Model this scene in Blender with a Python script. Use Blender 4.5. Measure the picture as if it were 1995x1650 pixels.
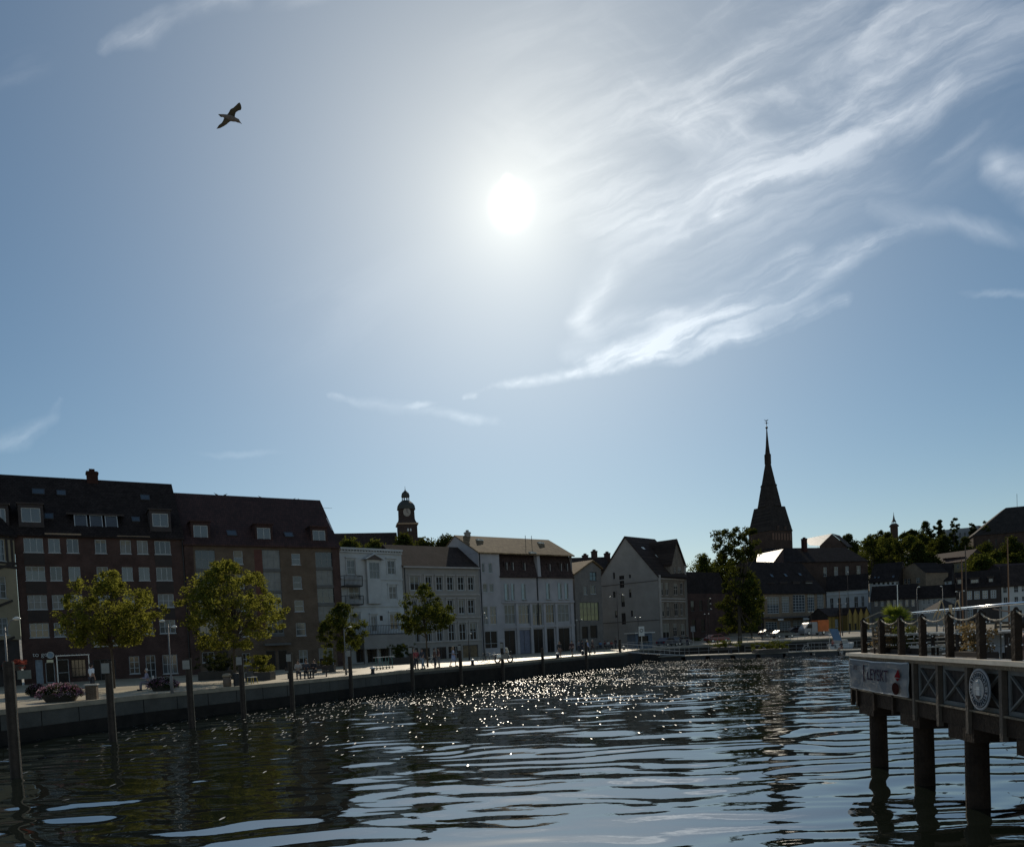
import bpy, bmesh, math, random
import numpy as np
from mathutils import Vector, Matrix
R = math.radians
for o in list(bpy.data.objects): bpy.data.objects.remove(o)
SC = bpy.context.scene
COL = SC.collection

# ------------------------------------------------------------------ camera
EYE = 2.0                      # metres above the quay (quay z = 0), water lies at WZ
WZ = -1.6
PITCH, ROLL, F, PY = -2.2, -2.7, 1500.0, 1307.0
cd = bpy.data.cameras.new('camera'); cam = bpy.data.objects.new('camera', cd); COL.objects.link(cam)
cd.sensor_width = 36; cd.sensor_fit = 'HORIZONTAL'; cd.lens = 36*F/1995
cd.shift_y = (PY-825)/1995; cd.clip_end = 6000; cd.clip_start = 0.2
CM = Matrix.Rotation(R(90+PITCH), 3, 'X') @ Matrix.Rotation(R(ROLL), 3, 'Z')
cam.matrix_world = Matrix.Translation((0, 0, EYE)) @ CM.to_4x4()
SC.camera = cam

def ray(px, py):
    return (CM @ Vector(((px-997.5)/F, -(py-PY)/F, -1))).normalized()
def hor(px):                    # direction on the horizon at that column (unit Y)
    lo, hi = 900, 1600
    for _ in range(40):
        m = (lo+hi)/2
        if ray(px, m).z > 0: lo = m
        else: hi = m
    d = ray(px, lo); return Vector((d.x/d.y, 1, 0))
def PG(px, py, z=0.0):          # where the ray meets the level z
    d = ray(px, py); t = (z-EYE)/d.z
    return Vector((d.x*t, d.y*t, z))
def PD(px, py, Y):              # point on the ray at distance Y
    d = ray(px, py); t = Y/d.y
    return Vector((d.x*t, Y, EYE+d.z*t))

# ------------------------------------------------------------------ sky and sun
SD = ray(996, 402)
SEL = math.asin(SD.z); SAZ = math.atan2(SD.x, SD.y)
w = bpy.data.worlds.new('World'); SC.world = w; w.use_nodes = True
w.cycles.sampling_method = 'MANUAL'; w.cycles.sample_map_resolution = 512
nt = w.node_tree; nt.nodes.clear()
def N(t, **k):
    n = nt.nodes.new(t)
    for a, b in k.items(): setattr(n, a, b)
    return n
def L(a, b): nt.links.new(a, b)
def Mt(op, a, b=None, c=None, clamp=False):
    n = N('ShaderNodeMath', operation=op, use_clamp=clamp)
    for i, v in enumerate((a, b, c)):
        if v is None: continue
        if isinstance(v, (int, float)): n.inputs[i].default_value = v
        else: L(v, n.inputs[i])
    return n.outputs[0]
sky = N('ShaderNodeTexSky', sky_type='NISHITA', sun_disc=False)
sky.sun_elevation = SEL; sky.sun_rotation = SAZ
sky.air_density = 1.0; sky.dust_density = 0.08; sky.ozone_density = 2.0; sky.altitude = 0
tc = N('ShaderNodeTexCoord')
sep = N('ShaderNodeSeparateXYZ'); L(tc.outputs['Generated'], sep.inputs[0])
ydir = Mt('MAXIMUM', sep.outputs[1], 0.05)
ga = Mt('DIVIDE', sep.outputs[0], ydir); gb = Mt('DIVIDE', Mt('MAXIMUM', sep.outputs[2], -0.02), ydir)
G = N('ShaderNodeCombineXYZ'); L(ga, G.inputs[0]); L(gb, G.inputs[1]); G = G.outputs[0]
front = Mt('MULTIPLY', Mt('SUBTRACT', sep.outputs[1], 0.1), 4, clamp=True)
def ab(px, py):
    d = ray(px, py); return d.x/d.y, d.z/d.y
# warped coordinate for feathery cirrus
wn = N('ShaderNodeTexNoise'); wn.inputs['Scale'].default_value = 5.5; wn.inputs['Detail'].default_value = 6; wn.inputs['Roughness'].default_value = 0.6
L(G, wn.inputs['Vector'])
ws = N('ShaderNodeVectorMath', operation='SUBTRACT'); L(wn.outputs['Color'], ws.inputs[0]); ws.inputs[1].default_value = (.5, .5, .5)
wm = N('ShaderNodeVectorMath', operation='SCALE'); L(ws.outputs[0], wm.inputs[0]); wm.inputs['Scale'].default_value = 0.06
wa = N('ShaderNodeVectorMath', operation='ADD'); L(G, wa.inputs[0]); L(wm.outputs[0], wa.inputs[1]); GW = wa.outputs[0]
def fibre(rot, sx, sy, scale, lo, hi, src):
    mp = N('ShaderNodeMapping', vector_type='POINT'); L(src, mp.inputs[0])
    mp0 = N('ShaderNodeVectorRotate', rotation_type='Z_AXIS'); L(src, mp0.inputs['Vector']); mp0.inputs['Angle'].default_value = -rot
    L(mp0.outputs[0], mp.inputs[0]); mp.inputs['Scale'].default_value = (sx, sy, 1)
    n = N('ShaderNodeTexNoise'); n.inputs['Scale'].default_value = scale; n.inputs['Detail'].default_value = 9; n.inputs['Roughness'].default_value = 0.58
    n.inputs['Distortion'].default_value = 0.5
    L(mp.outputs[0], n.inputs['Vector'])
    r = N('ShaderNodeMapRange', interpolation_type='SMOOTHSTEP'); L(n.outputs[0], r.inputs[0]); r.inputs[1].default_value = lo; r.inputs[2].default_value = hi
    return r.outputs[0]
fib = fibre(R(24), 1.0, 4.2, 4.0, .34, .72, GW)
fib2 = fibre(R(-38), 1.0, 3.0, 3.5, .40, .75, GW)
def blob(x0, y0, x1, y1, wpx, wt, f, soft=0.0):
    """an elongated wisp between two directions of the sky"""
    a0, b0 = ab(x0, y0); a1, b1 = ab(x1, y1)
    cx, cy = (a0+a1)/2, (b0+b1)/2; ln = math.hypot(a1-a0, b1-b0)/2+wpx/F*.5; ang = math.atan2(b1-b0, a1-a0)
    mp = N('ShaderNodeMapping', vector_type='TEXTURE'); L(GW, mp.inputs[0])
    mp.inputs['Location'].default_value = (cx, cy, 0); mp.inputs['Rotation'].default_value = (0, 0, ang); mp.inputs['Scale'].default_value = (ln, wpx/F, 1)
    le = N('ShaderNodeVectorMath', operation='LENGTH'); L(mp.outputs[0], le.inputs[0])
    r = N('ShaderNodeMapRange', interpolation_type='SMOOTHSTEP'); L(le.outputs['Value'], r.inputs[0])
    r.inputs[1].default_value = 1.0; r.inputs[2].default_value = soft; r.inputs[3].default_value = 0; r.inputs[4].default_value = wt
    if f is None: return r.outputs[0]
    return Mt('MULTIPLY', r.outputs[0], f)
def VM(op, a, b_=None, out=0, sc=None):
    n = N('ShaderNodeVectorMath', operation=op)
    for i, v in enumerate((a, b_)):
        if v is None: continue
        if isinstance(v, tuple): n.inputs[i].default_value = v
        else: L(v, n.inputs[i])
    if isinstance(sc, float): n.inputs['Scale'].default_value = sc
    elif sc is not None: L(sc, n.inputs['Scale'])
    return n.outputs[out]
def strand(pts, wt, f, soft=.0):
    """a continuous wisp along several directions of the sky; pts = (column, row, half width)"""
    res = None
    for (x0, y0, w0), (x1, y1, w1) in zip(pts, pts[1:]):
        A, B_ = ab(x0, y0), ab(x1, y1); d = (B_[0]-A[0], B_[1]-A[1]); l2 = d[0]**2+d[1]**2
        p = VM('SUBTRACT', GW, (A[0], A[1], 0)); t_ = Mt('MULTIPLY', VM('DOT_PRODUCT', p, (d[0], d[1], 0), 1), 1/l2, clamp=True)
        q = VM('SCALE', (d[0], d[1], 0), None, 0, t_); le = VM('LENGTH', VM('SUBTRACT', p, q), None, 1)
        k = Mt('SUBTRACT', 1.0, Mt('DIVIDE', le, Mt('ADD', 1.3*w0/F, Mt('MULTIPLY', t_, 1.3*(w1-w0)/F))), clamp=True)
        res = k if res is None else Mt('MAXIMUM', res, k)
    r = Mt('MULTIPLY', Mt('POWER', res, 1.35), wt)
    return Mt('MULTIPLY', r, f) if f is not None else r
fineF = Mt('ADD', .25, Mt('MULTIPLY', fib, .9))
fs = fibre(R(20), 1.0, 7.0, 7.0, .30, .70, GW); fineS = Mt('ADD', .18, Mt('MULTIPLY', fs, .95))
cl = None
GW0 = GW
for mk in [lambda: blob(1130, 290, 2050, 60, 310, .80, Mt('MULTIPLY', fineF, fib)), lambda: blob(1020, 20, 1750, 300, 200, .42, fib2), lambda: blob(1200, 470, 1700, 330, 190, .36, fineS), lambda: blob(1060, 330, 1330, 420, 130, .36, fineS), lambda: blob(1500, 120, 2100, -60, 240, .40, fineS),
          lambda: strand([(905, 766, 6), (1040, 742, 11), (1180, 712, 16)], .55, None), lambda: strand([(1100, 728, 10), (1180, 712, 17), (1330, 676, 22), (1480, 638, 20), (1640, 585, 14)], .8, fineS),
          lambda: strand([(1120, 700, 14), (1260, 676, 34), (1400, 630, 44), (1520, 575, 44), (1640, 505, 30), (1790, 440, 10)], .78, fineS),
          lambda: strand([(1150, 705, 20), (1300, 655, 46), (1430, 585, 40), (1560, 490, 22)], .8, fineS),
          lambda: strand([(1100, 688, 22), (1150, 665, 34), (1125, 620, 26), (1165, 560, 36), (1200, 500, 40), (1300, 440, 48), (1440, 400, 26)], .72, fineF),
          lambda: strand([(1180, 640, 30), (1330, 600, 20)], .4, fineS),
          lambda: strand([(1140, 430, 20), (1230, 410, 34), (1380, 360, 32), (1530, 325, 34), (1690, 250, 44), (1840, 160, 44), (2010, 50, 44)], .52, fineF),
          lambda: strand([(1400, 410, 20), (1530, 330, 26), (1700, 232, 22), (1860, 165, 20)], .7, fineS),
          lambda: strand([(1070, 45, 18), (1180, 110, 30), (1260, 190, 30), (1345, 250, 36), (1450, 270, 16)], .62, fib2),
          lambda: strand([(1700, 410, 22), (1760, 430, 42), (1850, 425, 26), (1990, 480, 24)], .55, fib2), lambda: strand([(1960, 330, 40), (2040, 370, 70)], 1.0, fineF), lambda: blob(1860, 582, 2060, 575, 12, .35, fineS), lambda: blob(1790, 335, 1950, 240, 16, .4, fineS),
          lambda: strand([(640, 775, 8), (760, 792, 16), (880, 806, 14), (1030, 822, 8)], .60, fineF), lambda: blob(775, 795, 850, 782, 9, .35, None),
          lambda: strand([(200, 84, 16), (290, 62, 30), (370, 18, 26), (470, -5, 20)], .62, fineF), lambda: blob(500, 10, 640, -20, 26, .3, fib), lambda: strand([(-20, 858, 18), (50, 840, 22), (100, 812, 12), (118, 775, 8)], .45, fineF), lambda: blob(-60, 160, 120, 100, 40, .2, fib), lambda: blob(380, 892, 560, 886, 10, .15, None),
          lambda: blob(940, 60, 1320, 180, 260, .22, fineF), lambda: blob(900, 250, 1120, 330, 130, .18, fib2), lambda: blob(420, 700, 900, 500, 130, .10, fib)]:
    if cl is not None: GW = VM('SCALE', VM('ADD', GW0, VM('SCALE', (1e-7, 0.0, 0.0), None, 0, cl)), None, 0, 1.0)   # one wisp after the other keeps the shader small
    v = mk()
    cl = v if cl is None else Mt('ADD', cl, v)
cl = Mt('MULTIPLY', Mt('MULTIPLY', Mt('MINIMUM', cl, 1.0), .88), front)
# angular distance to the sun
dt = N('ShaderNodeVectorMath', operation='DOT_PRODUCT'); nrm = N('ShaderNodeVectorMath', operation='NORMALIZE')
L(tc.outputs['Generated'], nrm.inputs[0]); L(nrm.outputs[0], dt.inputs[0]); dt.inputs[1].default_value = SD
ang = Mt('ARCCOSINE', Mt('MINIMUM', dt.outputs['Value'], 1.0))
def gauss(s, k, p=2.0): return Mt('MULTIPLY', Mt('POWER', 2.718, Mt('MULTIPLY', Mt('POWER', Mt('DIVIDE', ang, s), p), -1)), k)
# the teardrop core: the disc with the bright veil above it
core = Mt('ADD', gauss(.0125, 60, 2.2), gauss(.045, 1.0, 1.5))
core2 = blob(996, 410, 990, 348, 20, 14.0, None)
glow = Mt('ADD', gauss(.050, 1.1, 1.1), gauss(.26, 5.1, 1.2))
bg1 = N('ShaderNodeBackground'); bg2 = N('ShaderNodeBackground'); bg3 = N('ShaderNodeBackground')
SKYS = 0.10
hs = N('ShaderNodeHueSaturation'); hs.inputs['Saturation'].default_value = 1.18; hs.inputs['Hue'].default_value = 0.493; hs.inputs['Value'].default_value = 1.0; L(sky.outputs[0], hs.inputs['Color'])
L(hs.outputs[0], bg1.inputs[0]); bg1.inputs[1].default_value = SKYS
bg2.inputs[0].default_value = (1.0, .95, .76, 1); L(Mt('MULTIPLY', Mt('ADD', glow, Mt('ADD', core, core2)), 2.2*SKYS), bg2.inputs[1])
bg3.inputs[0].default_value = (1.0, .97, .90, 1)
L(Mt('MULTIPLY', cl, Mt('MULTIPLY', Mt('ADD', gauss(.40, 2.6, 1.3), 6.6), SKYS)), bg3.inputs[1])
a1 = N('ShaderNodeAddShader'); a2 = N('ShaderNodeAddShader'); wo = N('ShaderNodeOutputWorld')
L(bg1.outputs[0], a1.inputs[0]); L(bg2.outputs[0], a1.inputs[1]); L(a1.outputs[0], a2.inputs[0]); L(bg3.outputs[0], a2.inputs[1])
# pale air along the skyline, and an unseen cloud glow added behind the camera to brighten the facades
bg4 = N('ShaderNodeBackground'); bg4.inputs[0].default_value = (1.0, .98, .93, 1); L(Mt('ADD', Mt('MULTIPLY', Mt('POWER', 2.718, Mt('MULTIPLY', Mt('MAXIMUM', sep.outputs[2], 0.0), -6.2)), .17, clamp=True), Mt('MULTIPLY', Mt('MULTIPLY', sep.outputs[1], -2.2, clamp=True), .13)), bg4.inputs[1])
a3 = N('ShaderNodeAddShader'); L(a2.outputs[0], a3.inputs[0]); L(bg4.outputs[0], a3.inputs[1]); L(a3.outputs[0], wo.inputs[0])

sl = bpy.data.lights.new('sun', 'SUN'); sun = bpy.data.objects.new('sun', sl); COL.objects.link(sun)
sl.energy = 4.6; sl.angle = R(0.5); sl.color = (1.0, .88, .70)
sun.rotation_euler = (-SD).to_track_quat('-Z', 'Y').to_euler()

SC.view_settings.view_transform = 'Standard'; SC.view_settings.look = 'None'; SC.view_settings.gamma = 1
SC.view_settings.use_curve_mapping = False
SC.view_settings.exposure = -0.8
SC.render.engine = 'CYCLES'
SC.cycles.max_bounces = 5; SC.cycles.glossy_bounces = 3; SC.cycles.diffuse_bounces = 2; SC.cycles.transparent_max_bounces = 6; SC.cycles.transmission_bounces = 3

# ------------------------------------------------------------------ helpers
MATS = {}
def mat(name, col=(), rough=.8, var=.25, scale=1.5, spec=.4, metal=0, bump=0, kind=None, col2=None, k=(.25, .065), emit=0):
    """procedural surface: base colour broken up by noise; kind 'brick' / 'tile' / 'plank' / 'pave' adds courses"""
    if name in MATS: return MATS[name]
    m = bpy.data.materials.new(name); m.use_nodes = True; t = m.node_tree; b = t.nodes['Principled BSDF']
    def n(ty, **kk):
        q = t.nodes.new(ty)
        for a, c in kk.items(): setattr(q, a, c)
        return q
    tcn = n('ShaderNodeTexCoord'); co = tcn.outputs['Object']
    no = n('ShaderNodeTexNoise'); no.inputs['Scale'].default_value = scale; no.inputs['Detail'].default_value = 6; no.inputs['Roughness'].default_value = .65
    t.links.new(co, no.inputs['Vector'])
    c1 = col; c2 = col2 or tuple(x*.55 for x in col)
    src = None
    if kind in ('brick', 'tile'):
        s = n('ShaderNodeSeparateXYZ'); t.links.new(co, s.inputs[0]); cb = n('ShaderNodeCombineXYZ')
        ad = n('ShaderNodeMath', operation='ADD'); t.links.new(s.outputs[0], ad.inputs[0]); t.links.new(s.outputs[1], ad.inputs[1])
        t.links.new((ad.outputs[0] if kind == 'brick' else s.outputs[0]), cb.inputs[0]); t.links.new(s.outputs[2], cb.inputs[1])
        br = n('ShaderNodeTexBrick'); t.links.new(cb.outputs[0], br.inputs['Vector'])
        br.inputs['Scale'].default_value = 1; br.inputs['Brick Width'].default_value = k[0]; br.inputs['Row Height'].default_value = k[1]
        br.inputs['Mortar Size'].default_value = .012 if kind == 'brick' else .02; br.inputs['Bias'].default_value = -.1
        br.inputs['Color1'].default_value = (*c1, 1); br.inputs['Color2'].default_value = (*c2, 1)
        br.inputs['Mortar'].default_value = (*(tuple(min(1, x*1.3+.02) for x in c1) if kind == 'brick' else tuple(x*.35 for x in c1)), 1)
        src = br.outputs['Color']
    elif kind == 'plank':
        wv = n('ShaderNodeTexWave', wave_type='BANDS', bands_direction='X'); wv.inputs['Scale'].default_value = k[0]; wv.inputs['Distortion'].default_value = 2; wv.inputs['Detail'].default_value = 3
        t.links.new(co, wv.inputs['Vector'])
        mx = n('ShaderNodeMixRGB'); t.links.new(wv.outputs['Fac'], mx.inputs[0]); mx.inputs[1].default_value = (*c2, 1); mx.inputs[2].default_value = (*c1, 1); src = mx.outputs[0]
    mx = n('ShaderNodeMixRGB', blend_type='MULTIPLY'); mx.inputs[0].default_value = 1
    rp = n('ShaderNodeMapRange'); t.links.new(no.outputs[0], rp.inputs[0]); rp.inputs[1].default_value = .25; rp.inputs[2].default_value = .75
    rp.inputs[3].default_value = 1-var; rp.inputs[4].default_value = 1+var
    if src: t.links.new(src, mx.inputs[1])
    else: mx.inputs[1].default_value = (*c1, 1)
    t.links.new(rp.outputs[0], mx.inputs[2]); t.links.new(mx.outputs[0], b.inputs['Base Color'])
    b.inputs['Roughness'].default_value = rough; b.inputs['Specular IOR Level'].default_value = spec; b.inputs['Metallic'].default_value = metal
    if bump:
        bp = n('ShaderNodeBump'); bp.inputs['Strength'].default_value = bump; bp.inputs['Distance'].default_value = .05
        n2 = n('ShaderNodeTexNoise'); n2.inputs['Scale'].default_value = scale*6; n2.inputs['Detail'].default_value = 4; t.links.new(co, n2.inputs['Vector'])
        t.links.new(n2.outputs[0], bp.inputs['Height']); t.links.new(bp.outputs[0], b.inputs['Normal'])
    if emit:
        b.inputs['Emission Color'].default_value = (*col, 1); b.inputs['Emission Strength'].default_value = emit
    MATS[name] = m; return m
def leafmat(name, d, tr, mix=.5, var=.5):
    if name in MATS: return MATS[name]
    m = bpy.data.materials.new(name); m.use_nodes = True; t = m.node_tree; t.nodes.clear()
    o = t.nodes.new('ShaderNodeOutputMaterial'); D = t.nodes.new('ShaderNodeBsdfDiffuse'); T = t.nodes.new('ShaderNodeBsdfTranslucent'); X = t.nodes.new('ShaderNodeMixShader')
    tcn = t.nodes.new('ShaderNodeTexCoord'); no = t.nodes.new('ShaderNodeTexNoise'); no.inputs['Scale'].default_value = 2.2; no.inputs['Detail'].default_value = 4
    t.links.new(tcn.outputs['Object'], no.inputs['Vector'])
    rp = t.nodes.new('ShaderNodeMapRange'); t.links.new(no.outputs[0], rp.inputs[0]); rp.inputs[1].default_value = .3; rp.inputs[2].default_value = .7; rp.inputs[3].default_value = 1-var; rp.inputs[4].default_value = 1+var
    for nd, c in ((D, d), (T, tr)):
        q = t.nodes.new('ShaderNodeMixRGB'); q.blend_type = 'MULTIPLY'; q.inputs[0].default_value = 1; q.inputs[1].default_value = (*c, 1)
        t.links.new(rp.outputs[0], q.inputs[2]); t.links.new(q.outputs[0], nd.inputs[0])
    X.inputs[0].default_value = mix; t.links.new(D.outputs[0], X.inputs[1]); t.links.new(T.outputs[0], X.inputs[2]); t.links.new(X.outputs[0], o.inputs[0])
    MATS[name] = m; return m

class MB:
    """collects shapes for one mesh"""
    def __init__(s): s.v = []; s.f = []
    def poly(s, pts):
        i = len(s.v); s.v += [tuple(p) for p in pts]; s.f.append(tuple(range(i, i+len(pts)))); return s
    def box(s, x0, y0, z0, x1, y1, z1):
        i = len(s.v)
        s.v += [(x, y, z) for z in (z0, z1) for (x, y) in ((x0, y0), (x1, y0), (x1, y1), (x0, y1))]
        for q in ((3, 2, 1, 0), (4, 5, 6, 7), (0, 1, 5, 4), (1, 2, 6, 5), (2, 3, 7, 6), (3, 0, 4, 7)): s.f.append(tuple(i+a for a in q))
        return s
    def bar(s, p, q, w, h=None, n=4, w2=None):
        """prism between two points; n=4 square, more = round"""
        p, q = Vector(p), Vector(q); d = (q-p)
        if d.length < 1e-6: return s
        d.normalize(); u = d.cross(Vector((0, 0, 1)))
        if u.length < 1e-3: u = Vector((1, 0, 0))
        u.normalize(); v = u.cross(d); h = h or w; i = len(s.v); k = (w2 or w)/w
        for c, m in ((p, 1), (q, k)):
            for j in range(n):
                a = 2*math.pi*(j+.5)/n; g = 1.4142 if n == 4 else 1
                s.v.append(tuple(c+u*math.cos(a)*w/2*g*m+v*math.sin(a)*h/2*g*m))
        for j in range(n): s.f.append((i+j, i+(j+1) % n, i+n+(j+1) % n, i+n+j))
        s.f.append(tuple(i+n-1-j for j in range(n))); s.f.append(tuple(i+n+j for j in range(n))); return s
    def path(s, pts, w, n=6):
        for a, b in zip(pts, pts[1:]): s.bar(a, b, w, n=n)
        return s
    def lathe(s, prof, n=12, c=(0, 0, 0), rot=0):
        i = len(s.v)
        for r, z in prof:
            for j in range(n):
                a = 2*math.pi*j/n+rot; s.v.append((c[0]+r*math.cos(a), c[1]+r*math.sin(a), c[2]+z))
        for k in range(len(prof)-1):
            for j in range(n): s.f.append((i+k*n+j, i+k*n+(j+1) % n, i+(k+1)*n+(j+1) % n, i+(k+1)*n+j))
        s.f.append(tuple(i+n-1-j for j in range(n))); e = i+(len(prof)-1)*n; s.f.append(tuple(e+j for j in range(n))); return s
    def ball(s, c, r, n=10, sz=1.0):
        return s.lathe([(max(.001, r*math.sin(math.pi*k/(n//2+1))), -r*sz*math.cos(math.pi*k/(n//2+1))) for k in range(n//2+2)], n, c)
    def prism(s, poly, y0, y1):
        """polygon in x,z extruded along y"""
        i = len(s.v); n = len(poly)
        s.v += [(x, y0, z) for x, z in poly]+[(x, y1, z) for x, z in poly]
        s.f.append(tuple(range(i, i+n))); s.f.append(tuple(i+2*n-1-j for j in range(n)))
        for j in range(n): s.f.append((i+(j+1) % n, i+j, i+n+j, i+n+(j+1) % n))
        return s
    def torus(s, c, r, t, ax='y', n=20, m=6):
        i = len(s.v)
        for a in range(n):
            A = 2*math.pi*a/n
            for b in range(m):
                B = 2*math.pi*b/m; q = r+t*math.cos(B); x, z, y = q*math.cos(A), q*math.sin(A), t*math.sin(B)
                p = {'y': (x, y, z), 'x': (y, x, z), 'z': (x, z, y)}[ax]
                s.v.append((c[0]+p[0], c[1]+p[1], c[2]+p[2]))
        for a in range(n):
            for b in range(m): s.f.append((i+a*m+b, i+((a+1) % n)*m+b, i+((a+1) % n)*m+(b+1) % m, i+a*m+(b+1) % m))
        return s
    def mesh(s, name, m):
        me = bpy.data.meshes.new(name); me.from_pydata(s.v, [], s.f); me.validate()
        if m: me.materials.append(m)
        return me
    def build(s, name, m, parent=None, smooth=False, loc=None, label=None):
        if not s.f: return None
        bm = bmesh.new(); me = s.mesh(name, m); bm.from_mesh(me); bmesh.ops.recalc_face_normals(bm, faces=bm.faces); bm.to_mesh(me); bm.free()
        o = bpy.data.objects.new(name, me); COL.objects.link(o)
        if parent: o.parent = parent
        if loc: o.location = loc
        if smooth:
            for p in me.polygons: p.use_smooth = True
        if label: o['label'] = label
        return o
def thing(name, label, cat, loc=(0, 0, 0), rz=0, group=None):
    o = bpy.data.objects.new(name, None); COL.objects.link(o); o.location = loc; o.rotation_euler = (0, 0, rz)
    o['label'] = label; o['category'] = cat
    if group: o['group'] = group
    return o
def tag(o, label, cat, group=None, kind=None):
    o['label'] = label; o['category'] = cat
    if group: o['group'] = group
    if kind: o['kind'] = kind
    return o
def struct(name, mb, m, smooth=False):
    o = mb.build(name, m, None, smooth); o['kind'] = 'structure'; o['label'] = name.replace('_', ' '); return o
def dup(root, loc, rz, label, group=None, scale=None):
    r = root.copy(); COL.objects.link(r); r.location = loc; r.rotation_euler = (0, 0, rz); r['label'] = label
    if group: r['group'] = group
    if scale: r.scale = scale
    for ch in list(root.children):
        c = ch.copy(); COL.objects.link(c); c.parent = r
        for g in list(ch.children):
            d = g.copy(); COL.objects.link(d); d.parent = c
    return r

# materials
BRK = mat('red_brick', (.062, .035, .029), .9, .45, .6, kind='brick', col2=(.040, .025, .021), spec=.2)
BRN = mat('brown_brick', (.105, .078, .055), .9, .35, .7, kind='brick', col2=(.08, .053, .036), spec=.2)
SLATE = mat('slate', (.040, .031, .028), .85, .35, .6, kind='tile', k=(.3, .22), spec=.1)
TILE = mat('red_tile', (.060, .027, .022), .8, .35, .6, kind='tile', k=(.25, .3))
TILEB = mat('brown_tile', (.060, .042, .034), .85, .35, .6, kind='tile', k=(.25, .3), spec=.2)
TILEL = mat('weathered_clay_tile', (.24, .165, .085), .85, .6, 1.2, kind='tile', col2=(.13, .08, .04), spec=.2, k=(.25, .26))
WHT = mat('white_render', (.52, .52, .50), .85, .25, .4)
BLU = mat('pale_blue_render', (.46, .48, .48), .85, .25, .4)
GRY = mat('grey_render', (.27, .255, .235), .9, .2, .4)
CRM = mat('cream_render', (.32, .27, .18), .85, .2, .6)
PLB = mat('pale_lilac_render', (.36, .35, .36), .9, .22, .4)
GRB = mat('grey_brick', (.16, .145, .13), .9, .3, .5, kind='brick', col2=(.11, .10, .09))
DRK = mat('dark_timber', (.05, .04, .035), .8, .3, 2)
FRM = mat('white_frame', (.40, .43, .44), .6, .08, 2)
FRD = mat('dark_frame', (.06, .06, .065), .5, .1, 2)
GLS = mat('window_glass', (.060, .072, .082), .09, .35, .35, spec=.9)
GLG = mat('green_tinted_glass', (.12, .15, .06), .12, .5, .5, spec=.8)
GLS2 = mat('window_glass_dark', (.025, .028, .032), .08, .4, .3, spec=.8)
GLS3 = mat('window_glass_curtained', (.13, .135, .13), .3, .4, 1.5, spec=.6)
GLD = mat('dark_glass', (.020, .018, .018), .2, .3, .4, spec=.12)
CONC = mat('concrete', (.075, .073, .062), .85, .3, 1.1, bump=.4)
PAVE = mat('paving', (.31, .26, .17), .5, .5, .35, kind='brick', k=(.4, .2), spec=.55, col2=(.20, .165, .105))
WEED = mat('weedy_wall', (.022, .018, .014), .8, .5, 1.5, spec=.2)
STL = mat('galvanised_steel', (.55, .56, .57), .35, .12, 3, metal=.8)
STW = mat('white_metal', (.75, .75, .74), .3, .08, 3, spec=.6)
WOODD = mat('dark_wet_wood', (.030, .021, .015), .8, .6, 2.2, bump=.5, spec=.15)
WOOD = mat('weathered_wood', (.14, .115, .08), .75, .5, 2.5, bump=.5)
LGREY = mat('lamp_grey', (.16, .16, .155), .5, .2, 3)
IRON = mat('black_iron', (.02, .02, .022), .5, .2, 3)
BARK = mat('bark', (.07, .055, .04), .95, .4, 4, bump=.6)
COPP = mat('dark_copper_roof', (.045, .05, .045), .7, .3, 2)
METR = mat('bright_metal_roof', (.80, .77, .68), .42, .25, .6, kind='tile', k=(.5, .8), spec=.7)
print('p1 ok', round(math.degrees(SEL), 1))
# ------------------------------------------------------------------ large structure: terrain, quay, water
def sm(a, b, x):
    t = max(0, min(1, (x-a)/(b-a))); return t*t*(3-2*t)
def ground_z(x, y):
    return .9*sm(132, 160, y)*sm(20, 35, x)+11*sm(165, 235, y)+26*sm(215, 345, y)*sm(45, 130, x)+10*sm(600, 2500, y)
qpx = [(-500, 1452), (-260, 1414), (0, 1383), (280, 1354), (560, 1328), (680, 1316.5), (800, 1305), (900, 1297), (1000, 1289), (1110, 1279), (1215, 1270)]
QE = [PG(a, b) for a, b in qpx]
QE = [Vector((QE[0].x-14, QE[0].y-26, 0))]+QE+[Vector((19, 112, 0)), Vector((32, 125, 0)), Vector((58, 134, 0)), Vector((100, 131, 0)), Vector((220, 108, 0))]
def edge_at(x, y, inset):
    best = None
    for a, b in zip(QE, QE[1:]):
        d = b-a; t = max(0, min(1, ((x-a.x)*d.x+(y-a.y)*d.y)/(d.x**2+d.y**2))); p = a+d*t
        q = math.hypot(p.x-x, p.y-y)
        if best is None or q < best[0]: best = (q, p, d.normalized())
    n = Vector((-best[2].y, best[2].x, 0)); return best[1]+n*inset
g = MB()
rows = [0, .35, 6, 10, 14, 20, 26, 44, 70, 105, 150, 230, 400, 900, 2600]
# paved strip fan: quay edge, then the land behind it as one sheet
lines = []
for a in QE:
    lines.append([a])
for i, a in enumerate(QE):
    q0 = QE[max(0, i-1)]; q1 = QE[min(len(QE)-1, i+1)]; d = (q1-q0).normalized(); n = Vector((-d.y, d.x, 0))
    tgt = Vector((-3200+i*(6800/(len(QE)-1)), 2900 if 0 < i < len(QE)-1 else 200, 0))
    if i == 0: tgt = Vector((-3400, -200, 0))
    if i == len(QE)-1: tgt = Vector((3600, 600, 0))
    L0 = (tgt-a).length
    for r in rows[1:]:
        t = min(1, r/L0); s_ = (t)**.5
        dr = (n*(1-s_)+(tgt-a).normalized()*s_).normalized(); p = a+dr*r
        lines[i].append(Vector((p.x, p.y, ground_z(p.x, p.y))))
NR = len(rows)
for c in lines: g.v += [tuple(p) for p in c]
for i in range(len(QE)-1):
    for j in range(1, NR-1):
        g.f.append((i*NR+j, i*NR+j+1, (i+1)*NR+j+1, (i+1)*NR+j))
struct('quay', g, PAVE)
cp = MB(); wl = MB(); wd = MB()
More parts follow.
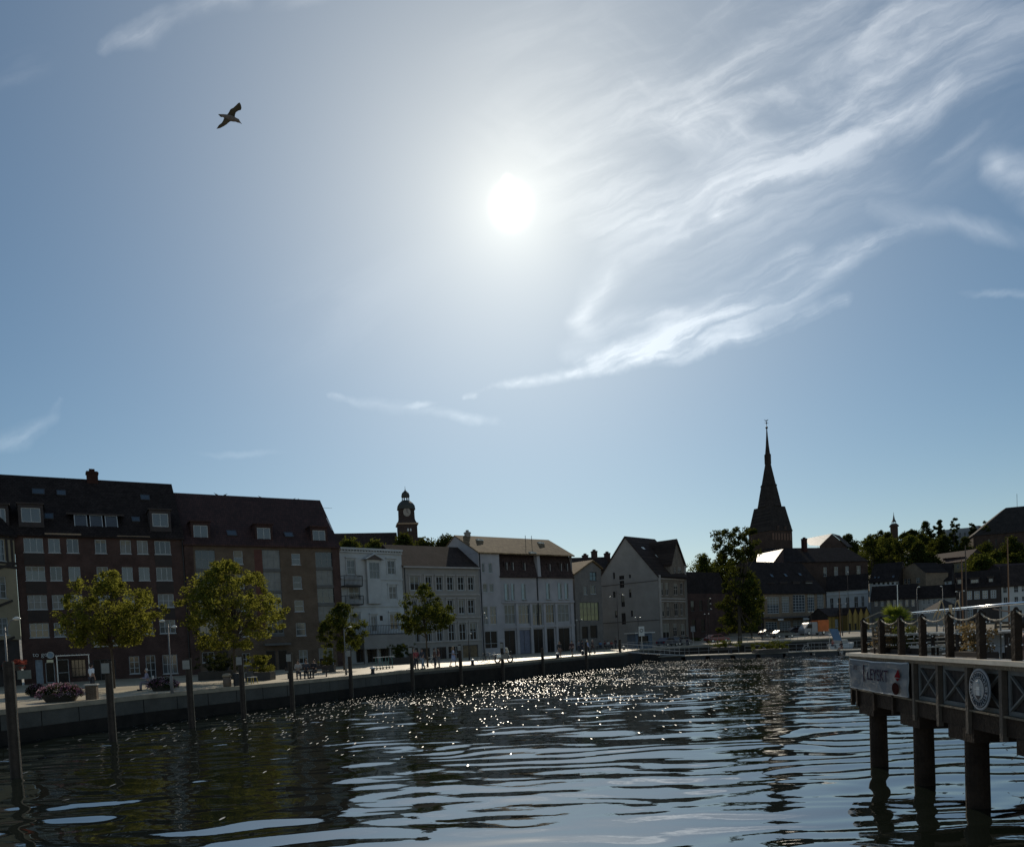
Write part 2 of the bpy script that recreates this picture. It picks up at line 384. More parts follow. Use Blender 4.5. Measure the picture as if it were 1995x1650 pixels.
for i in range(len(QE)-1):
    a, a2, b, b2 = lines[i][0], lines[i][1], lines[i+1][0], lines[i+1][1]
    z = lambda p, h: Vector((p.x, p.y, h))
    cp.poly([z(a, .02), z(b, .02), z(b2, .02), z(a2, .02)]); cp.poly([z(a, .02), z(a, -.22), z(b, -.22), z(b, .02)]); cp.poly([z(a2, .02), z(b2, .02), z(b2, -.02), z(a2, -.02)])
    n = (a2-a).normalized()*.05; ln = (b-a).length; k = max(1, int(ln/1.9)); wallc = PG(0, 1300).y
    for q in range(k):
        p = a.lerp(b, (q+.01)/k)+n; p2 = a.lerp(b, (q+.99)/k)+n
        lo = -.95 if a.y < 62 else -.45
        wl.poly([z(p, -.22), z(p, lo), z(p2, lo), z(p2, -.22)])
    n2 = n*2.2; wd.poly([z(a+n2, -.22), z(a+n2, -3), z(b+n2, -3), z(b+n2, -.22)])
    n3 = n*.4; lo = -.95 if a.y < 62 else -.45
    wd.poly([z(a+n3, lo), z(a+n3, -3), z(b+n3, -3), z(b+n3, lo)]); wd.poly([z(a+n3, lo), z(b+n3, lo), z(b+n2, lo), z(a+n2, lo)])
o = cp.build('quay_coping', mat('granite_coping', (.26, .225, .16), .6, .4, 1.2)); o['kind'] = 'structure'
qw = thing('quay_wall', 'pale concrete quay wall with dark weedy foot along the left bank', 'wall')
wl.build('wall_panel', CONC, qw, label='pale concrete facing'); wd.build('wall_base', WEED, qw, label='dark weedy foot')

# water: one mesh; real waves in front of the camera, flat sheet beyond
def vnoise(x, y, seed):
    rs = np.random.RandomState(seed); g_ = rs.rand(256, 256); xi = np.floor(x).astype(int); yi = np.floor(y).astype(int); fx = x-xi; fy = y-yi
    fx = fx*fx*(3-2*fx); fy = fy*fy*(3-2*fy); q = lambda i, j: g_[(xi+i) % 256, (yi+j) % 256]
    return ((q(0, 0)*(1-fx)+q(1, 0)*fx)*(1-fy)+(q(0, 1)*(1-fx)+q(1, 1)*fx)*fy)-.5
ys = [4.5]
while ys[-1] < 150: ys.append(ys[-1]*1.0031+.004)
ys = np.array(ys); cs = np.linspace(-.98, .98, 380); X = ys[:, None]*cs[None, :]; Yg = np.repeat(ys[:, None], len(cs), 1)
def wave(lam, ang, amp, seed, warp=.8, env=(14, .5), lo=0.0):
    k = 2*math.pi/lam; u = X*math.sin(ang)+Yg*math.cos(ang); ph = k*u+2*math.pi*warp*(vnoise(X/(lam*2.0)+7, Yg/(lam*1.7)+3, seed)*2+vnoise(X/(lam*.9)+7, Yg/(lam*1.1)+3, seed+20)*.7)
    e = np.clip((vnoise(X/env[0]+31, Yg/(env[0]*.6)+11, seed+50)+env[1]*1.0)*1.3, lo, 1.3)
    return amp*lam/(2*math.pi)*np.sin(ph)*e
fade = lambda lam: np.clip(1.6-ys[:, None]*.0031*4/lam, 0, 1)     # leave out what the mesh cannot carry
Z = wave(5.2, .10, .030, 1)+wave(3.1, -.16, .036, 2)+wave(1.9, .07, .044, 3)*fade(1.9)+wave(1.25, -.05, .050, 4, .7, (9, .35))*fade(1.25)+wave(.8, .12, .040, 5, .6, (7, .15))*fade(.8)
Z += (vnoise(X/1.7, Yg/.8, 9)+.5*vnoise(X/.9, Yg/.45, 10))*.030*np.clip(ys[:, None]/40, .35, 1)
Z *= np.clip(ys[:, None]/13, .55, 1)*1.0
wt = MB()
co_ = np.stack([X, Yg, Z], 2).reshape(-1, 3); nr, nc = X.shape
far_ = [(-1500, -80, -.35), (1500, -80, -.35), (1500, 420, -.35), (-1500, 420, -.35)]
me = bpy.data.meshes.new('water'); nv_ = nr*nc+4; ii = np.arange((nr-1)*(nc-1)); r_ = ii//(nc-1); c_ = ii % (nc-1); q0 = r_*nc+c_
fa = np.stack([q0, q0+1, q0+nc+1, q0+nc], 1); fa = np.vstack([fa, [[nr*nc, nr*nc+1, nr*nc+2, nr*nc+3]]])
me.vertices.add(nv_); me.vertices.foreach_set('co', np.vstack([co_, far_]).astype(np.float32).ravel()); me.loops.add(fa.size); me.loops.foreach_set('vertex_index', fa.astype(np.int32).ravel())
me.polygons.add(len(fa)); me.polygons.foreach_set('loop_start', np.arange(0, fa.size, 4, dtype=np.int32)); me.polygons.foreach_set('loop_total', np.full(len(fa), 4, dtype=np.int32)); me.polygons.foreach_set('use_smooth', np.ones(len(fa), bool)); me.update()
WO = bpy.data.objects.new('water', me); COL.objects.link(WO); WO.location = (0, 0, WZ); WO['kind'] = 'structure'; WO['label'] = 'dark rippled harbour water'
wm_ = bpy.data.materials.new('harbour_water'); wm_.use_nodes = True; t = wm_.node_tree; b = t.nodes['Principled BSDF']
def n_(ty, **k):
    q = t.nodes.new(ty)
    for a, c in k.items(): setattr(q, a, c)
    return q
def lk(a, c): t.links.new(a, c)
b.inputs['Base Color'].default_value = (.010, .014, .010, 1); b.inputs['Roughness'].default_value = .03; b.inputs['IOR'].default_value = 2.9; b.inputs['Specular IOR Level'].default_value = .9
co = n_('ShaderNodeTexCoord').outputs['Object']
def wnoise(sx, sy, scale, detail, dist, rot=0, rough=.5):
    rr = n_('ShaderNodeVectorRotate', rotation_type='Z_AXIS'); lk(co, rr.inputs['Vector']); rr.inputs['Angle'].default_value = rot
    mp = n_('ShaderNodeMapping'); lk(rr.outputs[0], mp.inputs[0]); mp.inputs['Scale'].default_value = (sx, sy, 1)
    q = n_('ShaderNodeTexNoise'); lk(mp.outputs[0], q.inputs['Vector']); q.inputs['Scale'].default_value = scale; q.inputs['Detail'].default_value = detail; q.inputs['Roughness'].default_value = rough; q.inputs['Distortion'].default_value = dist
    return q.outputs[0]
def wmath(op, a, c):
    q = n_('ShaderNodeMath', operation=op)
    for i, v in enumerate((a, c)):
        if isinstance(v, (int, float)): q.inputs[i].default_value = v
        else: lk(v, q.inputs[i])
    return q.outputs[0]
h = wmath('MULTIPLY', wnoise(.40, 1.0, 1.7, 1.5, .4, R(-6)), .006)
patch = n_('ShaderNodeMapRange', interpolation_type='SMOOTHSTEP'); lk(wnoise(.5, 1, .09, 2, 0), patch.inputs[0]); patch.inputs[1].default_value = .42; patch.inputs[2].default_value = .62
# wind-ruffled band towards the far quay
sy = n_('ShaderNodeSeparateXYZ'); lk(co, sy.inputs[0])
far = n_('ShaderNodeMapRange', interpolation_type='SMOOTHSTEP'); lk(sy.outputs[1], far.inputs[0]); far.inputs[1].default_value = 16; far.inputs[2].default_value = 60
ruf = wmath('ADD', wmath('MULTIPLY', patch.outputs[0], .35), far.outputs[0])
h = wmath('ADD', h, wmath('MULTIPLY', wmath('MULTIPLY', wnoise(.6, 1.0, 5.5, 2.0, .3, R(8)), .0065), ruf))
bp = n_('ShaderNodeBump'); bp.inputs['Strength'].default_value = 1; bp.inputs['Distance'].default_value = 1; lk(h, bp.inputs['Height'])
# tiny ruffled wavelets: small cells of broken surface that catch the low sun
mp = n_('ShaderNodeMapping'); lk(co, mp.inputs[0]); mp.inputs['Scale'].default_value = (11.0, 2.0, 1)
vo = n_('ShaderNodeTexVoronoi', voronoi_dimensions='2D'); lk(mp.outputs[0], vo.inputs['Vector']); vo.inputs['Scale'].default_value = 1
vs = n_('ShaderNodeSeparateXYZ'); lk(vo.outputs['Color'], vs.inputs[0])
pt2 = n_('ShaderNodeMapRange', interpolation_type='SMOOTHSTEP'); lk(wnoise(.6, 1, .16, 3, .5, 1.0), pt2.inputs[0]); pt2.inputs[1].default_value = .38; pt2.inputs[2].default_value = .66; pt2.inputs[3].default_value = .15; pt2.inputs[4].default_value = 1.4
dens = wmath('MULTIPLY', wmath('ADD', .0004, wmath('MULTIPLY', wmath('POWER', far.outputs[0], 1.6), .17)), pt2.outputs[0])
on = wmath('MULTIPLY', wmath('LESS_THAN', vs.outputs[2], dens), wmath('LESS_THAN', vo.outputs['Distance'], .34))
rg = n_('ShaderNodeMapRange'); lk(on, rg.inputs[0]); rg.inputs[3].default_value = .03; rg.inputs[4].default_value = .42; lk(rg.outputs[0], b.inputs['Roughness'])
lk(bp.outputs[0], b.inputs['Normal'])
WO.data.materials.append(wm_)

# ------------------------------------------------------------------ facades
class Fac:
    """a street front: from the left corner to the right corner, given by columns of the view and distances"""
    def __init__(s, pl, Yl, pr, Yr):
        s.A = hor(pl)*Yl; s.B = hor(pr)*Yr; d = s.B-s.A; s.W = d.length; s.d = d.normalized(); s.n = Vector((-s.d.y, s.d.x, 0)); s.ang = math.atan2(s.d.y, s.d.x)
        s.gz = 0
    def uz(s, px, py, off=0):
        r = ray(px, py); A = s.A+s.n*off
        t = (A.x*s.n.x+A.y*s.n.y)/(r.x*s.n.x+r.y*s.n.y)
        p = r*t; return ((p.x-s.A.x)*s.d.x+(p.y-s.A.y)*s.d.y, EYE+p.z-s.gz)
    def rect(s, x0, y0, x1, y1, off=0):
        cx, cy = (x0+x1)/2, (y0+y1)/2
        return (s.uz(x0, cy, off)[0], s.uz(x1, cy, off)[0], s.uz(cx, y1, off)[1], s.uz(cx, y0, off)[1])
    def root(s, name, label, cat, group=None, gz=0):
        return thing(name, label, cat, (s.A.x, s.A.y, s.gz), s.ang, group)
def fac_d(pl, Yl, pr, dx, dy):
    """second corner where the column pr meets the direction (dx, dy)"""
    A = hor(pl)*Yl; r = hor(pr).x; t = (r*A.y-A.x)/(dx-r*dy); return Fac(pl, Yl, pr, A.y+dy*t)

def wall(mb, x0, x1, z0, z1, holes, y=0.0, rev=.14):
    xs = sorted({x0, x1, *[a for h in holes for a in (max(x0, h[0]), min(x1, h[1]))]}); zs = sorted({z0, z1, *[a for h in holes for a in (max(z0, h[2]), min(z1, h[3]))]})
    for a, b_ in zip(xs, xs[1:]):
        for c, d in zip(zs, zs[1:]):
            mx, mz = (a+b_)/2, (c+d)/2
            if any(h[0] < mx < h[1] and h[2] < mz < h[3] for h in holes): continue
            mb.poly([(a, y, c), (b_, y, c), (b_, y, d), (a, y, d)])
    for h in holes:
        a, b_, c, d = h[:4]
        mb.poly([(a, y, c), (a, y, d), (a, y+rev, d), (a, y+rev, c)]); mb.poly([(b_, y, c), (b_, y+rev, c), (b_, y+rev, d), (b_, y, d)])
        mb.poly([(a, y, d), (b_, y, d), (b_, y+rev, d), (a, y+rev, d)]); mb.poly([(a, y, c), (a, y+rev, c), (b_, y+rev, c), (b_, y, c)])
WR = random.Random(3)
def window(root, r, y=.10, nx=2, nz=2, fm=None, gm=None, fw=.07, name='window', sill=True, arch=False, label=None):
    fm = fm or FRM; gm = gm or GLS
    x0, x1, z0, z1 = r; f = MB()
    f.box(x0, y, z0, x0+fw, y+.06, z1); f.box(x1-fw, y, z0, x1, y+.06, z1); f.box(x0+fw, y, z1-fw, x1-fw, y+.06, z1); f.box(x0+fw, y, z0, x1-fw, y+.06, z0+fw)
    for i in range(1, nx): q = x0+(x1-x0)*i/nx; f.box(q-fw*.4, y+.005, z0+fw, q+fw*.4, y+.055, z1-fw)
    for i in range(1, nz): q = z0+(z1-z0)*i/nz; f.box(x0+fw, y+.008, q-fw*.35, x1-fw, y+.05, q+fw*.35)
    w_ = f.build(name, fm, root, label=label)
    if gm is GLS: gm = WR.choice((GLS, GLS, GLS2, GLS3, GLS2))
    g_ = MB(); g_.poly([(x0, y+.045, z0), (x1, y+.045, z0), (x1, y+.045, z1), (x0, y+.045, z1)]); g_.build('pane', gm, w_)
    if name == 'window' and WR.random() < .3:
        hh_ = (z1-z0)*WR.uniform(.2, .6); MB().poly([(x0+fw, y+.042, z1-fw-hh_), (x1-fw, y+.042, z1-fw-hh_), (x1-fw, y+.042, z1-fw), (x0+fw, y+.042, z1-fw)]).build('blind', mat('blind_cloth', (.22, .21, .17), .8, .2, 3), w_)
    if sill: MB().box(x0-.06, -.07, z0-.07, x1+.06, y, z0-.003).build('sill', fm, w_)
    return w_
def shell(root, F_, zt, depth, wm, holes, x0=0, x1=None, z0=-.3, y=0, sidem=None):
    x1 = F_.W if x1 is None else x1; m = MB(); wall(m, x0, x1, z0, zt, holes, y)
    q_ = m if sidem is None else MB()
    for x in (x0, x1): q_.poly([(x, y, z0), (x, depth, z0), (x, depth, zt), (x, y, zt)])
    q_.poly([(x0, depth, z0), (x1, depth, z0), (x1, depth, zt), (x0, depth, zt)])
    if sidem: q_.build('side_wall', sidem, root)
    return m.build('wall', wm, root)
def gable_roof(root, x0, x1, ze, zr, s, depth, rm, ov=.35, wm=None, th=.18, name='roof'):
    m = MB(); k = (zr-ze)/s; kb = (zr-ze)/(depth-s)
    prof = [(-ov, ze-ov*k), (s, zr), (depth+ov, ze-ov*kb), (depth+ov, ze-ov*kb+th), (s, zr+th), (-ov, ze-ov*k+th)]
    i = len(m.v)
    for x in (x0-.1, x1+.1): m.v += [(x, y, z) for y, z in prof]
    m.f += [(0, 1, 4, 5), (1, 2, 3, 4), (6, 11, 10, 7), (7, 10, 9, 8), (0, 6, 7, 1), (1, 7, 8, 2), (2, 8, 9, 3), (3, 9, 10, 4), (4, 10, 11, 5), (5, 11, 6, 0)]
    r = m.build(name, rm, root)
    if wm:
        for x in (x0+.012, x1-.012): MB().poly([(x, 0, ze), (x, depth, ze), (x, s, zr)]).build('gable', wm, root)
    return r, k
def chimney(roof, x, y, z0, z1, w=.9, m=None):
    b_ = MB().box(x-w/2, y-w/2, z0, x+w/2, y+w/2, z1).box(x-w/2-.08, y-w/2-.08, z1-.25, x+w/2+.08, y+w/2+.08, z1-.1).box(x-w/4, y-w/4, z1, x+w/4, y+w/4, z1+.3)
    return b_.build('chimney', m or BRK, roof)
def skylight(roof, F_, px0, py0, px1, py1, ze, k, gm=None):
    """window lying in the roof slope: solve for the setback where the ray meets the slope"""
    cx, cy = (px0+px1)/2, (py0+py1)/2; lo, hi = 0, 12
    for _ in range(30):
        m = (lo+hi)/2; u, z = F_.uz(cx, cy, m)
        if z > ze+k*m: lo = m
        else: hi = m
    y = lo; u, z = F_.uz(cx, cy, y); w_ = (F_.uz(px1, cy, y)[0]-F_.uz(px0, cy, y)[0])/2*.95; hh = (F_.uz(cx, py0, y)[1]-F_.uz(cx, py1, y)[1])/2
    q = MB(); a = Vector((0, 1, k)).normalized(); n = Vector((0, -k, 1)).normalized(); c = Vector((u, y, z))+n*.26; l = hh*math.sqrt(1+k*k)/k*.85
    def ring(W, H, d):
        return [c+Vector((sx*W, 0, 0))+a*(sz*H)+n*d for sx, sz in ((-1, -1), (1, -1), (1, 1), (-1, 1))]
    o_, i_ = ring(w_, l, 0), ring(w_*.86, l*.88, .0); q.v = [tuple(p) for p in o_+i_]; q.f = [(j, (j+1) % 4, 4+(j+1) % 4, 4+j) for j in range(4)]
    lo_ = ring(w_, l, -.2); b0 = len(q.v); q.v += [tuple(p) for p in lo_]; q.f += [(j, b0+j, b0+(j+1) % 4, (j+1) % 4) for j in range(4)]
    s_ = q.build('skylight', FRD, roof); MB().poly([p-n*.02 for p in i_]).build('pane', gm or GLS, s_)
def dormer(root, F_, px0, py0, px1, py1, off, ze, k, rm, nx=2, side=.25, fm=None, top=.35):
    x0, x1, z0, z1 = F_.rect(px0, py0, px1, py1, off); bk = max(off+.6, (z1+top-ze)/k+.3)
    m = MB(); wall(m, x0-side, x1+side, z0-.5, z1+top, [(x0, x1, z0, z1)], off)
    for x in (x0-side, x1+side): m.poly([(x, off, z0-.5), (x, bk, z0-.5), (x, bk, z1+top), (x, off, z1+top)])
    d_ = m.build('dormer', rm, root)
    MB().box(x0-side-.12, off-.15, z1+top+.003, x1+side+.12, bk, z1+top+.14).build('roof', rm, d_)
    f = MB(); fw = .08; y = off+.06
    f.box(x0, y, z0, x0+fw, y+.06, z1); f.box(x1-fw, y, z0, x1, y+.06, z1); f.box(x0+fw, y, z1-fw, x1-fw, y+.06, z1); f.box(x0+fw, y, z0, x1-fw, y+.06, z0+fw)
    for i in range(1, nx): q = x0+(x1-x0)*i/nx; f.box(q-.03, y, z0+fw, q+.03, y+.055, z1-fw)
    f.build('window', fm or FRM, d_)
    MB().poly([(x0, y+.04, z0), (x1, y+.04, z0), (x1, y+.04, z1), (x0, y+.04, z1)]).build('pane', GLS, d_)
    return d_
def text_obj(s, size, loc, rotz, m, parent, name='lettering', ext=.02, rx=90):
    c = bpy.data.curves.new('t', 'FONT'); c.body = s; c.size = size; c.extrude = ext; c.align_x = 'CENTER'; c.align_y = 'CENTER'
    to = bpy.data.objects.new('t', c); COL.objects.link(to); dg = bpy.context.evaluated_depsgraph_get(); me = bpy.data.meshes.new_from_object(to.evaluated_get(dg)); bpy.data.objects.remove(to)
    me.materials.clear(); me.materials.append(m); o = bpy.data.objects.new(name, me); COL.objects.link(o); o.rotation_euler = (R(rx), 0, rotz); o.location = loc; o.parent = parent; return o
# ------------------------------------------------------------------ left row: brick blocks
DL = (.864, .503)
F2 = fac_d(45, 76.5, 371, *DL)
F1 = Fac(-200, 64, 44.6, 76.2)
F3 = fac_d(371.6, F2.B.y+.0, 671, *DL)

def grid(F_, cols, rows_, pyref, off=0):
    """cols measured as px at one row of windows, rows measured as (px, top, bottom)"""
    us = [(F_.uz(a, pyref, off)[0], F_.uz(b_, pyref, off)[0]) for a, b_ in cols]
    zs = [(F_.uz(p, q1, off)[1], F_.uz(p, q0, off)[1]) for p, q0, q1 in rows_]
    return [[(u0, u1, z0, z1) for u0, u1 in us] for z0, z1 in zs]

# -- red brick block
rt = F2.root('apartment_block', 'red brick apartment block with slate roof and shops below', 'building')
cols = [(46, 84), (94, 117), (130, 153), (185, 207), (234, 255), (267, 288), (301, 332)]
gr = grid(F2, cols, [(65, 1048, 1076), (69, 1103, 1131), (74, 1159, 1187), (78, 1213.5, 1241.5)], 1063)
shops = [F2.rect(*q) for q in [(70, 1285, 84, 1333), (112, 1284, 135, 1336), (139, 1284, 168, 1318), (182, 1284, 226, 1332), (252, 1278, 272, 1312), (285, 1276, 304, 1334), (317, 1275, 346, 1312), (89, 1290, 107, 1330)]]
hol = [q for row in gr for q in row]+shops
ze2 = F2.uz(200, 1043)[1]
_, zr2 = F2.uz(200, 938.5, 7.2)
shell(rt, F2, ze2, 13, BRK, hol)
for q in (gr[0][0], gr[0][6]):
    for i in range(3): MB().box(q[0]-.05, -.03, gr[i+1][0][3]+.12, q[1]+.05, .05, gr[i][0][2]-.1).build('spandrel', mat('dark_panel', (.04, .03, .027), .8, .2, 2), rt)
for ri, row in enumerate(gr):
    for ci, q in enumerate(row): window(rt, q, nx=3 if ci in (0, 6) else 2, nz=2 if ri > 1 else 1)
rf, k2 = gable_roof(rt, -6.2, F2.W, ze2, zr2, 7.2, 14.4, SLATE, ov=.3, wm=BRK)
for q in [(62, 953, 88, 968), (110, 956, 129, 970), (85, 1001, 105, 1016), (273, 965, 292, 979), (256, 1008, 273, 1021)]: skylight(rf, F2, *q, ze2, k2)
chimney(rf, F2.uz(180, 935, 7.2)[0], 7.2, zr2-1, zr2+1.0, 1.1, mat('chimney_brick', (.05, .025, .02), .9, .3, 2, spec=.1))
for q, n in (((41, 989, 79, 1017), 2), ((296.5, 1000, 328, 1026), 2), ((-8, 990, 11, 1018), 2)): dormer(rt, F2, *q, .5, ze2, k2, mat('dark_cladding', (.05, .04, .038), .8), nx=n)
# wide sloping studio window
yb = 2.0
for _ in range(8):
    x0, x1, z0, z1 = F2.rect(142, 1001, 232, 1027, yb); yb = (z0-ze2)/k2-.15
d_ = MB(); bk = (z1+.3-ze2)/k2+.4; yt = yb+.75
d_.poly([(x0-.5, yt, z1+.02), (x1+.5, yt, z1+.02), (x1+.5, bk, z1+.3), (x0-.5, bk, z1+.3)]); d_.box(x0-.55, yt-.12, z1-.02, x1+.55, yt+.15, z1+.14)
for x in (x0-.25, x1+.25): d_.poly([(x, yb, z0-.1), (x, bk, z0-.1), (x, bk, z1+.28), (x, yt, z1)])
d_ = d_.build('studio_dormer', mat('dark_cladding', ()), rt)
for i in range(3):
    a = x0+(x1-x0)*i/3+.12; b2 = x0+(x1-x0)*(i+1)/3-.12; f = MB()
    P_ = lambda x, t: (x, yb+(yt-yb)*t, z0+(z1-z0)*t)
    for u0, u1, t0, t1 in ((a, a+.07, 0, 1), (b2-.07, b2, 0, 1), (a+.07, b2-.07, 0, .05), (a+.07, b2-.07, .95, 1)): f.poly([P_(u0, t0), P_(u1, t0), P_(u1, t1), P_(u0, t1)])
    f.build('window', FRM, d_)
    MB().poly([(p[0], p[1]+.03, p[2]) for p in (P_(a, 0), P_(b2, 0), P_(b2, 1), P_(a, 1))]).build('pane', GLS, d_)
# string courses and drip cornice under the eaves
cm = MB()
for a, b2, p in ((87, 158, 1041), (228, 292, 1046)): u0 = F2.uz(a, p)[0]; u1 = F2.uz(b2, p)[0]; z = F2.uz((a+b2)/2, p)[1]; cm.box(u0, -.25, z-.12, u1, -.002, z+.08)
cm.build('cornice', mat('sandstone', (.30, .22, .15), .8), rt)
MB().bar((F2.W-.12, -.12, 0), (F2.W-.12, -.12, ze2-.3), .11, n=6).build('drain_pipe', IRON, rt)
# shops
window(rt, shops[0], nx=1, nz=1, fm=mat('pale_door', (.30, .36, .42), .6), gm=mat('frosted_panel', (.20, .25, .30), .4, .3, 3), name='door', sill=False)
window(rt, shops[1], nx=1, nz=2, gm=GLD, name='door', sill=False, label='white framed shop door')
window(rt, shops[2], nx=4, nz=2, fm=GLD, name='shop_window'); window(rt, shops[3], nx=3, nz=1, fm=FRD, gm=GLD, name='shop_window')
window(rt, shops[4], nx=2, nz=3); window(rt, shops[5], nx=2, nz=4, name='door', sill=False, label='white glazed door'); window(rt, shops[6], nx=3, nz=2); window(rt, shops[7], nx=1, nz=1, gm=GLD, name='door', sill=False)
u0, z = F2.uz(110, 1275); u1 = F2.uz(171, 1272)[0]
aw = MB()
for i in range(9): x = u0+(u1-u0)*i/8; aw.bar((x, 0, z), (x, -1.9, z-.12), .06)
aw.bar((u0-.1, -1.9, z-.14), (u1+.1, -1.9, z-.14), .09).bar((u1, -1.9, z-.1), (u1, -1.9, 0), .09).bar((u0, -1.9, z-.1), (u0, -1.9, 0), .09)
aw.build('pergola', STL, rt)
for q, nm in (((182.5, 1248.5, 216, 1260), 1), ((220, 1247, 239.5, 1258), 0)):
    x0, x1, z0, z1 = F2.rect(*q); s_ = MB().box(x0, -.16, z0, x1, -.04, z1).build('shop_sign', mat('sign_white', (.5, .52, .5), .6, .05), rt, label='long white shop sign' if nm else 'short white shop sign')
    e = MB(); cx = (x0+x1)/2; cz = (z0+z1)/2
    pm = mat('faded_red_print', (.30, .12, .10), .7)
    if nm:
        for i in range(7): a = math.pi*i/6; e.bar((cx-.1+.35*math.cos(a), -.175, cz+.02+.14*math.sin(a)), (cx-.1+.35*math.cos(a+.5), -.175, cz+.02+.14*math.sin(a+.5)), .05)
        e.box(cx-.7, -.17, z0+.1, cx+.75, -.165, z0+.16)
    else: e.box(cx-.3, -.17, cz-.05, cx+.35, -.165, cz+.03).box(cx-.2, -.17, cz+.1, cx+.1, -.165, cz+.15)
    e.build('sign_mark', pm, s_)
u, z = F2.uz(78.5, 1275)
text_obj('to go', .62, (u, -.12, z), 0, mat('sign_letters', (.55, .55, .52), .6, .05), rt, 'lettering')
u, z = F2.uz(98, 1276); MB().torus((u, -.1, z), .3, .05).lathe([(.001, 0), (.001, 0)]).build('round_sign', mat('sign_letters', ()), rt)
u, z = F2.uz(98, 1276); dd = MB(); n = 16; dd.poly([(u+.3*math.cos(6.283*i/n), -.09, z+.3*math.sin(6.283*i/n)) for i in range(n)]); dd.build('round_sign', mat('sign_grey_blue', (.28, .36, .42), .6), rt)
x0, x1, z0, z1 = F2.rect(91, 1285, 104, 1290); MB().box(x0, -.5, z0, x1, -.02, z1).build('wall_lamp', mat('warm_sign', (.8, .75, .5), .5), rt)

# -- half timbered house at the far left
rt = F1.root('half_timbered_house', 'cream house with dark timber framing at the left edge, beside the red brick block', 'house')
zt = F1.uz(20, 1040)[1]
h1 = [F1.rect(*q) for q in [(-6, 1050, 10, 1092), (-9, 1123, 13, 1165), (-4, 1203, 17, 1237), (-60, 1050, -34, 1092), (-66, 1123, -38, 1165), (-60, 1203, -34, 1237)]]
shell(rt, F1, zt, 11, CRM, h1, z0=F1.uz(20, 1246)[1])
for q in h1: window(rt, q, nx=2, nz=3)
tb = MB(); W = F1.W
for py in (1041, 1048, 1096, 1104): z = F1.uz(12, py)[1]; tb.box(-.0, -.06, z-.12, W+.01, -.003, z+.12)
for px in (12.5, 22.5): u = F1.uz(px, 1070)[0]; tb.box(u-.12, -.07, F1.uz(12, 1103)[1], u+.12, -.005, zt)
for q in h1[:3]: tb.bar(((q[0]+q[1])/2-1.1, -.05, q[2]-1.0), ((q[0]+q[1])/2+1.1, -.05, q[2]-.2), .2)
tb.build('timber_frame', DRK, rt)
gf = MB(); wall(gf, 0, W, -.3, F1.uz(20, 1246)[1]-.003, [], .25); gf.build('ground_floor', mat('dark_shopfront', (.06, .05, .045), .7), rt)
x0, x1, z0, z1 = F1.rect(0, 1291, 14, 1304); MB().box(x0, -.4, z0, x1+1.6, -.25, z1).build('shop_sign', mat('dull_sign', (.20, .21, .21), .7), rt)
x0, x1, z0, z1 = F1.rect(20, 1306, 46, 1323); MB().box(x0, -.9, z0, x1, -.8, z1).build('awning', mat('dull_cream_cloth', (.30, .29, .23), .8), rt)
gable_roof(rt, 0, W, zt, F1.uz(10, 925.5, 6.2)[1], 6.5, 13, SLATE, ov=.3)

# -- brown brick block
rt = F3.root('apartment_block', 'brown brick apartment block with red tiled roof, glazed stair bays and gulls on its ridge', 'building')
sm_ = [(455, 1073, 473, 1099), (568, 1078, 585, 1100), (571, 1122, 588, 1147), (574, 1169, 592, 1191), (577, 1213, 596, 1238), (458, 1120, 476, 1146), (461, 1166, 479, 1190), (466, 1218, 485, 1240)]
bays = [(381, 1071, 420, 1240), (512, 1071, 546, 1240), (615, 1075, 650, 1215)]
gro = [(519, 1267, 538, 1311), (543, 1266, 560, 1310), (472, 1272, 488, 1296), (583, 1266, 600, 1292), (394, 1270, 418, 1290), (425, 1268, 445, 1310), (622, 1262, 650, 1300)]
H3 = [F3.rect(*q) for q in sm_]; B3 = []
ze3 = F3.uz(500, 1060)[1]; _, zr3 = F3.uz(480, 970, 6.8)
for q in bays:
    x0, x1, z0, z1 = F3.rect(q[0], q[1], q[2], q[3]); u0 = F3.uz(q[0], 1100)[0]; u1 = F3.uz(q[2], 1100)[0]; B3.append((u0, u1, z0, z1))
G3 = [F3.rect(*q) for q in gro]
shell(rt, F3, ze3, 12.5, BRN, H3+B3+G3)
for q in H3: window(rt, q, nx=1, nz=2)
for q in B3:
    nst = 4; hh = (q[3]-q[2])/nst
    for i in range(nst):
        window(rt, (q[0]+.02, q[1]-.02, q[2]+hh*i+.35, q[2]+hh*(i+1)-.02), nx=3, nz=2, sill=False, name='bay_window', fm=mat('bay_frame', (.20, .21, .21), .5))
    for i in range(nst): MB().box(q[0], -.05, q[2]+hh*i, q[1], .12, q[2]+hh*i+.33).build('spandrel', mat('grey_panel', (.11, .11, .105), .7), rt)
    if q is B3[1]: MB().box(q[0]-.9, -.02, q[2], q[0]-.05, .02, q[3]).build('panel', mat('dark_red_panel', (.10, .04, .03), .8), rt)
for i, q in enumerate(G3): window(rt, q, nx=1 if i < 2 else 2, nz=1 if i < 2 else 2, fm=FRD if i in (0, 1, 5) else FRM, gm=GLD, name='door' if i in (0, 1, 5) else 'window', sill=i > 1)
x0, z = F3.uz(513, 1256); x1 = F3.uz(563, 1254)[0]; MB().box(x0, -1.0, z-.12, x1, .05, z+.12).build('canopy', mat('grey_panel', ()), rt)
x0, z = F3.uz(392, 1262); x1 = F3.uz(440, 1260)[0]; MB().box(x0, -1.0, z-.1, x1, .05, z+.1).build('canopy', mat('grey_panel', ()), rt)
for x in (.0, F3.W-.9): MB().box(x, -.06, -.3, x+.9, .02, ze3-.2).build('quoin_strip', BRK, rt)
rf, k3 = gable_roof(rt, 0, F3.W, ze3, zr3, 6.8, 13.6, TILE, ov=.35, wm=BRN)
for q in [(441, 1034, 461, 1048), (553, 1038, 571, 1050)]: skylight(rf, F3, *q, ze3, k3)
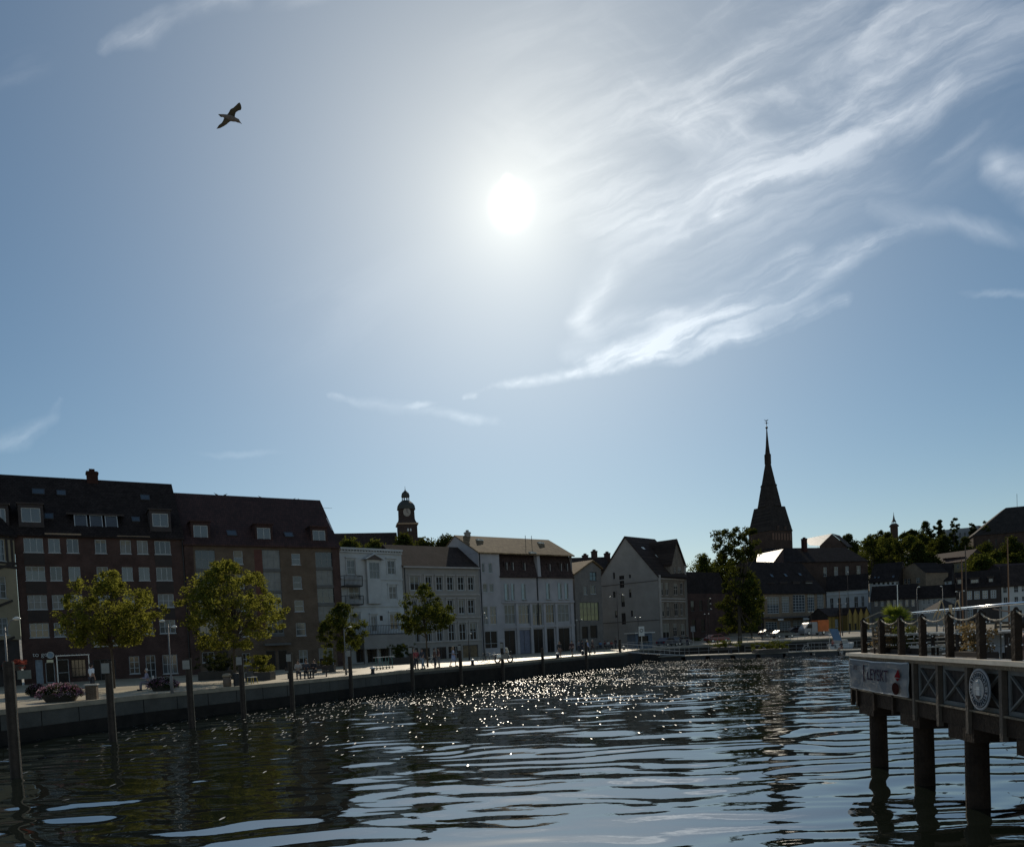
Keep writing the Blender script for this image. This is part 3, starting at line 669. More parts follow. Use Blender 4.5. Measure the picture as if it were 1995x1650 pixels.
for q in [(377, 1023, 405, 1049), (501, 1028, 527, 1053), (609.5, 1033, 634, 1056)]: dormer(rt, F3, *q, .45, ze3, k3, TILE, nx=2)
MB().bar((F3.uz(620, 1010, 6.5)[0], 3, zr3-2.7), (F3.uz(631, 1027, 5)[0], 1.6, zr3-4.4), .08).build('ladder', STW, rt)
u = F3.W-.5; MB().bar((u, 5.2, zr3-3), (u, 5.2, zr3-.9), .04).bar((u-.9, 5.2, zr3-1.05), (u+1.6, 5.2, zr3-1.05), .03).build('roof_antenna', IRON, rt)
ROOF3 = (F3, zr3, 6.8); ROOF2 = (F2, zr2, 7.2)

# ------------------------------------------------------------------ middle row
F4 = Fac(671.5, 101, 791, 107.0)
F5 = fac_d(791.6, 107.0, 939, .815, .58)
F6 = fac_d(939.6, F5.B.y, 1123, .81, .585)
# white ornate house
rt = F4.root('town_house', 'white ornate town house with pediment over its centre bay and iron balconies', 'house')
zt = F4.uz(722, 1072)[1]
wl4 = [(676, 1091, 692, 1119), (716, 1096, 736, 1128), (755, 1092, 770, 1119), (680, 1143, 701, 1168), (720, 1144, 731, 1172), (758, 1142, 773, 1167), (682, 1196, 702, 1226), (723, 1200, 734, 1230), (760, 1196, 776, 1226)]
tiny = [(736, 1142, 742, 1151), (740, 1199, 746, 1209)]
gr4 = [(694, 1264, 712, 1290), (716, 1264, 736, 1290), (742, 1263, 764, 1288), (770, 1262, 786, 1286)]
H4 = [F4.rect(*q) for q in wl4]; T4 = [F4.rect(*q) for q in tiny]; G4 = [F4.rect(*q) for q in gr4]
shell(rt, F4, zt, 12, BLU, H4+T4+G4)
for q in H4: window(rt, q, nx=2, nz=2, sill=False, fw=.1)
for q in T4: window(rt, q, nx=1, nz=1, sill=False, fm=FRD, gm=GLD)
for q in G4: window(rt, q, nx=2, nz=1, fm=FRD, gm=GLD, sill=False, name='shop_window')
c = MB(); c.box(-.1, -.45, zt-.05, F4.W+.0, .3, zt+.22); c.box(0, -.25, zt-.4, F4.W, -.003, zt-.22)
for py in (1128, 1180, 1236): z = F4.uz(730, py)[1]; c.box(0, -.14, z-.12, F4.W, -.004, z+.1)
for i in range(22): x = .2+i*(F4.W-.4)/21; c.box(x-.08, -.32, zt-.22, x+.08, -.004, zt-.055)
for q in H4:
    if q is H4[1]: continue
    c.box(q[0]-.25, -.22, q[3]+.25, q[1]+.25, -.006, q[3]+.42); c.box(q[0]-.2, -.08, q[2]-.05, q[0]-.02, -.005, q[3]+.2); c.box(q[1]+.02, -.08, q[2]-.05, q[1]+.2, -.005, q[3]+.2)
c.build('cornice', BLU, rt)
x0, z0 = F4.uz(704, 1090); x1 = F4.uz(742, 1091)[0]; xm = (x0+x1)/2; zp = F4.uz(722, 1081)[1]
pd = MB().prism([(x0, z0), (x1, z0), (xm, zp)], -.9, -.02).build('pediment', mat('dark_tympanum', (.10, .08, .07), .8), rt)
bay = MB(); wall(bay, x0+.5, x1-.5, F4.uz(720, 1176)[1], z0-.002, [H4[1]], -.5, .1)
for x in (x0+.5, x1-.5): bay.poly([(x, -.5, F4.uz(720, 1176)[1]), (x, 0, F4.uz(720, 1176)[1]), (x, 0, z0), (x, -.5, z0)])
bay.prism([(x0-.1, z0-.001), (x0+.25, z0-.001), (xm, zp-.05), (x1-.25, z0-.001), (x1+.1, z0-.001), (xm, zp+.15)], -1.0, -.1)
bay.build('bay', BLU, rt)
window(rt, H4[1], y=-.44, nx=3, nz=2, sill=False)
def balcony(root, F_, px0, px1, py0, py1, dep=1.3, bars=14, m=IRON):
    x0, x1, z0, z1 = F_.rect(px0, py0, px1, py1, -dep)
    b_ = MB().box(x0, -dep, z0-.15, x1, -.01, z0).bar((x0, -dep, z1), (x1, -dep, z1), .07).bar((x0, -dep, z1), (x0, 0, z1), .06).bar((x1, -dep, z1), (x1, 0, z1), .06)
    for i in range(bars+1): x = x0+(x1-x0)*i/bars; b_.bar((x, -dep, z0), (x, -dep, z1), .035 if 0 < i < bars else .08)
    b_.build('balcony', m, root)
balcony(rt, F4, 671, 706, 1121, 1140); balcony(rt, F4, 673, 708, 1160, 1176); balcony(rt, F4, 692, 800, 1218, 1234, 2.6, 34)
tr = MB(); x0 = F4.uz(690, 1240)[0]; x1 = F4.W; za = F4.uz(730, 1236)[1]; zb = F4.uz(730, 1262)[1]
tr.box(x0, -2.6, zb, x1, -.01, za); tr.box(x0-.1, -2.75, zb-.1, x1, -.01, zb-.003)
for i in range(5): x = x0+.15+(x1-x0-.4)*i/4; tr.box(x-.12, -2.5, -.1, x+.12, -2.2, zb-.1)
tr.build('terrace', GRY, rt)
ug = MB(); 
# grey house with brown roof
rt = F5.root('town_house', 'grey town house with brown tiled roof and three rows of tall windows', 'house')
zt = F5.uz(860, 1106)[1]; _, zr = F5.uz(830, 1066, 5.5)
gA = grid(F5, [(799, 817), (829, 841), (850, 862), (871, 883), (892, 904), (912, 923)], [(860, 1123, 1150)], 1137)
gB = grid(F5, [(803, 812), (826, 837), (849, 860), (872, 883), (894, 905), (912, 924)], [(915, 1168, 1195)], 1182)
gC = grid(F5, [(806, 817), (829, 840), (851, 862), (874, 886), (895, 908), (916, 929)], [(900, 1214, 1247)], 1230)
gD = [F5.rect(*q) for q in [(800, 1262, 815, 1292), (820, 1262, 838, 1290), (851, 1260, 870, 1284), (874, 1258, 897, 1286), (902, 1256, 932, 1288)]]
shell(rt, F5, zt, 11, GRY, gA[0]+gB[0]+gC[0]+gD)
for q in gA[0]+gB[0]+gC[0]: window(rt, q, nx=2, nz=2, gm=GLD, fw=.09)
for i, q in enumerate(gD): window(rt, q, nx=3 if i == 3 else 2, nz=2 if i == 3 else 1, fm=FRM if i == 3 else FRD, gm=mat('shop_display', (.14, .10, .05), .5, .5, 2) if i == 4 else GLD, name='shop_window', sill=False)
c = MB(); c.box(0, -.5, zt-.1, F5.W, .2, zt+.12)
for py in (1158, 1203, 1249): z = F5.uz(860, py)[1]; c.box(0, -.15, z-.12, F5.W, -.004, z+.08)
for q in gA[0]+gB[0]+gC[0]: c.box(q[0]-.22, -.08, q[2]-.1, q[0]-.04, -.005, q[3]+.1); c.box(q[1]+.04, -.08, q[2]-.1, q[1]+.22, -.005, q[3]+.1); c.box(q[0]-.3, -.18, q[3]+.12, q[1]+.3, -.006, q[3]+.28)
c.build('cornice', mat('grey_stone_trim', (.36, .34, .32), .85), rt)
rf, kk = gable_roof(rt, 0, F5.W, zt+.14, zr, 5.5, 11, TILEB, ov=.3)
for q in [(800, 1088, 808, 1094), (838, 1090, 846, 1095), (872, 1091, 880, 1096), (897, 1091, 905, 1096)]: skylight(rf, F5, *q, zt, kk)
MB().bar((.25, -.15, 0), (.25, -.15, zt), .12, n=6).build('drain_pipe', IRON, rt)

# pale house with sunlit weathered roof
rt = F6.root('apartment_building', 'pale lilac building with sunlit weathered clay roof above a dark mansard', 'building')
ze6 = F6.uz(1040, 1080)[1]; zm = F6.uz(1040, 1123)[1]
xL = 0; xb = F6.uz(975, 1110)[0]; W = F6.W
lw = [(939, 1097, 944, 1115), (952, 1097, 959, 1116), (941, 1137, 950, 1154), (954, 1137, 962, 1153), (942, 1181, 951, 1216), (955, 1181, 968, 1216), (944, 1229, 970, 1262)]
H6a = [F6.rect(*q) for q in lw]
w1 = MB(); wall(w1, 0, xb-.15, -.3, ze6, H6a, 0)
dep = 12.0
w1.poly([(0, 0, -.3), (0, dep, -.3), (0, dep, ze6), (0, 0, ze6)]); w1.poly([(W, .3, -.3), (W, dep, -.3), (W, dep, ze6), (W, .3, ze6)]); w1.poly([(0, dep, -.3), (W, dep, -.3), (W, dep, ze6), (0, dep, ze6)]); w1.poly([(xb-.15, 0, -.3), (xb-.15, .6, -.3), (xb-.15, .6, ze6), (xb-.15, 0, ze6)])
rA = [(983, 1137, 992, 1169), (996, 1137, 1003, 1169), (1016, 1137, 1025, 1168), (1064, 1136, 1072, 1167), (1087, 1136, 1095, 1167), (1100, 1136, 1108, 1167)]
rB = [(983, 1178, 1004, 1215), (1009, 1178, 1032, 1215), (1037, 1177, 1057, 1218), (1062, 1177, 1080, 1213), (1086, 1177, 1109, 1211)]
rC = [(982, 1228, 1004, 1256), (1010, 1227, 1034, 1254), (1040, 1225, 1058, 1254), (1063, 1224, 1080, 1252), (1088, 1223, 1110, 1250)]
HA, HB, HC = [[F6.rect(*q, .3) for q in l_] for l_ in (rA, rB, rC)]
HC = [(a, b_, .0, d) for a, b_, c_, d in HC]; H6a[-1] = (H6a[-1][0], H6a[-1][1], .0, H6a[-1][3])
wall(w1, xb-.15, W, -.3, zm, HA+HB+HC, .3)
w1.build('wall', PLB, rt)
for i, q in enumerate(H6a): window(rt, q, nx=1 if i < 4 else 2, nz=1 if i < 4 else 2, sill=i < 6, gm=GLS if i < 6 else GLD, name='window' if i < 6 else 'shop_window')
PAN = mat('pale_shutter', (.34, .42, .42), .6, .15, 3)
for i, q in enumerate(HA):
    window(rt, q, y=.36, nx=1, nz=1, sill=True, gm=GLS); MB().box(q[0]-.02, .2, q[2], q[0]+(q[1]-q[0])*.45, .28, q[3]).build('shutter', PAN, rt)
for q in HB: window(rt, q, y=.36, nx=3, nz=2, sill=False)
for i, q in enumerate(HC): window(rt, q, y=.36, nx=2, nz=1, sill=False, fm=FRD, gm=mat('blue_shop_panel', (.14, .15, .20), .6) if i == 1 else GLD, name='shop_window')
pl = MB()
for px in (977, 1006.5, 1034, 1060, 1083, 1113): x = F6.uz(px, 1200, .3)[0]; pl.box(x-.22, .05, -.2, x+.22, .297, F6.uz(px, 1176, .3)[1])
z = F6.uz(1040, 1173, .3)[1]; pl.box(xb-.1, .02, z-.12, W-.05, .296, z+.2); z = F6.uz(1040, 1220, .3)[1]; pl.box(xb-.1, .1, z-.2, W-.05, .294, z+.15)
x = F6.uz(1049, 1150)[0]; pl.build('pilaster', PLB, rt)
MB().bar((x, .22, z), (x, .22, zm), .14).bar((.2, -.08, 0), (.2, -.08, ze6), .12).build('drain_pipe', IRON, rt)
# mansard
ms = MB(); A6 = [(F6.rect(*q, .7)) for q in [(984, 1096, 988, 1116), (996, 1096, 1001, 1116), (1019, 1097, 1024, 1117), (1068, 1099, 1072, 1117), (1090, 1098, 1093, 1115), (1102, 1098, 1105, 1115)]]
ms.poly([(xb-.15, .12, zm), (W+.1, .12, zm), (W+.1, 1.1, ze6), (xb-.15, 1.1, ze6)]); ms.box(xb-.3, -.05, zm-.18, W+.1, .4, zm-.003); ms.poly([(xb-.15, .12, zm), (xb-.15, 2, zm), (xb-.15, 2, ze6), (xb-.15, 1.1, ze6)])
ms = ms.build('mansard', mat('dark_mansard_tile', (.075, .05, .045), .85, .3, 1, kind='tile', k=(.3, .25), spec=.2), rt)
for q in A6:
    d_ = MB().box(q[0]-.35, .45, q[2]-.1, q[0]+.4, 1.2, q[3]+.1).build('attic_window', mat('dark_mansard_tile', ()), ms)
    MB().poly([(q[0]-.2, .44, q[2]), (q[0]+.12, .44, q[2]), (q[0]+.12, .44, q[3]), (q[0]-.2, .44, q[3])]).build('pane', GLD, ms); MB().box(q[0]+.14, .4, q[2], q[0]+.24, .445, q[3]).build('frame', mat('pale_reveal', (.34, .33, .31), .7), ms)
x = F6.uz(1047, 1100, .5)[0]; MB().prism([(x-.3, zm-.1), (x+.3, zm-.1), (x+.15, ze6), (x-.4, ze6)], 0.05, .9).build('fire_wall', PLB, rt)
# shallow lit roof
zr6 = F6.uz(985, 1049.5, 6.2)[1]
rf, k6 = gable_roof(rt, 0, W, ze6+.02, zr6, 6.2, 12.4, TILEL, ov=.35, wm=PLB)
for q in [(931, 1049, 938, 1053), (1050, 1055, 1057, 1059), (1032, 1074, 1043, 1078)]:
    # raised bright rooflights
    cx, cy = (q[0]+q[2])/2, (q[1]+q[3])/2; lo, hi = 0, 6.2
    for _ in range(30):
        m_ = (lo+hi)/2; u, z = F6.uz(cx, cy, m_); lo, hi = (m_, hi) if z > ze6+k6*m_+.3 else (lo, m_)
    u, z = F6.uz(cx, cy, lo); MB().prism([(u-.55, z-.2), (u+.55, z-.2), (u+.55, z), (u-.55, z+.12)], lo-.3, lo+.9).build('rooflight', METR, rf)
chimney(rf, F6.uz(897, 1045, 6.2)[0]+1.3, 6.2, zr6-.5, zr6+.75, .7, GRY)
for px in (1024, 1036): u = F6.uz(px, 1060, 5)[0]; MB().bar((u, 5, zr6-1.5), (u, 5, zr6+.5), .09, n=6).build('vent_pipe', IRON, rf)

# ------------------------------------------------------------------ brick house, gable house, dark red house
def rects(F_, l_, off=0): return [F_.rect(*q, off) for q in l_]
F7 = Fac(1124, 128, 1176, 133)
rt = F7.root('brick_house', 'narrow grey brown brick house with one large green tinted window', 'house')
l7 = rects(F7, [(1130, 1173, 1167, 1209), (1149, 1114, 1162, 1131), (1137, 1142, 1144, 1158), (1150, 1140, 1161, 1157), (1134, 1220, 1146, 1244), (1150, 1218, 1164, 1243)])
ap = F7.uz(1153, 1094); le = F7.uz(1127, 1120); re_ = F7.uz(1176, 1110)
m = MB(); zt = le[1]; wall(m, 0, F7.W, -.3, zt, l7[0:1]+l7[2:]+[(l7[1][0], l7[1][1], l7[1][2], zt)] if l7[1][2] < zt else l7[0:1]+l7[2:], 0)
h = l7[1]; wy = [0, h[0], h[1], F7.W]
def roofz(x): return zt+(ap[1]-zt)*(1-abs(x-ap[0])/max(ap[0], F7.W-ap[0]))
xs = sorted([0, ap[0], F7.W])
m.poly([(0, 0, zt), (h[0], 0, zt), (h[0], 0, roofz(h[0])), *([(ap[0], 0, ap[1])] if ap[0] < h[0] else []), (0, 0, roofz(0))])
m.poly([(h[1], 0, zt), (F7.W, 0, zt), (F7.W, 0, roofz(F7.W)), *([(ap[0], 0, ap[1])] if ap[0] > h[1] else []), (h[1], 0, roofz(h[1]))])
m.poly([(h[0], 0, max(h[3], zt)), (h[1], 0, max(h[3], zt)), (h[1], 0, roofz(h[1])), *([(ap[0], 0, ap[1])] if h[0] < ap[0] < h[1] else []), (h[0], 0, roofz(h[0]))])
m.poly([(0, 0, -.3), (0, 14, -.3), (0, 14, roofz(0)), (0, 0, roofz(0))]); m.poly([(F7.W, 0, -.3), (F7.W, 14, -.3), (F7.W, 14, roofz(F7.W)), (F7.W, 0, roofz(F7.W))])
m.build('wall', GRB, rt)
window(rt, l7[0], nx=5, nz=3, fm=FRD, gm=GLG, sill=False, label='large green tinted window'); window(rt, l7[1], nx=2, nz=1, gm=mat('sky_blue_pane', (.10, .17, .20), .1), fm=FRD); window(rt, l7[2], nx=2, nz=1); window(rt, l7[3], nx=2, nz=1)
for q in l7[4:]: window(rt, q, nx=1, nz=1, fm=FRD, gm=GLD, sill=False, name='door')
r_ = MB()
for x0, x1 in ((-.3, ap[0]), (ap[0], F7.W+.3)):
    z0, z1 = roofz(x0), roofz(x1); r_.poly([(x0, -.3, z0+.05), (x1, -.3, z1+.05), (x1, 14, z1+.05), (x0, 14, z0+.05)]); r_.poly([(x0, -.3, z0+.05), (x0, -.3, z0+.3), (x1, -.3, z1+.3), (x1, -.3, z1+.05)]); r_.poly([(x0, -.3, z0+.3), (x1, -.3, z1+.3), (x1, 14, z1+.3), (x0, 14, z0+.3)])
r_.build('roof', TILEL, rt)
# roofs behind it
F7b = Fac(1112, 150, 1198, 152)
rt = F7b.root('row_house', 'dark low roof with chimneys behind the narrow brick house', 'house')
zt = F7b.uz(1150, 1110)[1]; shell(rt, F7b, zt, 8, GRB, [])
rf, _ = gable_roof(rt, 0, F7b.W, zt, F7b.uz(1160, 1087, 4)[1], 4, 8, TILEB)
for px, hz in ((1140, .6), (1158, 1.4), (1183, 1.0)): chimney(rf, F7b.uz(px, 1088, 4)[0], 4, zt, F7b.uz(px, 1087, 4)[1]+hz, 1.0, BRK)

F8 = Fac(1168, 148, 1286, 138)
rt = F8.root('gable_house', 'large grey rendered house with steep blank gable and brown tiled roof', 'house')
lf = F8.uz(1166, 1134); rg = F8.uz(1283, 1121); ap = F8.uz(1218, 1047)
l8 = rects(F8, [(1206, 1121, 1216, 1129), (1207, 1131, 1216, 1145), (1194, 1115, 1198, 1128), (1225, 1119, 1229, 1126), (1194, 1152, 1199, 1164), (1225, 1148, 1230, 1164), (1210, 1160, 1217, 1182), (1211, 1194, 1219, 1216), (1198, 1190, 1203, 1203), (1229, 1189, 1233, 1201)])
zt = min(lf[1], rg[1]); W = F8.W
m = MB(); zcut = max(q[3] for q in l8)+.3
def slope(z): # left and right limits of the gable at height z
    if z <= lf[1]: a = 0
    else: a = ap[0]*(z-lf[1])/(ap[1]-lf[1])
    if z <= rg[1]: b_ = W
    else: b_ = W-(W-ap[0])*(z-rg[1])/(ap[1]-rg[1])
    return a, b_
z0w = min(zt, zcut)
wall(m, 0, W, -.3, z0w, [q for q in l8 if q[2] < z0w], 0)
a, b_ = slope(zcut); inner = [q for q in l8 if q[3] > z0w]
if zcut > z0w:
    wall(m, a+.0, b_, z0w, zcut, inner, 0); m.poly([(0, 0, z0w), (a, 0, z0w), (a, 0, zcut)]) ; m.poly([(b_, 0, z0w), (W, 0, z0w), (b_, 0, zcut)])
m.poly([(a, 0, zcut), (b_, 0, zcut), (ap[0], 0, ap[1])])
D8 = 9.2
m.poly([(0, 0, -.3), (0, D8, -.3), (0, D8, zt), (0, 0, zt)]); m.poly([(0, D8, -.3), (W, D8, -.3), (W, D8, zt), (ap[0], D8, ap[1]), (0, D8, zt)])
m.build('wall', GRY, rt)
for q in l8: window(rt, q, nx=2 if q[1]-q[0] > .8 else 1, nz=1, fm=FRD, gm=GLD, sill=False)
st = MB(); za = F8.uz(1166, 1142)[1]; zb = F8.uz(1281, 1131)[1]; st.box(0, -.06, (za+zb)/2-.07, W, -.004, (za+zb)/2+.07); z = F8.uz(1240, 1210)[1]; st.box(0, -.06, z-.07, W, -.004, z+.07); st.build('string_course', mat('dark_band', (.10, .09, .085), .9), rt)
r_ = MB(); th = .25
for P0, P1 in (((-.25, lf[1]-.35), ap), (ap, (W+.3, rg[1]-.4))):
    (x0, z0), (x1, z1) = P0, P1
    for t_ in (0.02, th): r_.poly([(x0, -.25, z0+t_), (x1, -.25, z1+t_), (x1, D8+.2, z1+t_), (x0, D8+.2, z0+t_)])
    r_.poly([(x0, -.25, z0), (x0, -.25, z0+th), (x1, -.25, z1+th), (x1, -.25, z1)])
rf = r_.build('roof', TILEB, rt)
# front side of the same house, seen at a slant
DS = 7.6
F8s = Fac(1287, 138, 1338.5, 145)
sh = [(1285.5, 1135, 1293, 1160), (1296.5, 1135, 1303, 1160), (1313, 1136, 1321, 1159), (1325, 1135, 1331, 1158), (1288.5, 1174, 1295, 1201), (1299, 1174, 1305, 1201), (1314, 1174, 1322, 1200), (1326, 1174, 1331, 1199), (1313, 1105, 1318, 1117), (1321, 1104, 1328, 1116), (1292, 1214, 1305, 1243), (1312, 1214, 1320, 1240), (1327, 1215, 1335, 1238)]
l8s = rects(F8s, sh)
rs = MB(); Ws = F8s.W; zes = F8s.uz(1300, 1121)[1]
gx0 = F8s.uz(1306, 1100)[0]; gxm, gzm = F8s.uz(1316, 1053); gx1 = Ws
low = [q for q in l8s if q[3] < zes]
inv = CM.inverted()
q8 = thing('front_wing', '', '') ; bpy.data.objects.remove(q8)
fr = bpy.data.objects.new('front', None); COL.objects.link(fr); fr.parent = rt
rel = Vector((F8s.A.x-F8.A.x, F8s.A.y-F8.A.y)); da = F8s.ang-F8.ang
lx = rel.x*F8.d.x+rel.y*F8.d.y; ly = rel.x*F8.n.x+rel.y*F8.n.y
bpy.data.objects.remove(fr)
TR8 = Matrix.Translation((lx, ly, 0)) @ Matrix.Rotation(da, 4, 'Z')
def put(o):
    if o: o.matrix_local = TR8
    return o
wall(rs, 0, Ws, -.3, zes, low, 0)
zg = F8s.uz(1320, 1101)[1]; hi_ = [q for q in l8s if q[2] > zes-.5 and q not in low]
wall(rs, gx0, gx1, zes, zg, [q for q in l8s if q[3] > zes and q[2] < zg], 0)
rs.poly([(gx0, 0, zg), (gx1, 0, zg), (gxm, 0, gzm)])
rs.poly([(Ws, 0, -.3), (Ws, 9, -.3), (Ws, 9, zg), (Ws, 0, zg)])
rs.poly([(gx0, 0, zes), (gx0, 5, zes), (gx0, 5, zg), (gx0, 0, zg)])
put(rs.build('front_wall', mat('sand_brick', (.16, .13, .10), .9, .3, 1, kind='brick'), rt))
for q in l8s: put(window(rt, q, nx=2, nz=2, sill=False, fw=.12, gm=GLD, fm=mat('stone_frame', (.36, .33, .30), .8)))
tr = MB()
for py in (1128, 1166, 1171, 1205): z = F8s.uz(1310, py)[1]; tr.box(-.05, -.18, z-.13, Ws+.05, -.005, z+.1)
tr.box(-.1, -.25, -.2, .35, -.006, zes); tr.box(Ws-.3, -.25, -.2, Ws+.1, -.006, zg)
put(tr.build('stone_trim', mat('stone_frame', ()), rt))
r_ = MB()
for (x0, z0), (x1, z1) in (((gx0-.2, zg-.3), (gxm, gzm)), ((gxm, gzm), (gx1+.25, zg-.4))):
    for t_ in (.02, .3): r_.poly([(x0, -.35, z0+t_), (x1, -.35, z1+t_), (x1, 7, z1+t_), (x0, 7, z0+t_)])
    r_.poly([(x0, -.35, z0), (x0, -.35, z0+.3), (x1, -.35, z1+.3), (x1, -.35, z1)])
put(r_.build('cross_gable_roof', TILEB, rt))
for px, py in ((1253, 1073), (1268, 1073)):
    k8 = (ap[1]-rg[1])/(W-ap[0]); 
    q_ = MB(); x_ = ap[0]+(px-1240)*.09+.8; z_ = ap[1]-(x_-ap[0])*k8+.35; y_ = 2.2+(px-1253)*.16
    q_.poly([(x_-.4, y_, z_+.4*k8*.6), (x_+.4, y_, z_-.4*k8), (x_+.4, y_+.8, z_-.4*k8), (x_-.4, y_+.8, z_+.4*k8*.6)]); q_.build('skylight', METR, rf)
F9 = Fac(1340, 158, 1420, 166)
rt = F9.root('brick_house', 'dark red brick house with slate mansard, half hidden behind the tall tree', 'house')
zt = F9.uz(1357, 1156)[1]; l9 = rects(F9, [(1346, 1170, 1353, 1190), (1362, 1169, 1369, 1189), (1378, 1168, 1385, 1188), (1348, 1206, 1356, 1230), (1366, 1206, 1374, 1230)])
shell(rt, F9, zt, 12, BRK, l9)
for q in l9: window(rt, q, nx=1, nz=2, fm=FRD, gm=GLD)
zr = F9.uz(1357, 1114, 2)[1]; MB().poly([(0, 0, zt), (F9.W, 0, zt), (F9.W, 2, zr), (0, 2, zr)]).poly([(0, 2, zr), (F9.W, 2, zr), (F9.W, 12, zr+.3), (0, 12, zr+.3)]).poly([(0, 0, zt), (0, 2, zr), (0, 12, zr+.3), (0, 12, zt)]).poly([(F9.W, 0, zt), (F9.W, 12, zt), (F9.W, 12, zr+.3), (F9.W, 2, zr)]).build('roof', SLATE, rt)
# ------------------------------------------------------------------ churches
def tower_at(px, Y): 
    p = hor(px)*Y; return p
def zat(px, py, Y): return PD(px, py, Y).z
# baroque tower with clock, behind the white house
Y = 190; c = tower_at(805, Y)
rt = thing('church', 'brick church with domed clock tower and long nave roof, behind the white ornate house', 'church', (c.x, c.y, 0), R(12)); rt.scale = (.86, .86, 1)
zz = lambda py: zat(795, py, Y)
w2 = 2.6*1.02; b = MB()
b.box(-w2, -w2, -2, w2, w2, zz(1024)); body = b.build('tower', mat('tower_brick', (.045, .032, .028), .9, .3, .6, kind='brick', spec=.15), rt)
MB().box(-w2-.35, -w2-.35, zz(1024)+.003, w2+.35, w2+.35, zz(1022)+.1).build('cornice', mat('sandstone', ()), rt)
def oct_(prof, m, nm, lb=None): return MB().lathe(prof, 8, rot=R(22.5)).build(nm, m, rt, label=lb)
oct_([(3.2, zz(1022)), (2.55, zz(1014)), (2.45, zz(1010)), (2.4, zz(993))], mat('tower_brick', (.045, .032, .028), .9, .3, .6, kind='brick', spec=.15), 'clock_stage')
oct_([(2.75, zz(993)+.003), (2.7, zz(991)), (2.6, zz(986)), (2.1, zz(981)), (1.25, zz(976)), (1.05, zz(975))], COPP, 'dome')
ln = MB()
for i in range(8):
    a = math.pi*2*i/8+R(22.5); ln.bar((1.0*math.cos(a), 1.0*math.sin(a), zz(975.5)), (1.0*math.cos(a), 1.0*math.sin(a), zz(968)), .2)
ln.build('lantern', COPP, rt)
oct_([(1.2, zz(968.5)), (1.25, zz(966)), (1.05, zz(961)), (.5, zz(957.5)), (.15, zz(955)), (.05, zz(951))], COPP, 'lantern_dome')
MB().bar((0, 0, zz(951)), (0, 0, zz(947)), .1, n=6).build('finial', IRON, rt)
cf = MB(); n = 16; zc = zz(1000); cf.v = [(1.05*math.cos(6.283*i/n), -2.32, zc+1.05*math.sin(6.283*i/n)) for i in range(n)]; cf.f = [tuple(range(n))]; cf.v += [(x, -2.26, z) for x, y, z in cf.v[:n]]; cf.f += [(i, n+i, n+(i+1) % n, (i+1) % n) for i in range(n)]
ck = cf.build('clock_face', mat('clock_face', (.30, .28, .25), .6), rt); MB().bar((0, -2.36, zc), (0, -2.36, zc+.8), .1).bar((0, -2.36, zc), (.5, -2.36, zc-.2), .1).build('hand', IRON, ck)
for x in (-.15, .6): 
    q = MB().box(x, -w2-.04, zz(1037), x+.38, -w2-.004, zz(1032)); q.build('belfry_opening', mat('painted_sky', (.55, .6, .62), .5), rt, label='tall pale belfry opening')  # opaque pale plates; the sky showing through is put in as colour
pL = PD(651, 1060, Y); zr = zz(1031.5); Ln = (c.x-pL.x)/math.cos(R(12))/.86
nv = MB(); nv.prism([(-Ln, -2), (-w2, -2), (-w2, zr-5), (-Ln, zr-5)], -.5, 11); nv.build('nave', mat('tower_brick', (.045, .032, .028), .9, .3, .6, kind='brick', spec=.15), rt)
nr = MB(); nr.poly([(-Ln, -1, zr-5.6), (-w2, -1, zr-5.6), (-w2, 5.2, zr), (-Ln+.6, 5.2, zr)]); nr.poly([(-Ln, 11.4, zr-5.6), (-w2, 11.4, zr-5.6), (-w2, 5.2, zr), (-Ln+.6, 5.2, zr)]); nr.poly([(-Ln, -1, zr-5.6), (-Ln, 11.4, zr-5.6), (-Ln+.6, 5.2, zr)]); nr.build('nave_roof', TILEB, rt)
ae = MB(); za = zz(1047); ae.poly([(w2, 0, za), (w2+1.6, 0, za), (w2+3.2, 0, za-1.6), (w2, 0, za-1.6)]); ae.prism([(w2, -2), (w2+3.4, -2), (w2+3.4, za-1.8), (w2+1.7, za), (w2, za)], .3, 8); ae.build('porch', mat('tower_brick', (.045, .032, .028), .9, .3, .6, kind='brick', spec=.15), rt)

# gothic spire church
Y = 215; c = tower_at(1507, Y); s_ = Y/F
rt = thing('church', 'tall dark spire church with weathercock, rising above the right hand roofs', 'church', (c.x, c.y, 0), R(28))
zz = lambda py: zat(1500, py, Y)
hw = 4.05
MB().box(-hw, -hw, -2, hw, hw, zz(1038)).build('tower', mat('dark_brick', (.055, .036, .028), .9, .35, .5, kind='brick', spec=.15), rt)
def sq(prof, nm, m=SLATE, n=4, rot=R(45)): return MB().lathe([(r*1.414 if n == 4 else r, z) for r, z in prof], n, rot=rot).build(nm, m, rt)
dk = mat('dark_shingle', (.045, .038, .034), .85, .3, .6, kind='tile', k=(.3, .3), spec=.2)
sq([(hw+.15, zz(1038)+.003), (hw+.0, zz(1034)), (2.9, zz(989)), (2.5, zz(989)+.05)], 'lower_spire', dk)
MB().lathe([(3.4, zz(989)+.06), (2.75, zz(966)), (2.2, zz(948)), (2.35, zz(947)), (2.0, zz(944)), (1.5, zz(927)), (.85, zz(905)), (.8, zz(886)), (.7, zz(884)), (.45, zz(868)), (.26, zz(850)), (.12, zz(834)), (.06, zz(832))], 8, rot=R(22.5)).build('spire', dk, rt)
MB().box(-.62, -.62, zz(904), .62, .62, zz(885)).build('spire_lantern', dk, rt)
cz = zz(832); wv = MB().bar((0, 0, cz), (0, 0, zz(818)), .12, n=6).ball((0, 0, zz(833)), .35).ball((0, 0, zz(824)), .22).bar((-.7, 0, zz(824)), (.7, 0, zz(824)), .08)
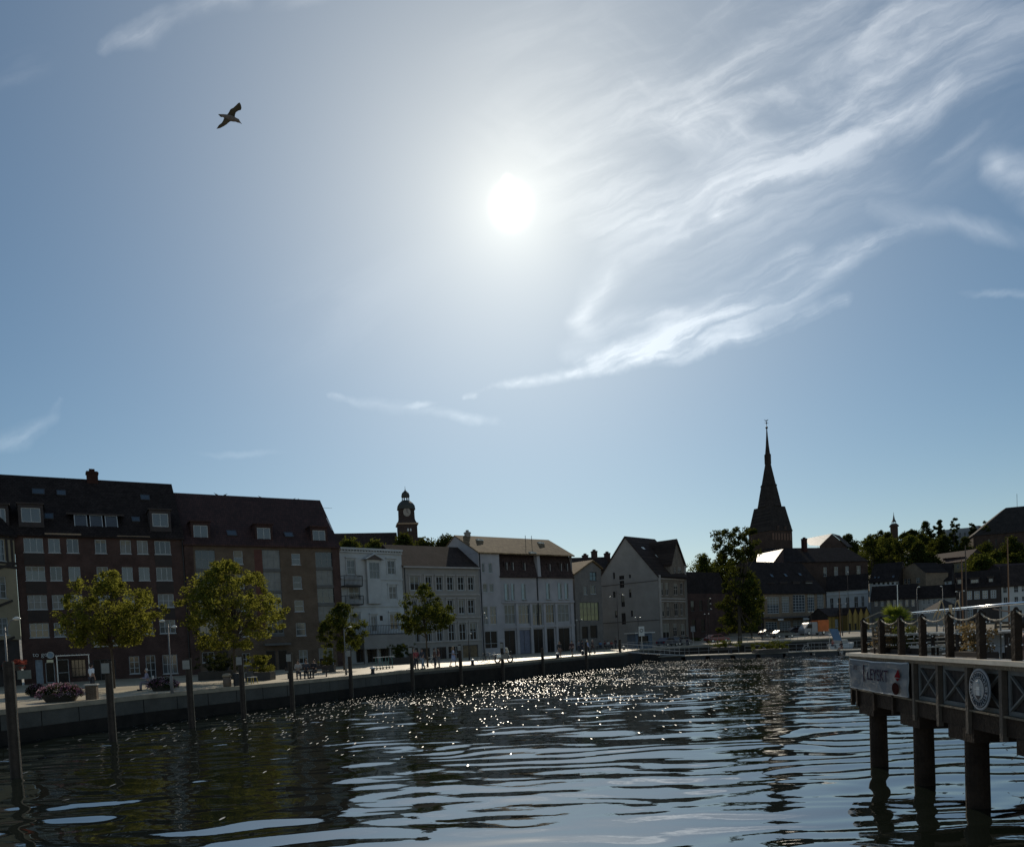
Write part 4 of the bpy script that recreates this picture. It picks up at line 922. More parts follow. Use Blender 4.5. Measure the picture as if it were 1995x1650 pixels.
wv.poly([(-.8, .05, zz(817)), (-.2, .05, zz(819)), (.3, .05, zz(818)), (.8, .05, zz(815.5)), (.6, .05, zz(818.5)), (.1, .05, zz(820.5)), (-.5, .05, zz(820))]).build('weathercock', IRON, rt)
for i, (dx, py) in enumerate(((-1.4, 1031), (1.4, 1031))):
    for f_ in ((lambda a, d: (a, -d)), (lambda a, d: (d, a))):
        x, y = f_(dx, 3.86); MB().box(x-.4, y-.3, zz(1036), x+.4, y+.3, zz(1029)).build('louvre_dormer', mat('dark_brick', ()), rt)
ga = MB()
for i in range(-3, 4): ga.box(i*1.1-.3, -hw-.08, zz(1056), i*1.1+.3, -hw-.004, zz(1043))
for i in range(-3, 4): ga.box(hw+.004, i*1.1-.3, zz(1056), hw+.08, i*1.1+.3, zz(1043))
ga.build('blind_arcade', mat('old_brick', (.15, .09, .065), .9), rt)
# nave with its glaring metal roof
def para(nm, pts, m, rt, back=9.0):
    """roof slab whose four corners are given as column, row and distance"""
    P4 = [PD(*q)-rt.location for q in pts]; M_ = Matrix.Rotation(-rt.rotation_euler[2], 3, 'Z'); P4 = [M_ @ p for p in P4]
    b = MB(); b.poly(P4); n = (P4[1]-P4[0]).cross(P4[2]-P4[0]).normalized(); n = n if n.z > 0 else -n; lo = [p-n*.3 for p in P4]; b.poly(lo)
    for i in range(4): b.poly([P4[i], P4[(i+1) % 4], lo[(i+1) % 4], lo[i]])
    return b.build(nm, m, rt)

# ------------------------------------------------------------------ the row along the quay head and the hill houses
def simple(px0, Y0, px1, Y1, pe, pr, s, wm, rm, wins, name, label, cat='house', depth=None, nx=2, nz=2, fm=None, gm=None, gz=0, ov=.3, trim=None, frame_w=.09, base=-.3, back_wm=True):
    """house with its street front between two columns, eaves at pe and ridge at pr (rows at the middle)"""
    F_ = Fac(px0, Y0, px1, Y1); F_.gz = gz; rt = F_.root(name, label, cat)
    pm = (px0+px1)/2; ze = F_.uz(pm, pe)[1]; dp = depth or 2*s
    rr = rects(F_, wins)
    shell(rt, F_, ze, dp, wm, rr, z0=base, sidem=mat('party_wall', (.05, .042, .037), .9, .3, .8, spec=.1))
    for q in rr: window(rt, q, nx=nx, nz=nz, fm=fm, gm=gm, sill=False, fw=frame_w)
    rf = None; k = 1
    if pr is not None:
        zr = F_.uz(pm, pr, s)[1]; rf, k = gable_roof(rt, 0, F_.W, ze, zr, s, dp, rm, ov=ov, wm=mat('party_wall', ()))
    if trim:
        c = MB()
        for py in trim: z = F_.uz(pm, py)[1]; c.box(0, -.2, z-.12, F_.W, -.004, z+.12)
        c.build('cornice', wm, rt)
    return F_, rt, rf, ze, k
# large commercial house with white glazing
w10 = [(1495, 1163, 1518, 1195), (1523, 1162, 1538, 1193), (1545, 1158, 1569, 1192), (1573, 1155, 1587, 1191), (1592, 1154, 1605, 1190)]
F10, rt, rf, ze, k = simple(1489, 166, 1610, 179, 1154, 1098, 6, mat('ochre_brick', (.20, .15, .10), .9, .3, 1, kind='brick'), SLATE, w10 + [(1492, 1211, 1515, 1240), (1519, 1210, 1541, 1238), (1546, 1208, 1572, 1236), (1577, 1206, 1604, 1234)], 'shop_building', 'dark roofed shop building with five tall white gridded windows, below the spire', 'building', nx=4, nz=6, frame_w=.12)
for q in [(1496, 1139, 1508, 1149), (1521, 1138, 1533, 1147), (1546, 1137, 1558, 1146), (1570, 1135, 1583, 1144)]: dormer(rt, F10, *q, 1.6, ze, k, mat('dark_cladding', ()), nx=4, side=.15)
x0, z = F10.uz(1492, 1204); MB().box(-.2, -1.6, z-.15, F10.W, .0, z+.2).build('canopy', mat('dark_canopy', (.10, .09, .085), .7), rt)
x0, x1, z0, z1 = F10.rect(1503, 1206, 1513, 1209); MB().box(x0, -1.75, z0, x1, -1.62, z1).build('shop_sign', mat('sign_letters', ()), rt)
x0, x1, z0, z1 = F10.rect(1552, 1204, 1568, 1208); MB().box(x0, -1.75, z0, x1, -1.62, z1).build('shop_sign', mat('sign_letters', ()), rt)
for q in [(1500, 1119, 1505, 1126), (1527, 1118, 1532, 1125), (1555, 1117, 1560, 1123)]: skylight(rf, F10, *q, ze, k)
# bright church hall roofs behind it
c = hor(1500)*188
def on_plane(P0, n, px, py):
    d = ray(px, py); t = n.dot(P0-Vector((0, 0, EYE)))/n.dot(d); return (Vector((0, 0, EYE))+d*t)
rt = thing('church_hall', 'low hall whose pale metal roof glares in the sun left of the spire foot', 'building', (c.x, c.y, 0), 0)
n_h = Vector((-.42, -.16, .89)).normalized(); HP = [on_plane(PD(1473, 1104, 188), n_h, *q) for q in ((1473, 1104), (1475, 1080), (1526, 1069), (1505, 1098))]; print('hall', [tuple(round(c, 1) for c in p) for p in HP])
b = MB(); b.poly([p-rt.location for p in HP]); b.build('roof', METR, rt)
b = MB(); pa = [HP[0], HP[3], HP[2], HP[1]]; pp = [p-rt.location for p in pa]
for i in range(4): a_, b_ = pp[i], pp[(i+1) % 4]; b.poly([a_-Vector((0, 0, .4)), b_-Vector((0, 0, .4)), (b_.x, b_.y, -2), (a_.x, a_.y, -2)])
b.build('wall', BRK, rt)
c = hor(1600)*232
rt = thing('church_hall', 'gabled hall with sunlit pale roof right of the spire, above the dark roofs', 'building', (c.x, c.y, 0), 0)
n_h = Vector((-.46, -.20, .87)).normalized(); HQ = [on_plane(PD(1599, 1063, 224), n_h, *q) for q in ((1566, 1050), (1621, 1039), (1599, 1063), (1577, 1062))]; print('hall2', [tuple(round(c, 1) for c in p) for p in HQ])
b = MB(); b.poly([p-rt.location for p in HQ]); b.build('roof', METR, rt)
P_ = lambda px, py, Y: PD(px, py, Y)-rt.location
g_ = MB(); g_.poly([P_(1621, 1039.5, 224.6), P_(1650, 1064, 224.6), P_(1650, 1110, 224.6), P_(1594, 1110, 222.6), P_(1597, 1063, 222.6)]); g_.poly([P_(1621, 1039, 224.5), P_(1652, 1065, 224), P_(1662, 1066, 238), P_(1636, 1043, 238)]); g_.build('wall', mat('dark_brick', ()), rt)
# big dark roofed red building
w11 = [(1604, 1105, 1611, 1123), (1625, 1104, 1633, 1122), (1647, 1103, 1654, 1121), (1669, 1102, 1677, 1120)]
F11, rt, rf, ze, k = simple(1532, 200, 1694, 208, 1094, 1068, 8, mat('dark_brick', ()), SLATE, w11, 'school_building', 'long dark building with pale arched windows and slate roof, behind the blue house', 'building', nx=2, nz=2)
chimney(rf, F11.uz(1562, 1060, 7)[0], 6, ze+2, F11.uz(1562, 1049, 6)[1], 1.1, mat('chimney_brick', ()))
# blue ornate house
w12 = [(1617, 1165, 1624, 1186), (1632, 1164, 1639, 1185), (1648, 1163, 1655, 1184), (1664, 1162, 1672, 1183), (1678, 1161, 1684, 1182)]
F12, rt, rf, ze, k = simple(1612, 190, 1693, 186, 1148, 1121, 4, BLU, SLATE, w12, 'town_house', 'pale blue house with five arched windows under a slate roof', 'house', gm=GLD, trim=(1150, 1157, 1191))
# yellow huts on the quay head
YEL = mat('yellow_boards', (.30, .21, .055), .8, .25, 2, kind='plank')
F13, rt, rf, ze, k = simple(1613, 162, 1653, 165, 1199, 1185, 2.4, YEL, TILEB, [(1627, 1206, 1634, 1222), (1643, 1212, 1649, 1230)], 'yellow_hut', 'long yellow boarded hut with dark roof, beside the orange van', 'hut', nx=2, nz=1, gm=mat('pale_poster', (.28, .32, .34), .6, .4, 2))
hutL = ['first', 'second', 'third', 'fourth']
for i, px in enumerate((1656, 1667, 1678, 1689)):
    Fh = Fac(px-5, 161+i*.6, px+5, 161+i*.6+.4); rt = Fh.root('yellow_gable_hut', 'narrow yellow hut with pointed gable, %s from the long yellow hut' % hutL[i], 'hut', 'pointed yellow huts')
    zt = Fh.uz(px, 1197-i*.4)[1]; zp = Fh.uz(px, 1184-i*.4)[1]; W = Fh.W; m = MB(); hh = [Fh.rect(px-2, 1214, px+2.2, 1233)]; hh = [(hh[0][0], hh[0][1], .0, hh[0][3])]
    wall(m, 0, W, -.1, zt, hh); m.poly([(0, 0, zt), (W, 0, zt), (W/2, 0, zp)])
    for x in (0, W): m.poly([(x, 0, -.1), (x, 3, -.1), (x, 3, zt), (x, 0, zt)])
    m.build('wall', YEL, rt); window(rt, hh[0], nx=1, nz=1, fm=FRD, gm=GLD, name='door', sill=False)
    r_ = MB()
    for x0, x1, z0, z1 in ((-.08, W/2, zt-.15, zp), (W/2, W+.08, zp, zt-.15)):
        for t_ in (.02, .12): r_.poly([(x0, -.12, z0+t_), (x1, -.12, z1+t_), (x1, 3.1, z1+t_), (x0, 3.1, z0+t_)])
        r_.poly([(x0, -.12, z0), (x0, -.12, z0+.12), (x1, -.12, z1+.12), (x1, -.12, z1)])
    r_.build('roof', TILEB, rt)
# further right
F14, rt, rf, ze, k = simple(1696, 192, 1752, 188, 1132, 1098, 6, BLU, SLATE, [(1700+i*9, 1133.5, 1706+i*9, 1139) for i in range(6)], 'row_house', 'slate roofed house with pale window band, left of the ochre gabled house', 'house', nx=1, nz=1, gm=GLD)
for q in [(1703, 1124, 1707, 1128), (1710, 1124, 1714, 1128), (1738, 1122, 1743, 1127)]: skylight(rf, F14, *q, ze, k)
F14b, rt, rf, ze, k = simple(1698, 178, 1788, 173, 1166, 1141, 3.5, mat('dark_render', (.10, .095, .09), .9), SLATE, [(1704+i*12, 1168, 1710+i*12, 1181) for i in range(7)], 'row_house', 'low dark house behind the potted palm', 'house', gm=GLS)
F15 = Fac(1752, 194, 1806, 186); rt = F15.root('gable_house', 'ochre brick house with broad blunt gable, between two slate roofs on the slope', 'house')
ap = F15.uz(1781, 1097); zl = F15.uz(1753, 1112)[1]; zr = F15.uz(1803, 1116)[1]; W = F15.W; h15 = rects(F15, [(1761, 1127, 1766, 1137), (1768, 1127, 1774, 1137), (1785, 1125, 1793, 1135)])
zc = max(q[3] for q in h15)+.2; zc = min(zc, zl, zr); m = MB(); wall(m, 0, W, -1, zc, [(a, b_, c_, min(d, zc-.01)) for a, b_, c_, d in h15]); m.poly([(0, 0, zc), (W, 0, zc), (W, 0, zr), (ap[0], 0, ap[1]), (0, 0, zl)])
for x, z in ((0, zl), (W, zr)): m.poly([(x, 0, -1), (x, 7, -1), (x, 7, z), (x, 0, z)])
m.build('wall', mat('ochre_brick', ()), rt)
for q in h15: window(rt, q, nx=2, nz=2, sill=False)
b = MB(); b.poly([(-.2, -.2, zl), (ap[0], -.2, ap[1]+.1), (ap[0], 7, ap[1]+.1), (-.2, 7, zl)]); b.build('roof', METR, rt, label='sunlit pale roof slope'); MB().poly([(W+.2, -.2, zr), (ap[0], -.2, ap[1]+.1), (ap[0], 7, ap[1]+.1), (W+.2, 7, zr)]).build('roof', SLATE, rt)  # sunlight put into the colour: pale material on the left slope, slate opposite
F16, rt, rf, ze, k = simple(1807, 190, 1856, 187, 1131, 1099, 5, BLU, SLATE, [(1811+i*8, 1132.5, 1816+i*8, 1138) for i in range(5)], 'row_house', 'slate roofed house right of the ochre gabled house', 'house', nx=1, nz=1, gm=GLD)
F17, rt, rf, ze, k = simple(1790, 174, 1866, 171, 1163, 1141, 3, mat('stone_render', (.27, .27, .26), .9, .3, 1), SLATE, [(1797+i*10, 1166, 1802+i*10, 1177) for i in range(7)]+[(1797+i*10, 1183, 1802+i*10, 1194) for i in range(3)], 'row_house', 'pale stone house with two rows of small windows behind the black tent', 'house', gm=GLD)
F18, rt, rf, ze, k = simple(1864, 171, 1951, 167, 1143, 1113, 4, DRK, SLATE, [(1884, 1151, 1894, 1168), (1898, 1151, 1909, 1167), (1914, 1150, 1925, 1166), (1930, 1149, 1941, 1165), (1884, 1186, 1896, 1204), (1904, 1186, 1914, 1202)], 'timbered_house', 'black timbered house with four bright white windows in a row', 'house', nx=2, nz=3, frame_w=.2, trim=(1143.5,))
for q, n in (((1866, 1129, 1874, 1139), 2), ((1892, 1129, 1906, 1138), 4), ((1927, 1127, 1934, 1135), 2)): dormer(rt, F18, *q, .8, ze, k, DRK, nx=n, side=.2)
F19, rt, rf, ze, k = simple(1952, 168, 2060, 163, 1138, 1100, 5, WHT, TILEB, [(1954, 1142, 1962, 1155), (1975, 1141, 1984, 1154), (1990, 1140, 2000, 1152), (1955, 1163, 1963, 1176), (1976, 1162, 1984, 1175), (1991, 1161, 1999, 1174), (2020, 1140, 2030, 1152), (2040, 1140, 2050, 1152)], 'town_house', 'white rendered house at the right edge behind the brown mast', 'house', gm=GLD)
F20, rt, rf, ze, k = simple(1960, 186, 2080, 188, 1112, 1097, 3.5, GRY, TILE, [], 'row_house', 'small red roofed house above the white house at the right edge', 'house')
# hill row
F21, rt, rf, ze, k = simple(1806, 238, 1884, 226, 1097, 1078, 5, CRM, TILE, [(1846+i*9, 1099, 1850+i*9, 1107) for i in range(4)], 'terrace_house', 'cream house with long red tiled roof and many small dormers on the slope', 'house', gm=GLD, gz=6, base=-8)
for i in range(6):
    px = 1838+i*7.5; py = 1090.5-i*.6; dormer(rt, F21, px, py, px+3.2, py+5, 1.5, ze, k, TILE, nx=1, side=.12)
F22, rt, rf, ze, k = simple(1836, 318, 1910, 312, 1029, None, 5, mat('hill_render', (.26, .28, .29), .9), SLATE, [(1840+i*9.5, 1037, 1844+i*9.5, 1048) for i in range(7)], 'apartment_block', 'flat topped pale apartment block on the hill among poplars', 'building', gz=20, base=-12, depth=14, gm=GLD)
F22b, rt, rf, ze, k = simple(1896, 306, 1911, 304, 1024, None, 5, mat('hill_render', ()), SLATE, [], 'stair_tower', 'narrow pale tower at the right end of the hilltop block', 'building', gz=20, base=-12, depth=10)
F23 = Fac(1900, 262, 2120, 250); F23.gz = 14; rt = F23.root('great_hall', 'huge dark hipped roof building on the hill at the right edge', 'building', gz=14)
ze = F23.uz(1910, 1040)[1]; ax, az = F23.uz(1966, 985, 4); m = MB(); wall(m, 0, F23.W, -10, ze, rects(F23, [(1925+i*14, 1050, 1929+i*14, 1062) for i in range(5)])); m.poly([(0, 0, -10), (0, 26, -10), (0, 26, ze), (0, 0, ze)]); m.build('wall', mat('dark_brick', ()), rt)
for q in rects(F23, [(1925+i*14, 1050, 1929+i*14, 1062) for i in range(5)]): window(rt, q, nx=1, nz=2, fm=FRD, gm=GLD, sill=False)
W = F23.W; MB().poly([(-.4, -.4, ze-.5), (W, -.4, ze-.5), (W, 9, az), (ax, 9, az)]).poly([(-.4, -.4, ze-.5), (ax, 9, az), (ax, 17, az), (-.4, 26, ze-.5)]).poly([(ax, 9, az), (W, 9, az), (W, 17, az), (ax, 17, az)]).build('roof', mat('dark_shingle', ()), rt)
u = F23.uz(1983, 985, 9)[0]; MB().bar((u, 10, az), (u, 10, az+4.5), .12, n=5).build('mast', IRON, rt)
# little turret on the skyline
Y = 330; c = hor(1747)*Y
rt = thing('hill_tower', 'small square tower with needle spire on the wooded skyline', 'tower', (c.x, c.y, 20), R(20)); zz = lambda py: PD(1746, py, Y).z-20
MB().box(-1.05, -1.05, -4, 1.05, 1.05, zz(1026)).build('tower', mat('dark_brick', ()), rt); MB().lathe([(1.9, zz(1026)+.01), (1.9, zz(1024)), (1.1, zz(1020))], 4, rot=R(45)).build('parapet', mat('dark_brick', ()), rt)
ln = MB()
for i in range(4): a = R(45+90*i); ln.bar((.7*math.cos(a), .7*math.sin(a), zz(1020)), (.7*math.cos(a), .7*math.sin(a), zz(1016)), .22)
ln.build('lantern', IRON, rt); MB().lathe([(.95, zz(1016)), (.45, zz(1012)), (.12, zz(1003)), (.03, zz(997))], 8).build('spire', COPP, rt)
# black tent on the far quay
Y = 142; c = hor(1838)*Y
rt = thing('tent', 'black pointed tent roof behind the steel rail of the deck', 'tent', (c.x, c.y, 0)); zz = lambda py: PD(1838, py, Y).z; r_ = 3.1
MB().poly([(-r_, -r_, zz(1192)), (r_, -r_, zz(1192)), (0, 0, zz(1167))]).poly([(r_, -r_, zz(1192)), (r_, r_, zz(1192)), (0, 0, zz(1167))]).poly([(r_, r_, zz(1192)), (-r_, r_, zz(1192)), (0, 0, zz(1167))]).poly([(-r_, r_, zz(1192)), (-r_, -r_, zz(1192)), (0, 0, zz(1167))]).poly([(-r_, -r_, zz(1192)), (r_, -r_, zz(1192)), (r_, r_, zz(1192)), (-r_, r_, zz(1192))]).build('canopy', mat('black_canvas', (.035, .028, .025), .9), rt)
for sx in (-1, 1):
    for sy in (-1, 1): MB().bar((sx*(r_-.1), sy*(r_-.1), 0), (sx*(r_-.1), sy*(r_-.1), zz(1192)), .09, n=6).build('pole', IRON, rt)

# ------------------------------------------------------------------ trees
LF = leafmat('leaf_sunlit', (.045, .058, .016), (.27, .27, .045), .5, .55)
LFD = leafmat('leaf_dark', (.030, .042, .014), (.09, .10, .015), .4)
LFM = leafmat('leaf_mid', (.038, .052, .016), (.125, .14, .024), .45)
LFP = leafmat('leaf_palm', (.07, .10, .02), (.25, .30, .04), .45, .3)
def leaves(rs, centres, rad, per, size, flat=.8):
    n = len(centres)*per; c = np.repeat(np.array(centres), per, 0)
    d = rs.normal(size=(n, 3)); d /= np.linalg.norm(d, axis=1)[:, None]; r = rs.random(n)**.5
    p = c+d*(r*np.repeat(rad, per))[:, None]*np.array([1, 1, flat])
    u = rs.normal(size=(n, 3)); u /= np.linalg.norm(u, axis=1)[:, None]; v = np.cross(u, rs.normal(size=(n, 3))); v /= np.linalg.norm(v, axis=1)[:, None]
    s = size*(.6+.8*rs.random(n))[:, None]
    q = np.stack([p-u*s, p-v*s*.55, p+u*s, p+v*s*.55], 1).reshape(-1, 3)
    return q
def leafmesh(name, q, m):
    me = bpy.data.meshes.new(name); n = len(q)//4
    me.vertices.add(len(q)); me.vertices.foreach_set('co', q.astype(np.float32).ravel())
    me.loops.add(len(q)); me.loops.foreach_set('vertex_index', np.arange(len(q), dtype=np.int32)); me.polygons.add(n)
    me.polygons.foreach_set('loop_start', np.arange(0, 4*n, 4, dtype=np.int32)); me.polygons.foreach_set('loop_total', np.full(n, 4, dtype=np.int32)); me.update(); me.validate(); me.materials.append(m); return me
def tree(seed, h, w, zb, m, ncl=70, per=150, leaf=.1, label='', name='tree', loc=(0, 0, 0), shape=None, tr=.16, group=None, gaps=.5, clr=.55, multi=False, cat='tree'):
    """h total height, w crown width, zb height where the crown starts; shape(t) = relative half width at height t of the crown"""
    rs = np.random.RandomState(seed); rd = random.Random(seed)
    shape = shape or (lambda t: math.sin(math.pi*min(1, .12+.88*t)**.75)**.6)
    rt = thing(name, label, cat, loc, rd.random()*6, group); b = MB(); cent = []; rad = []
    hc = h-zb; nl = 9; split = zb+hc*.12
    top = Vector((rd.uniform(-.3, .3), rd.uniform(-.3, .3), zb+hc*.45))
    b.bar((0, 0, -.1), (0, 0, split*.6), tr*2.1, n=8, w2=tr*1.6); b.bar((0, 0, split*.6), tuple(top), tr*1.6, n=8, w2=tr*.8)
    lobes = [(rs.uniform(0, 6.28), rs.uniform(.1, .95), rs.uniform(.75, 1.18)) for _ in range(nl*2)]
    for i in range(ncl):
        a, t, g = lobes[i % len(lobes)]; a += rs.normal()*.55; t = min(1, max(0, t+rs.normal()*.15))
        rr = w/2*shape(t)*g*(rs.random()**.35)
        p = Vector((rr*math.cos(a), rr*math.sin(a), zb+hc*t)); cent.append(p); rad.append(clr*(.6+.8*rs.random()))
        if i % 3 == 0:
            z0 = split*.7+(top.z-split*.7)*rs.random()*.9; mid = Vector((p.x*.45, p.y*.45, z0+(p.z-z0)*.6)); b.bar((top.x*.4, top.y*.4, z0), tuple(mid), tr*.55, n=5, w2=tr*.3).bar(tuple(mid), tuple(p), tr*.3, n=4, w2=tr*.1)
    b.build('trunk', BARK, rt)
    q = leaves(rs, [tuple(c) for c in cent], np.array(rad), per, leaf)
    o = bpy.data.objects.new('crown', leafmesh('crown', q, m)); COL.objects.link(o); o.parent = rt
    return rt
def T(px0, px1, pt, pb, Y, seed, m, label, gz=0, **k):
    pc = (px0+px1)/2; s = Y/F; top = PD(pc, pt, Y).z-gz; zb = PD(pc, pb, Y).z-gz; c = PD(pc, (pt+pb)/2, Y)
    return tree(seed, top-.15, (px1-px0)*s*(.93 if Y < 80 else .86), zb, m, label=label, loc=(c.x, c.y, gz), **k)
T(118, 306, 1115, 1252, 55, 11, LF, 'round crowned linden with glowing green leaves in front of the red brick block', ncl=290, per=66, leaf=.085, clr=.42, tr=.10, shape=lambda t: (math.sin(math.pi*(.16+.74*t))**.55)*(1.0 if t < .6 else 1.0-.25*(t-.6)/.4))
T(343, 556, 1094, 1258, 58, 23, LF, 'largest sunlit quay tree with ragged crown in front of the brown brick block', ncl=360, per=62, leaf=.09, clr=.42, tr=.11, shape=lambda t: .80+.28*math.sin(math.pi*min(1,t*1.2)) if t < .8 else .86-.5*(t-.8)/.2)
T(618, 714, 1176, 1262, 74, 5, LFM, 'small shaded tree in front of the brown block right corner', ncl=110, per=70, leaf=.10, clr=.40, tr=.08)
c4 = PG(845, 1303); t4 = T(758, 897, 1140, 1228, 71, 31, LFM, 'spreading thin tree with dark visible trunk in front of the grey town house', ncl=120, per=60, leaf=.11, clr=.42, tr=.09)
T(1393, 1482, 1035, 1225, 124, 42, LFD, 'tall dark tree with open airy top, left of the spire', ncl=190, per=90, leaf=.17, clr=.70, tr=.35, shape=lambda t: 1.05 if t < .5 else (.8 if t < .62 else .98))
hillL = [(1340, 1400, 1085, 1170, 172, LFM, 'bushy green tree between the gable house and the tall tree'), (1375, 1440, 1080, 1190, 182, LFD, 'dark tree behind the left side of the tall tree'), (1352, 1392, 1096, 1180, 190, LFM, 'lighter tree peeping over the dark red house'),
         (1438, 1486, 1120, 1215, 150, LFD, 'dark low tree under the glaring hall roof'),
         (1664, 1730, 1046, 1120, 238, LFM, 'light green tree right of the school roof on the slope'), (1700, 1762, 1040, 1110, 240, LFM, 'light green tree in the middle of the slope wood'), (1738, 1808, 1046, 1118, 236, LFM, 'broad light green tree at the right of the slope wood'),
         (1768, 1812, 1060, 1125, 226, LFD, 'dark green tree above the slate roofs'), (1690, 1742, 1036, 1075, 300, LFD, 'dark tree left of the small skyline tower'), (1630, 1675, 1046, 1090, 262, LFD, 'dark tree beside the sunlit gabled hall'),
         (1752, 1800, 1030, 1085, 300, LFD, 'dark tree right of the small skyline tower'), (1785, 1822, 1018, 1080, 305, LFD, 'tall dark hilltop tree with rounded top'), (1805, 1842, 1020, 1080, 300, LFD, 'dark hilltop tree left of the poplar'),
         (1826, 1836, 1015, 1075, 296, LFD, 'slender poplar left of the hilltop block'), (1850, 1868, 1011, 1070, 290, LFD, 'tall twin topped poplar in front of the hilltop block'), (1888, 1902, 1020, 1080, 280, LFD, 'poplar in front of the right end of the hilltop block'), (1914, 1930, 1016, 1090, 262, LFD, 'poplar left of the great dark roof'),
         (1815, 1862, 1045, 1100, 262, LFD, 'dark bushy tree below the hilltop block'), (1855, 1905, 1050, 1105, 256, LFD, 'dark tree under the right half of the hilltop block'), (1895, 1950, 1060, 1130, 232, LFD, 'dark tree below the great dark roof'), (1890, 1945, 1082, 1130, 205, LFM, 'rounded olive tree behind the timbered house'), (1940, 2000, 1050, 1110, 236, LFD, 'dark tree at the right edge below the great roof'), (1800, 1850, 1052, 1095, 270, LFD, 'dark tree on the slope left of the red terrace roof'),
         (848, 892, 1044, 1090, 150, LFD, 'rounded bushy tree on the slope behind the brown roofed grey house'), (772, 804, 1046, 1088, 152, LFD, 'tree in front of the domed tower'), (806, 850, 1055, 1090, 148, LFD, 'low tree right of the domed tower'),
         (655, 706, 1056, 1095, 140, LFM, 'bush rising over the left of the white house cornice'), (700, 768, 1060, 1098, 141, LFM, 'low bush over the middle of the white house cornice')]
for i, (a, b_, t_, bt, Y, m, lb) in enumerate(hillL):
    c = hor((a+b_)/2)*Y; gz = ground_z(c.x, c.y); pop = 'poplar' in lb
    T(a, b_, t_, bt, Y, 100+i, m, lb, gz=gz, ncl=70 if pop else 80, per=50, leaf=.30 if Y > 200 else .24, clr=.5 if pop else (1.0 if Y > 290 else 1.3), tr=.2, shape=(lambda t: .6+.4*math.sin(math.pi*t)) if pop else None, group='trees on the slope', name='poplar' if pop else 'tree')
# filling woodland on the hill: single trees, each a copy of three kinds
CI = CM.inverted()
def proj(p):
    q = CI @ (Vector(p)-Vector((0, 0, EYE))); return 997.5+F*q.x/-q.z, PY-F*q.y/-q.z
LIM = [(1200, 1100), (1340, 1096), (1400, 1084), (1640, 1062), (1700, 1052), (1740, 1040), (1765, 1036), (1815, 1042), (1830, 1064), (1915, 1066), (1960, 1058), (2200, 1056)]
kinds = []; tone = ['olive', 'dark', 'blackish']
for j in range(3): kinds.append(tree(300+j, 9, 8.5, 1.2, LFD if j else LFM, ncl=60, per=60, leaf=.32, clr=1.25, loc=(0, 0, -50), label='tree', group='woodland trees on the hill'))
rd = random.Random(8); pts = []
for k in range(900):
    Y = rd.uniform(212, 350); px = rd.uniform(1640, 2080) if k % 4 else rd.uniform(1250, 1640)
    if px < 1640: Y = rd.uniform(235, 330)
    p = hor(px)*Y
    if all((p-q[0]).length > 8.5 for q in pts) and len(pts) < 96: pts.append((p, px))
marks = [(1400, 'the dark red house'), (1480, 'the tall dark tree'), (1580, 'the spire church'), (1660, 'the sunlit gabled hall'), (1735, 'the pale window band'), (1800, 'the ochre gabled house'), (1860, 'the red terrace roof'), (1940, 'the timbered house'), (9999, 'the white corner house')]
cnt = {}; first = [True]*3
ordw = ['first', 'second', 'third', 'fourth', 'fifth', 'sixth', 'seventh', 'eighth', 'ninth', 'tenth', 'eleventh', 'twelfth', 'thirteenth', 'fourteenth', 'fifteenth', 'sixteenth', 'seventeenth', 'eighteenth', 'nineteenth', 'twentieth']
for k, (p, px) in enumerate(sorted(pts, key=lambda q: q[1])):
    j = k % 3; s = rd.uniform(.7, 1.1); gz = ground_z(p.x, p.y)-.3
    lim = next(a[1]+(b_[1]-a[1])*(px-a[0])/(b_[0]-a[0]) for a, b_ in zip(LIM, LIM[1:]) if a[0] <= px <= b_[0])
    while s > .3 and proj((p.x, p.y, gz+9.6*s))[1] < lim: s *= .93
    if s <= .34: continue
    mk = next(m for e_, m in marks if px < e_); row = 'upper' if p.y > 280 else 'lower'; key = (mk, row); cnt[key] = cnt.get(key, 0)+1
    lb = '%s tree, %s from left on the %s slope behind %s' % (tone[j], ordw[min(19, cnt[key]-1)], row, mk)
    if first[j]: first[j] = False; r = kinds[j]; r.location = (p.x, p.y, gz); r.scale = (s,)*3; r['label'] = lb
    else: dup(kinds[j], (p.x, p.y, gz), rd.random()*6, lb, 'woodland trees on the hill', (s, s, s))
# ------------------------------------------------------------------ mooring piles
PILE = mat('tarred_pile', (.055, .042, .032), .85, .4, 3, kind='plank', k=(1.5, 0), bump=.5, spec=.3)
CAPM = mat('pale_pile_cap', (.24, .24, .22), .6, .15, 3)
ordn = ['nearest and thickest mooring pile, at the left edge of the picture', 'tall mooring pile in front of the brick pillar by the flowers', 'mooring pile left of the round stone bollard', 'mooring pile between the round stone bollard and the yellow legged chair',
        'mooring pile in front of the dark doorway of the brown block', 'mooring pile below the small shaded tree', 'mooring pile left of the group by the thin tree', 'mooring pile right of the woman in pale blue', 'mooring pile right of the motorcycle',
        'low mooring pile at the middle of the bright quay', 'mooring pile beside the person in light blue', 'mooring pile at the quay corner by the gangway']
plist = [(16, 1288, 24.5, .32, 0), (210, 1287, 34.5, .31, 1), (366, 1282, 39.5, .32, 1), (468, 1276, 44, .29, 1), (564, 1271, 48, .27, 1), (680, 1264, 57, .27, 1), (800, 1259, 63, .28, 1), (895, 1255, 69, .28, 1), (977, 1251, 73.5, .28, 1), (1056, 1262, 80, .28, 0), (1141, 1251, 87, .28, 0), (1207, 1246, 97, .30, 0)]
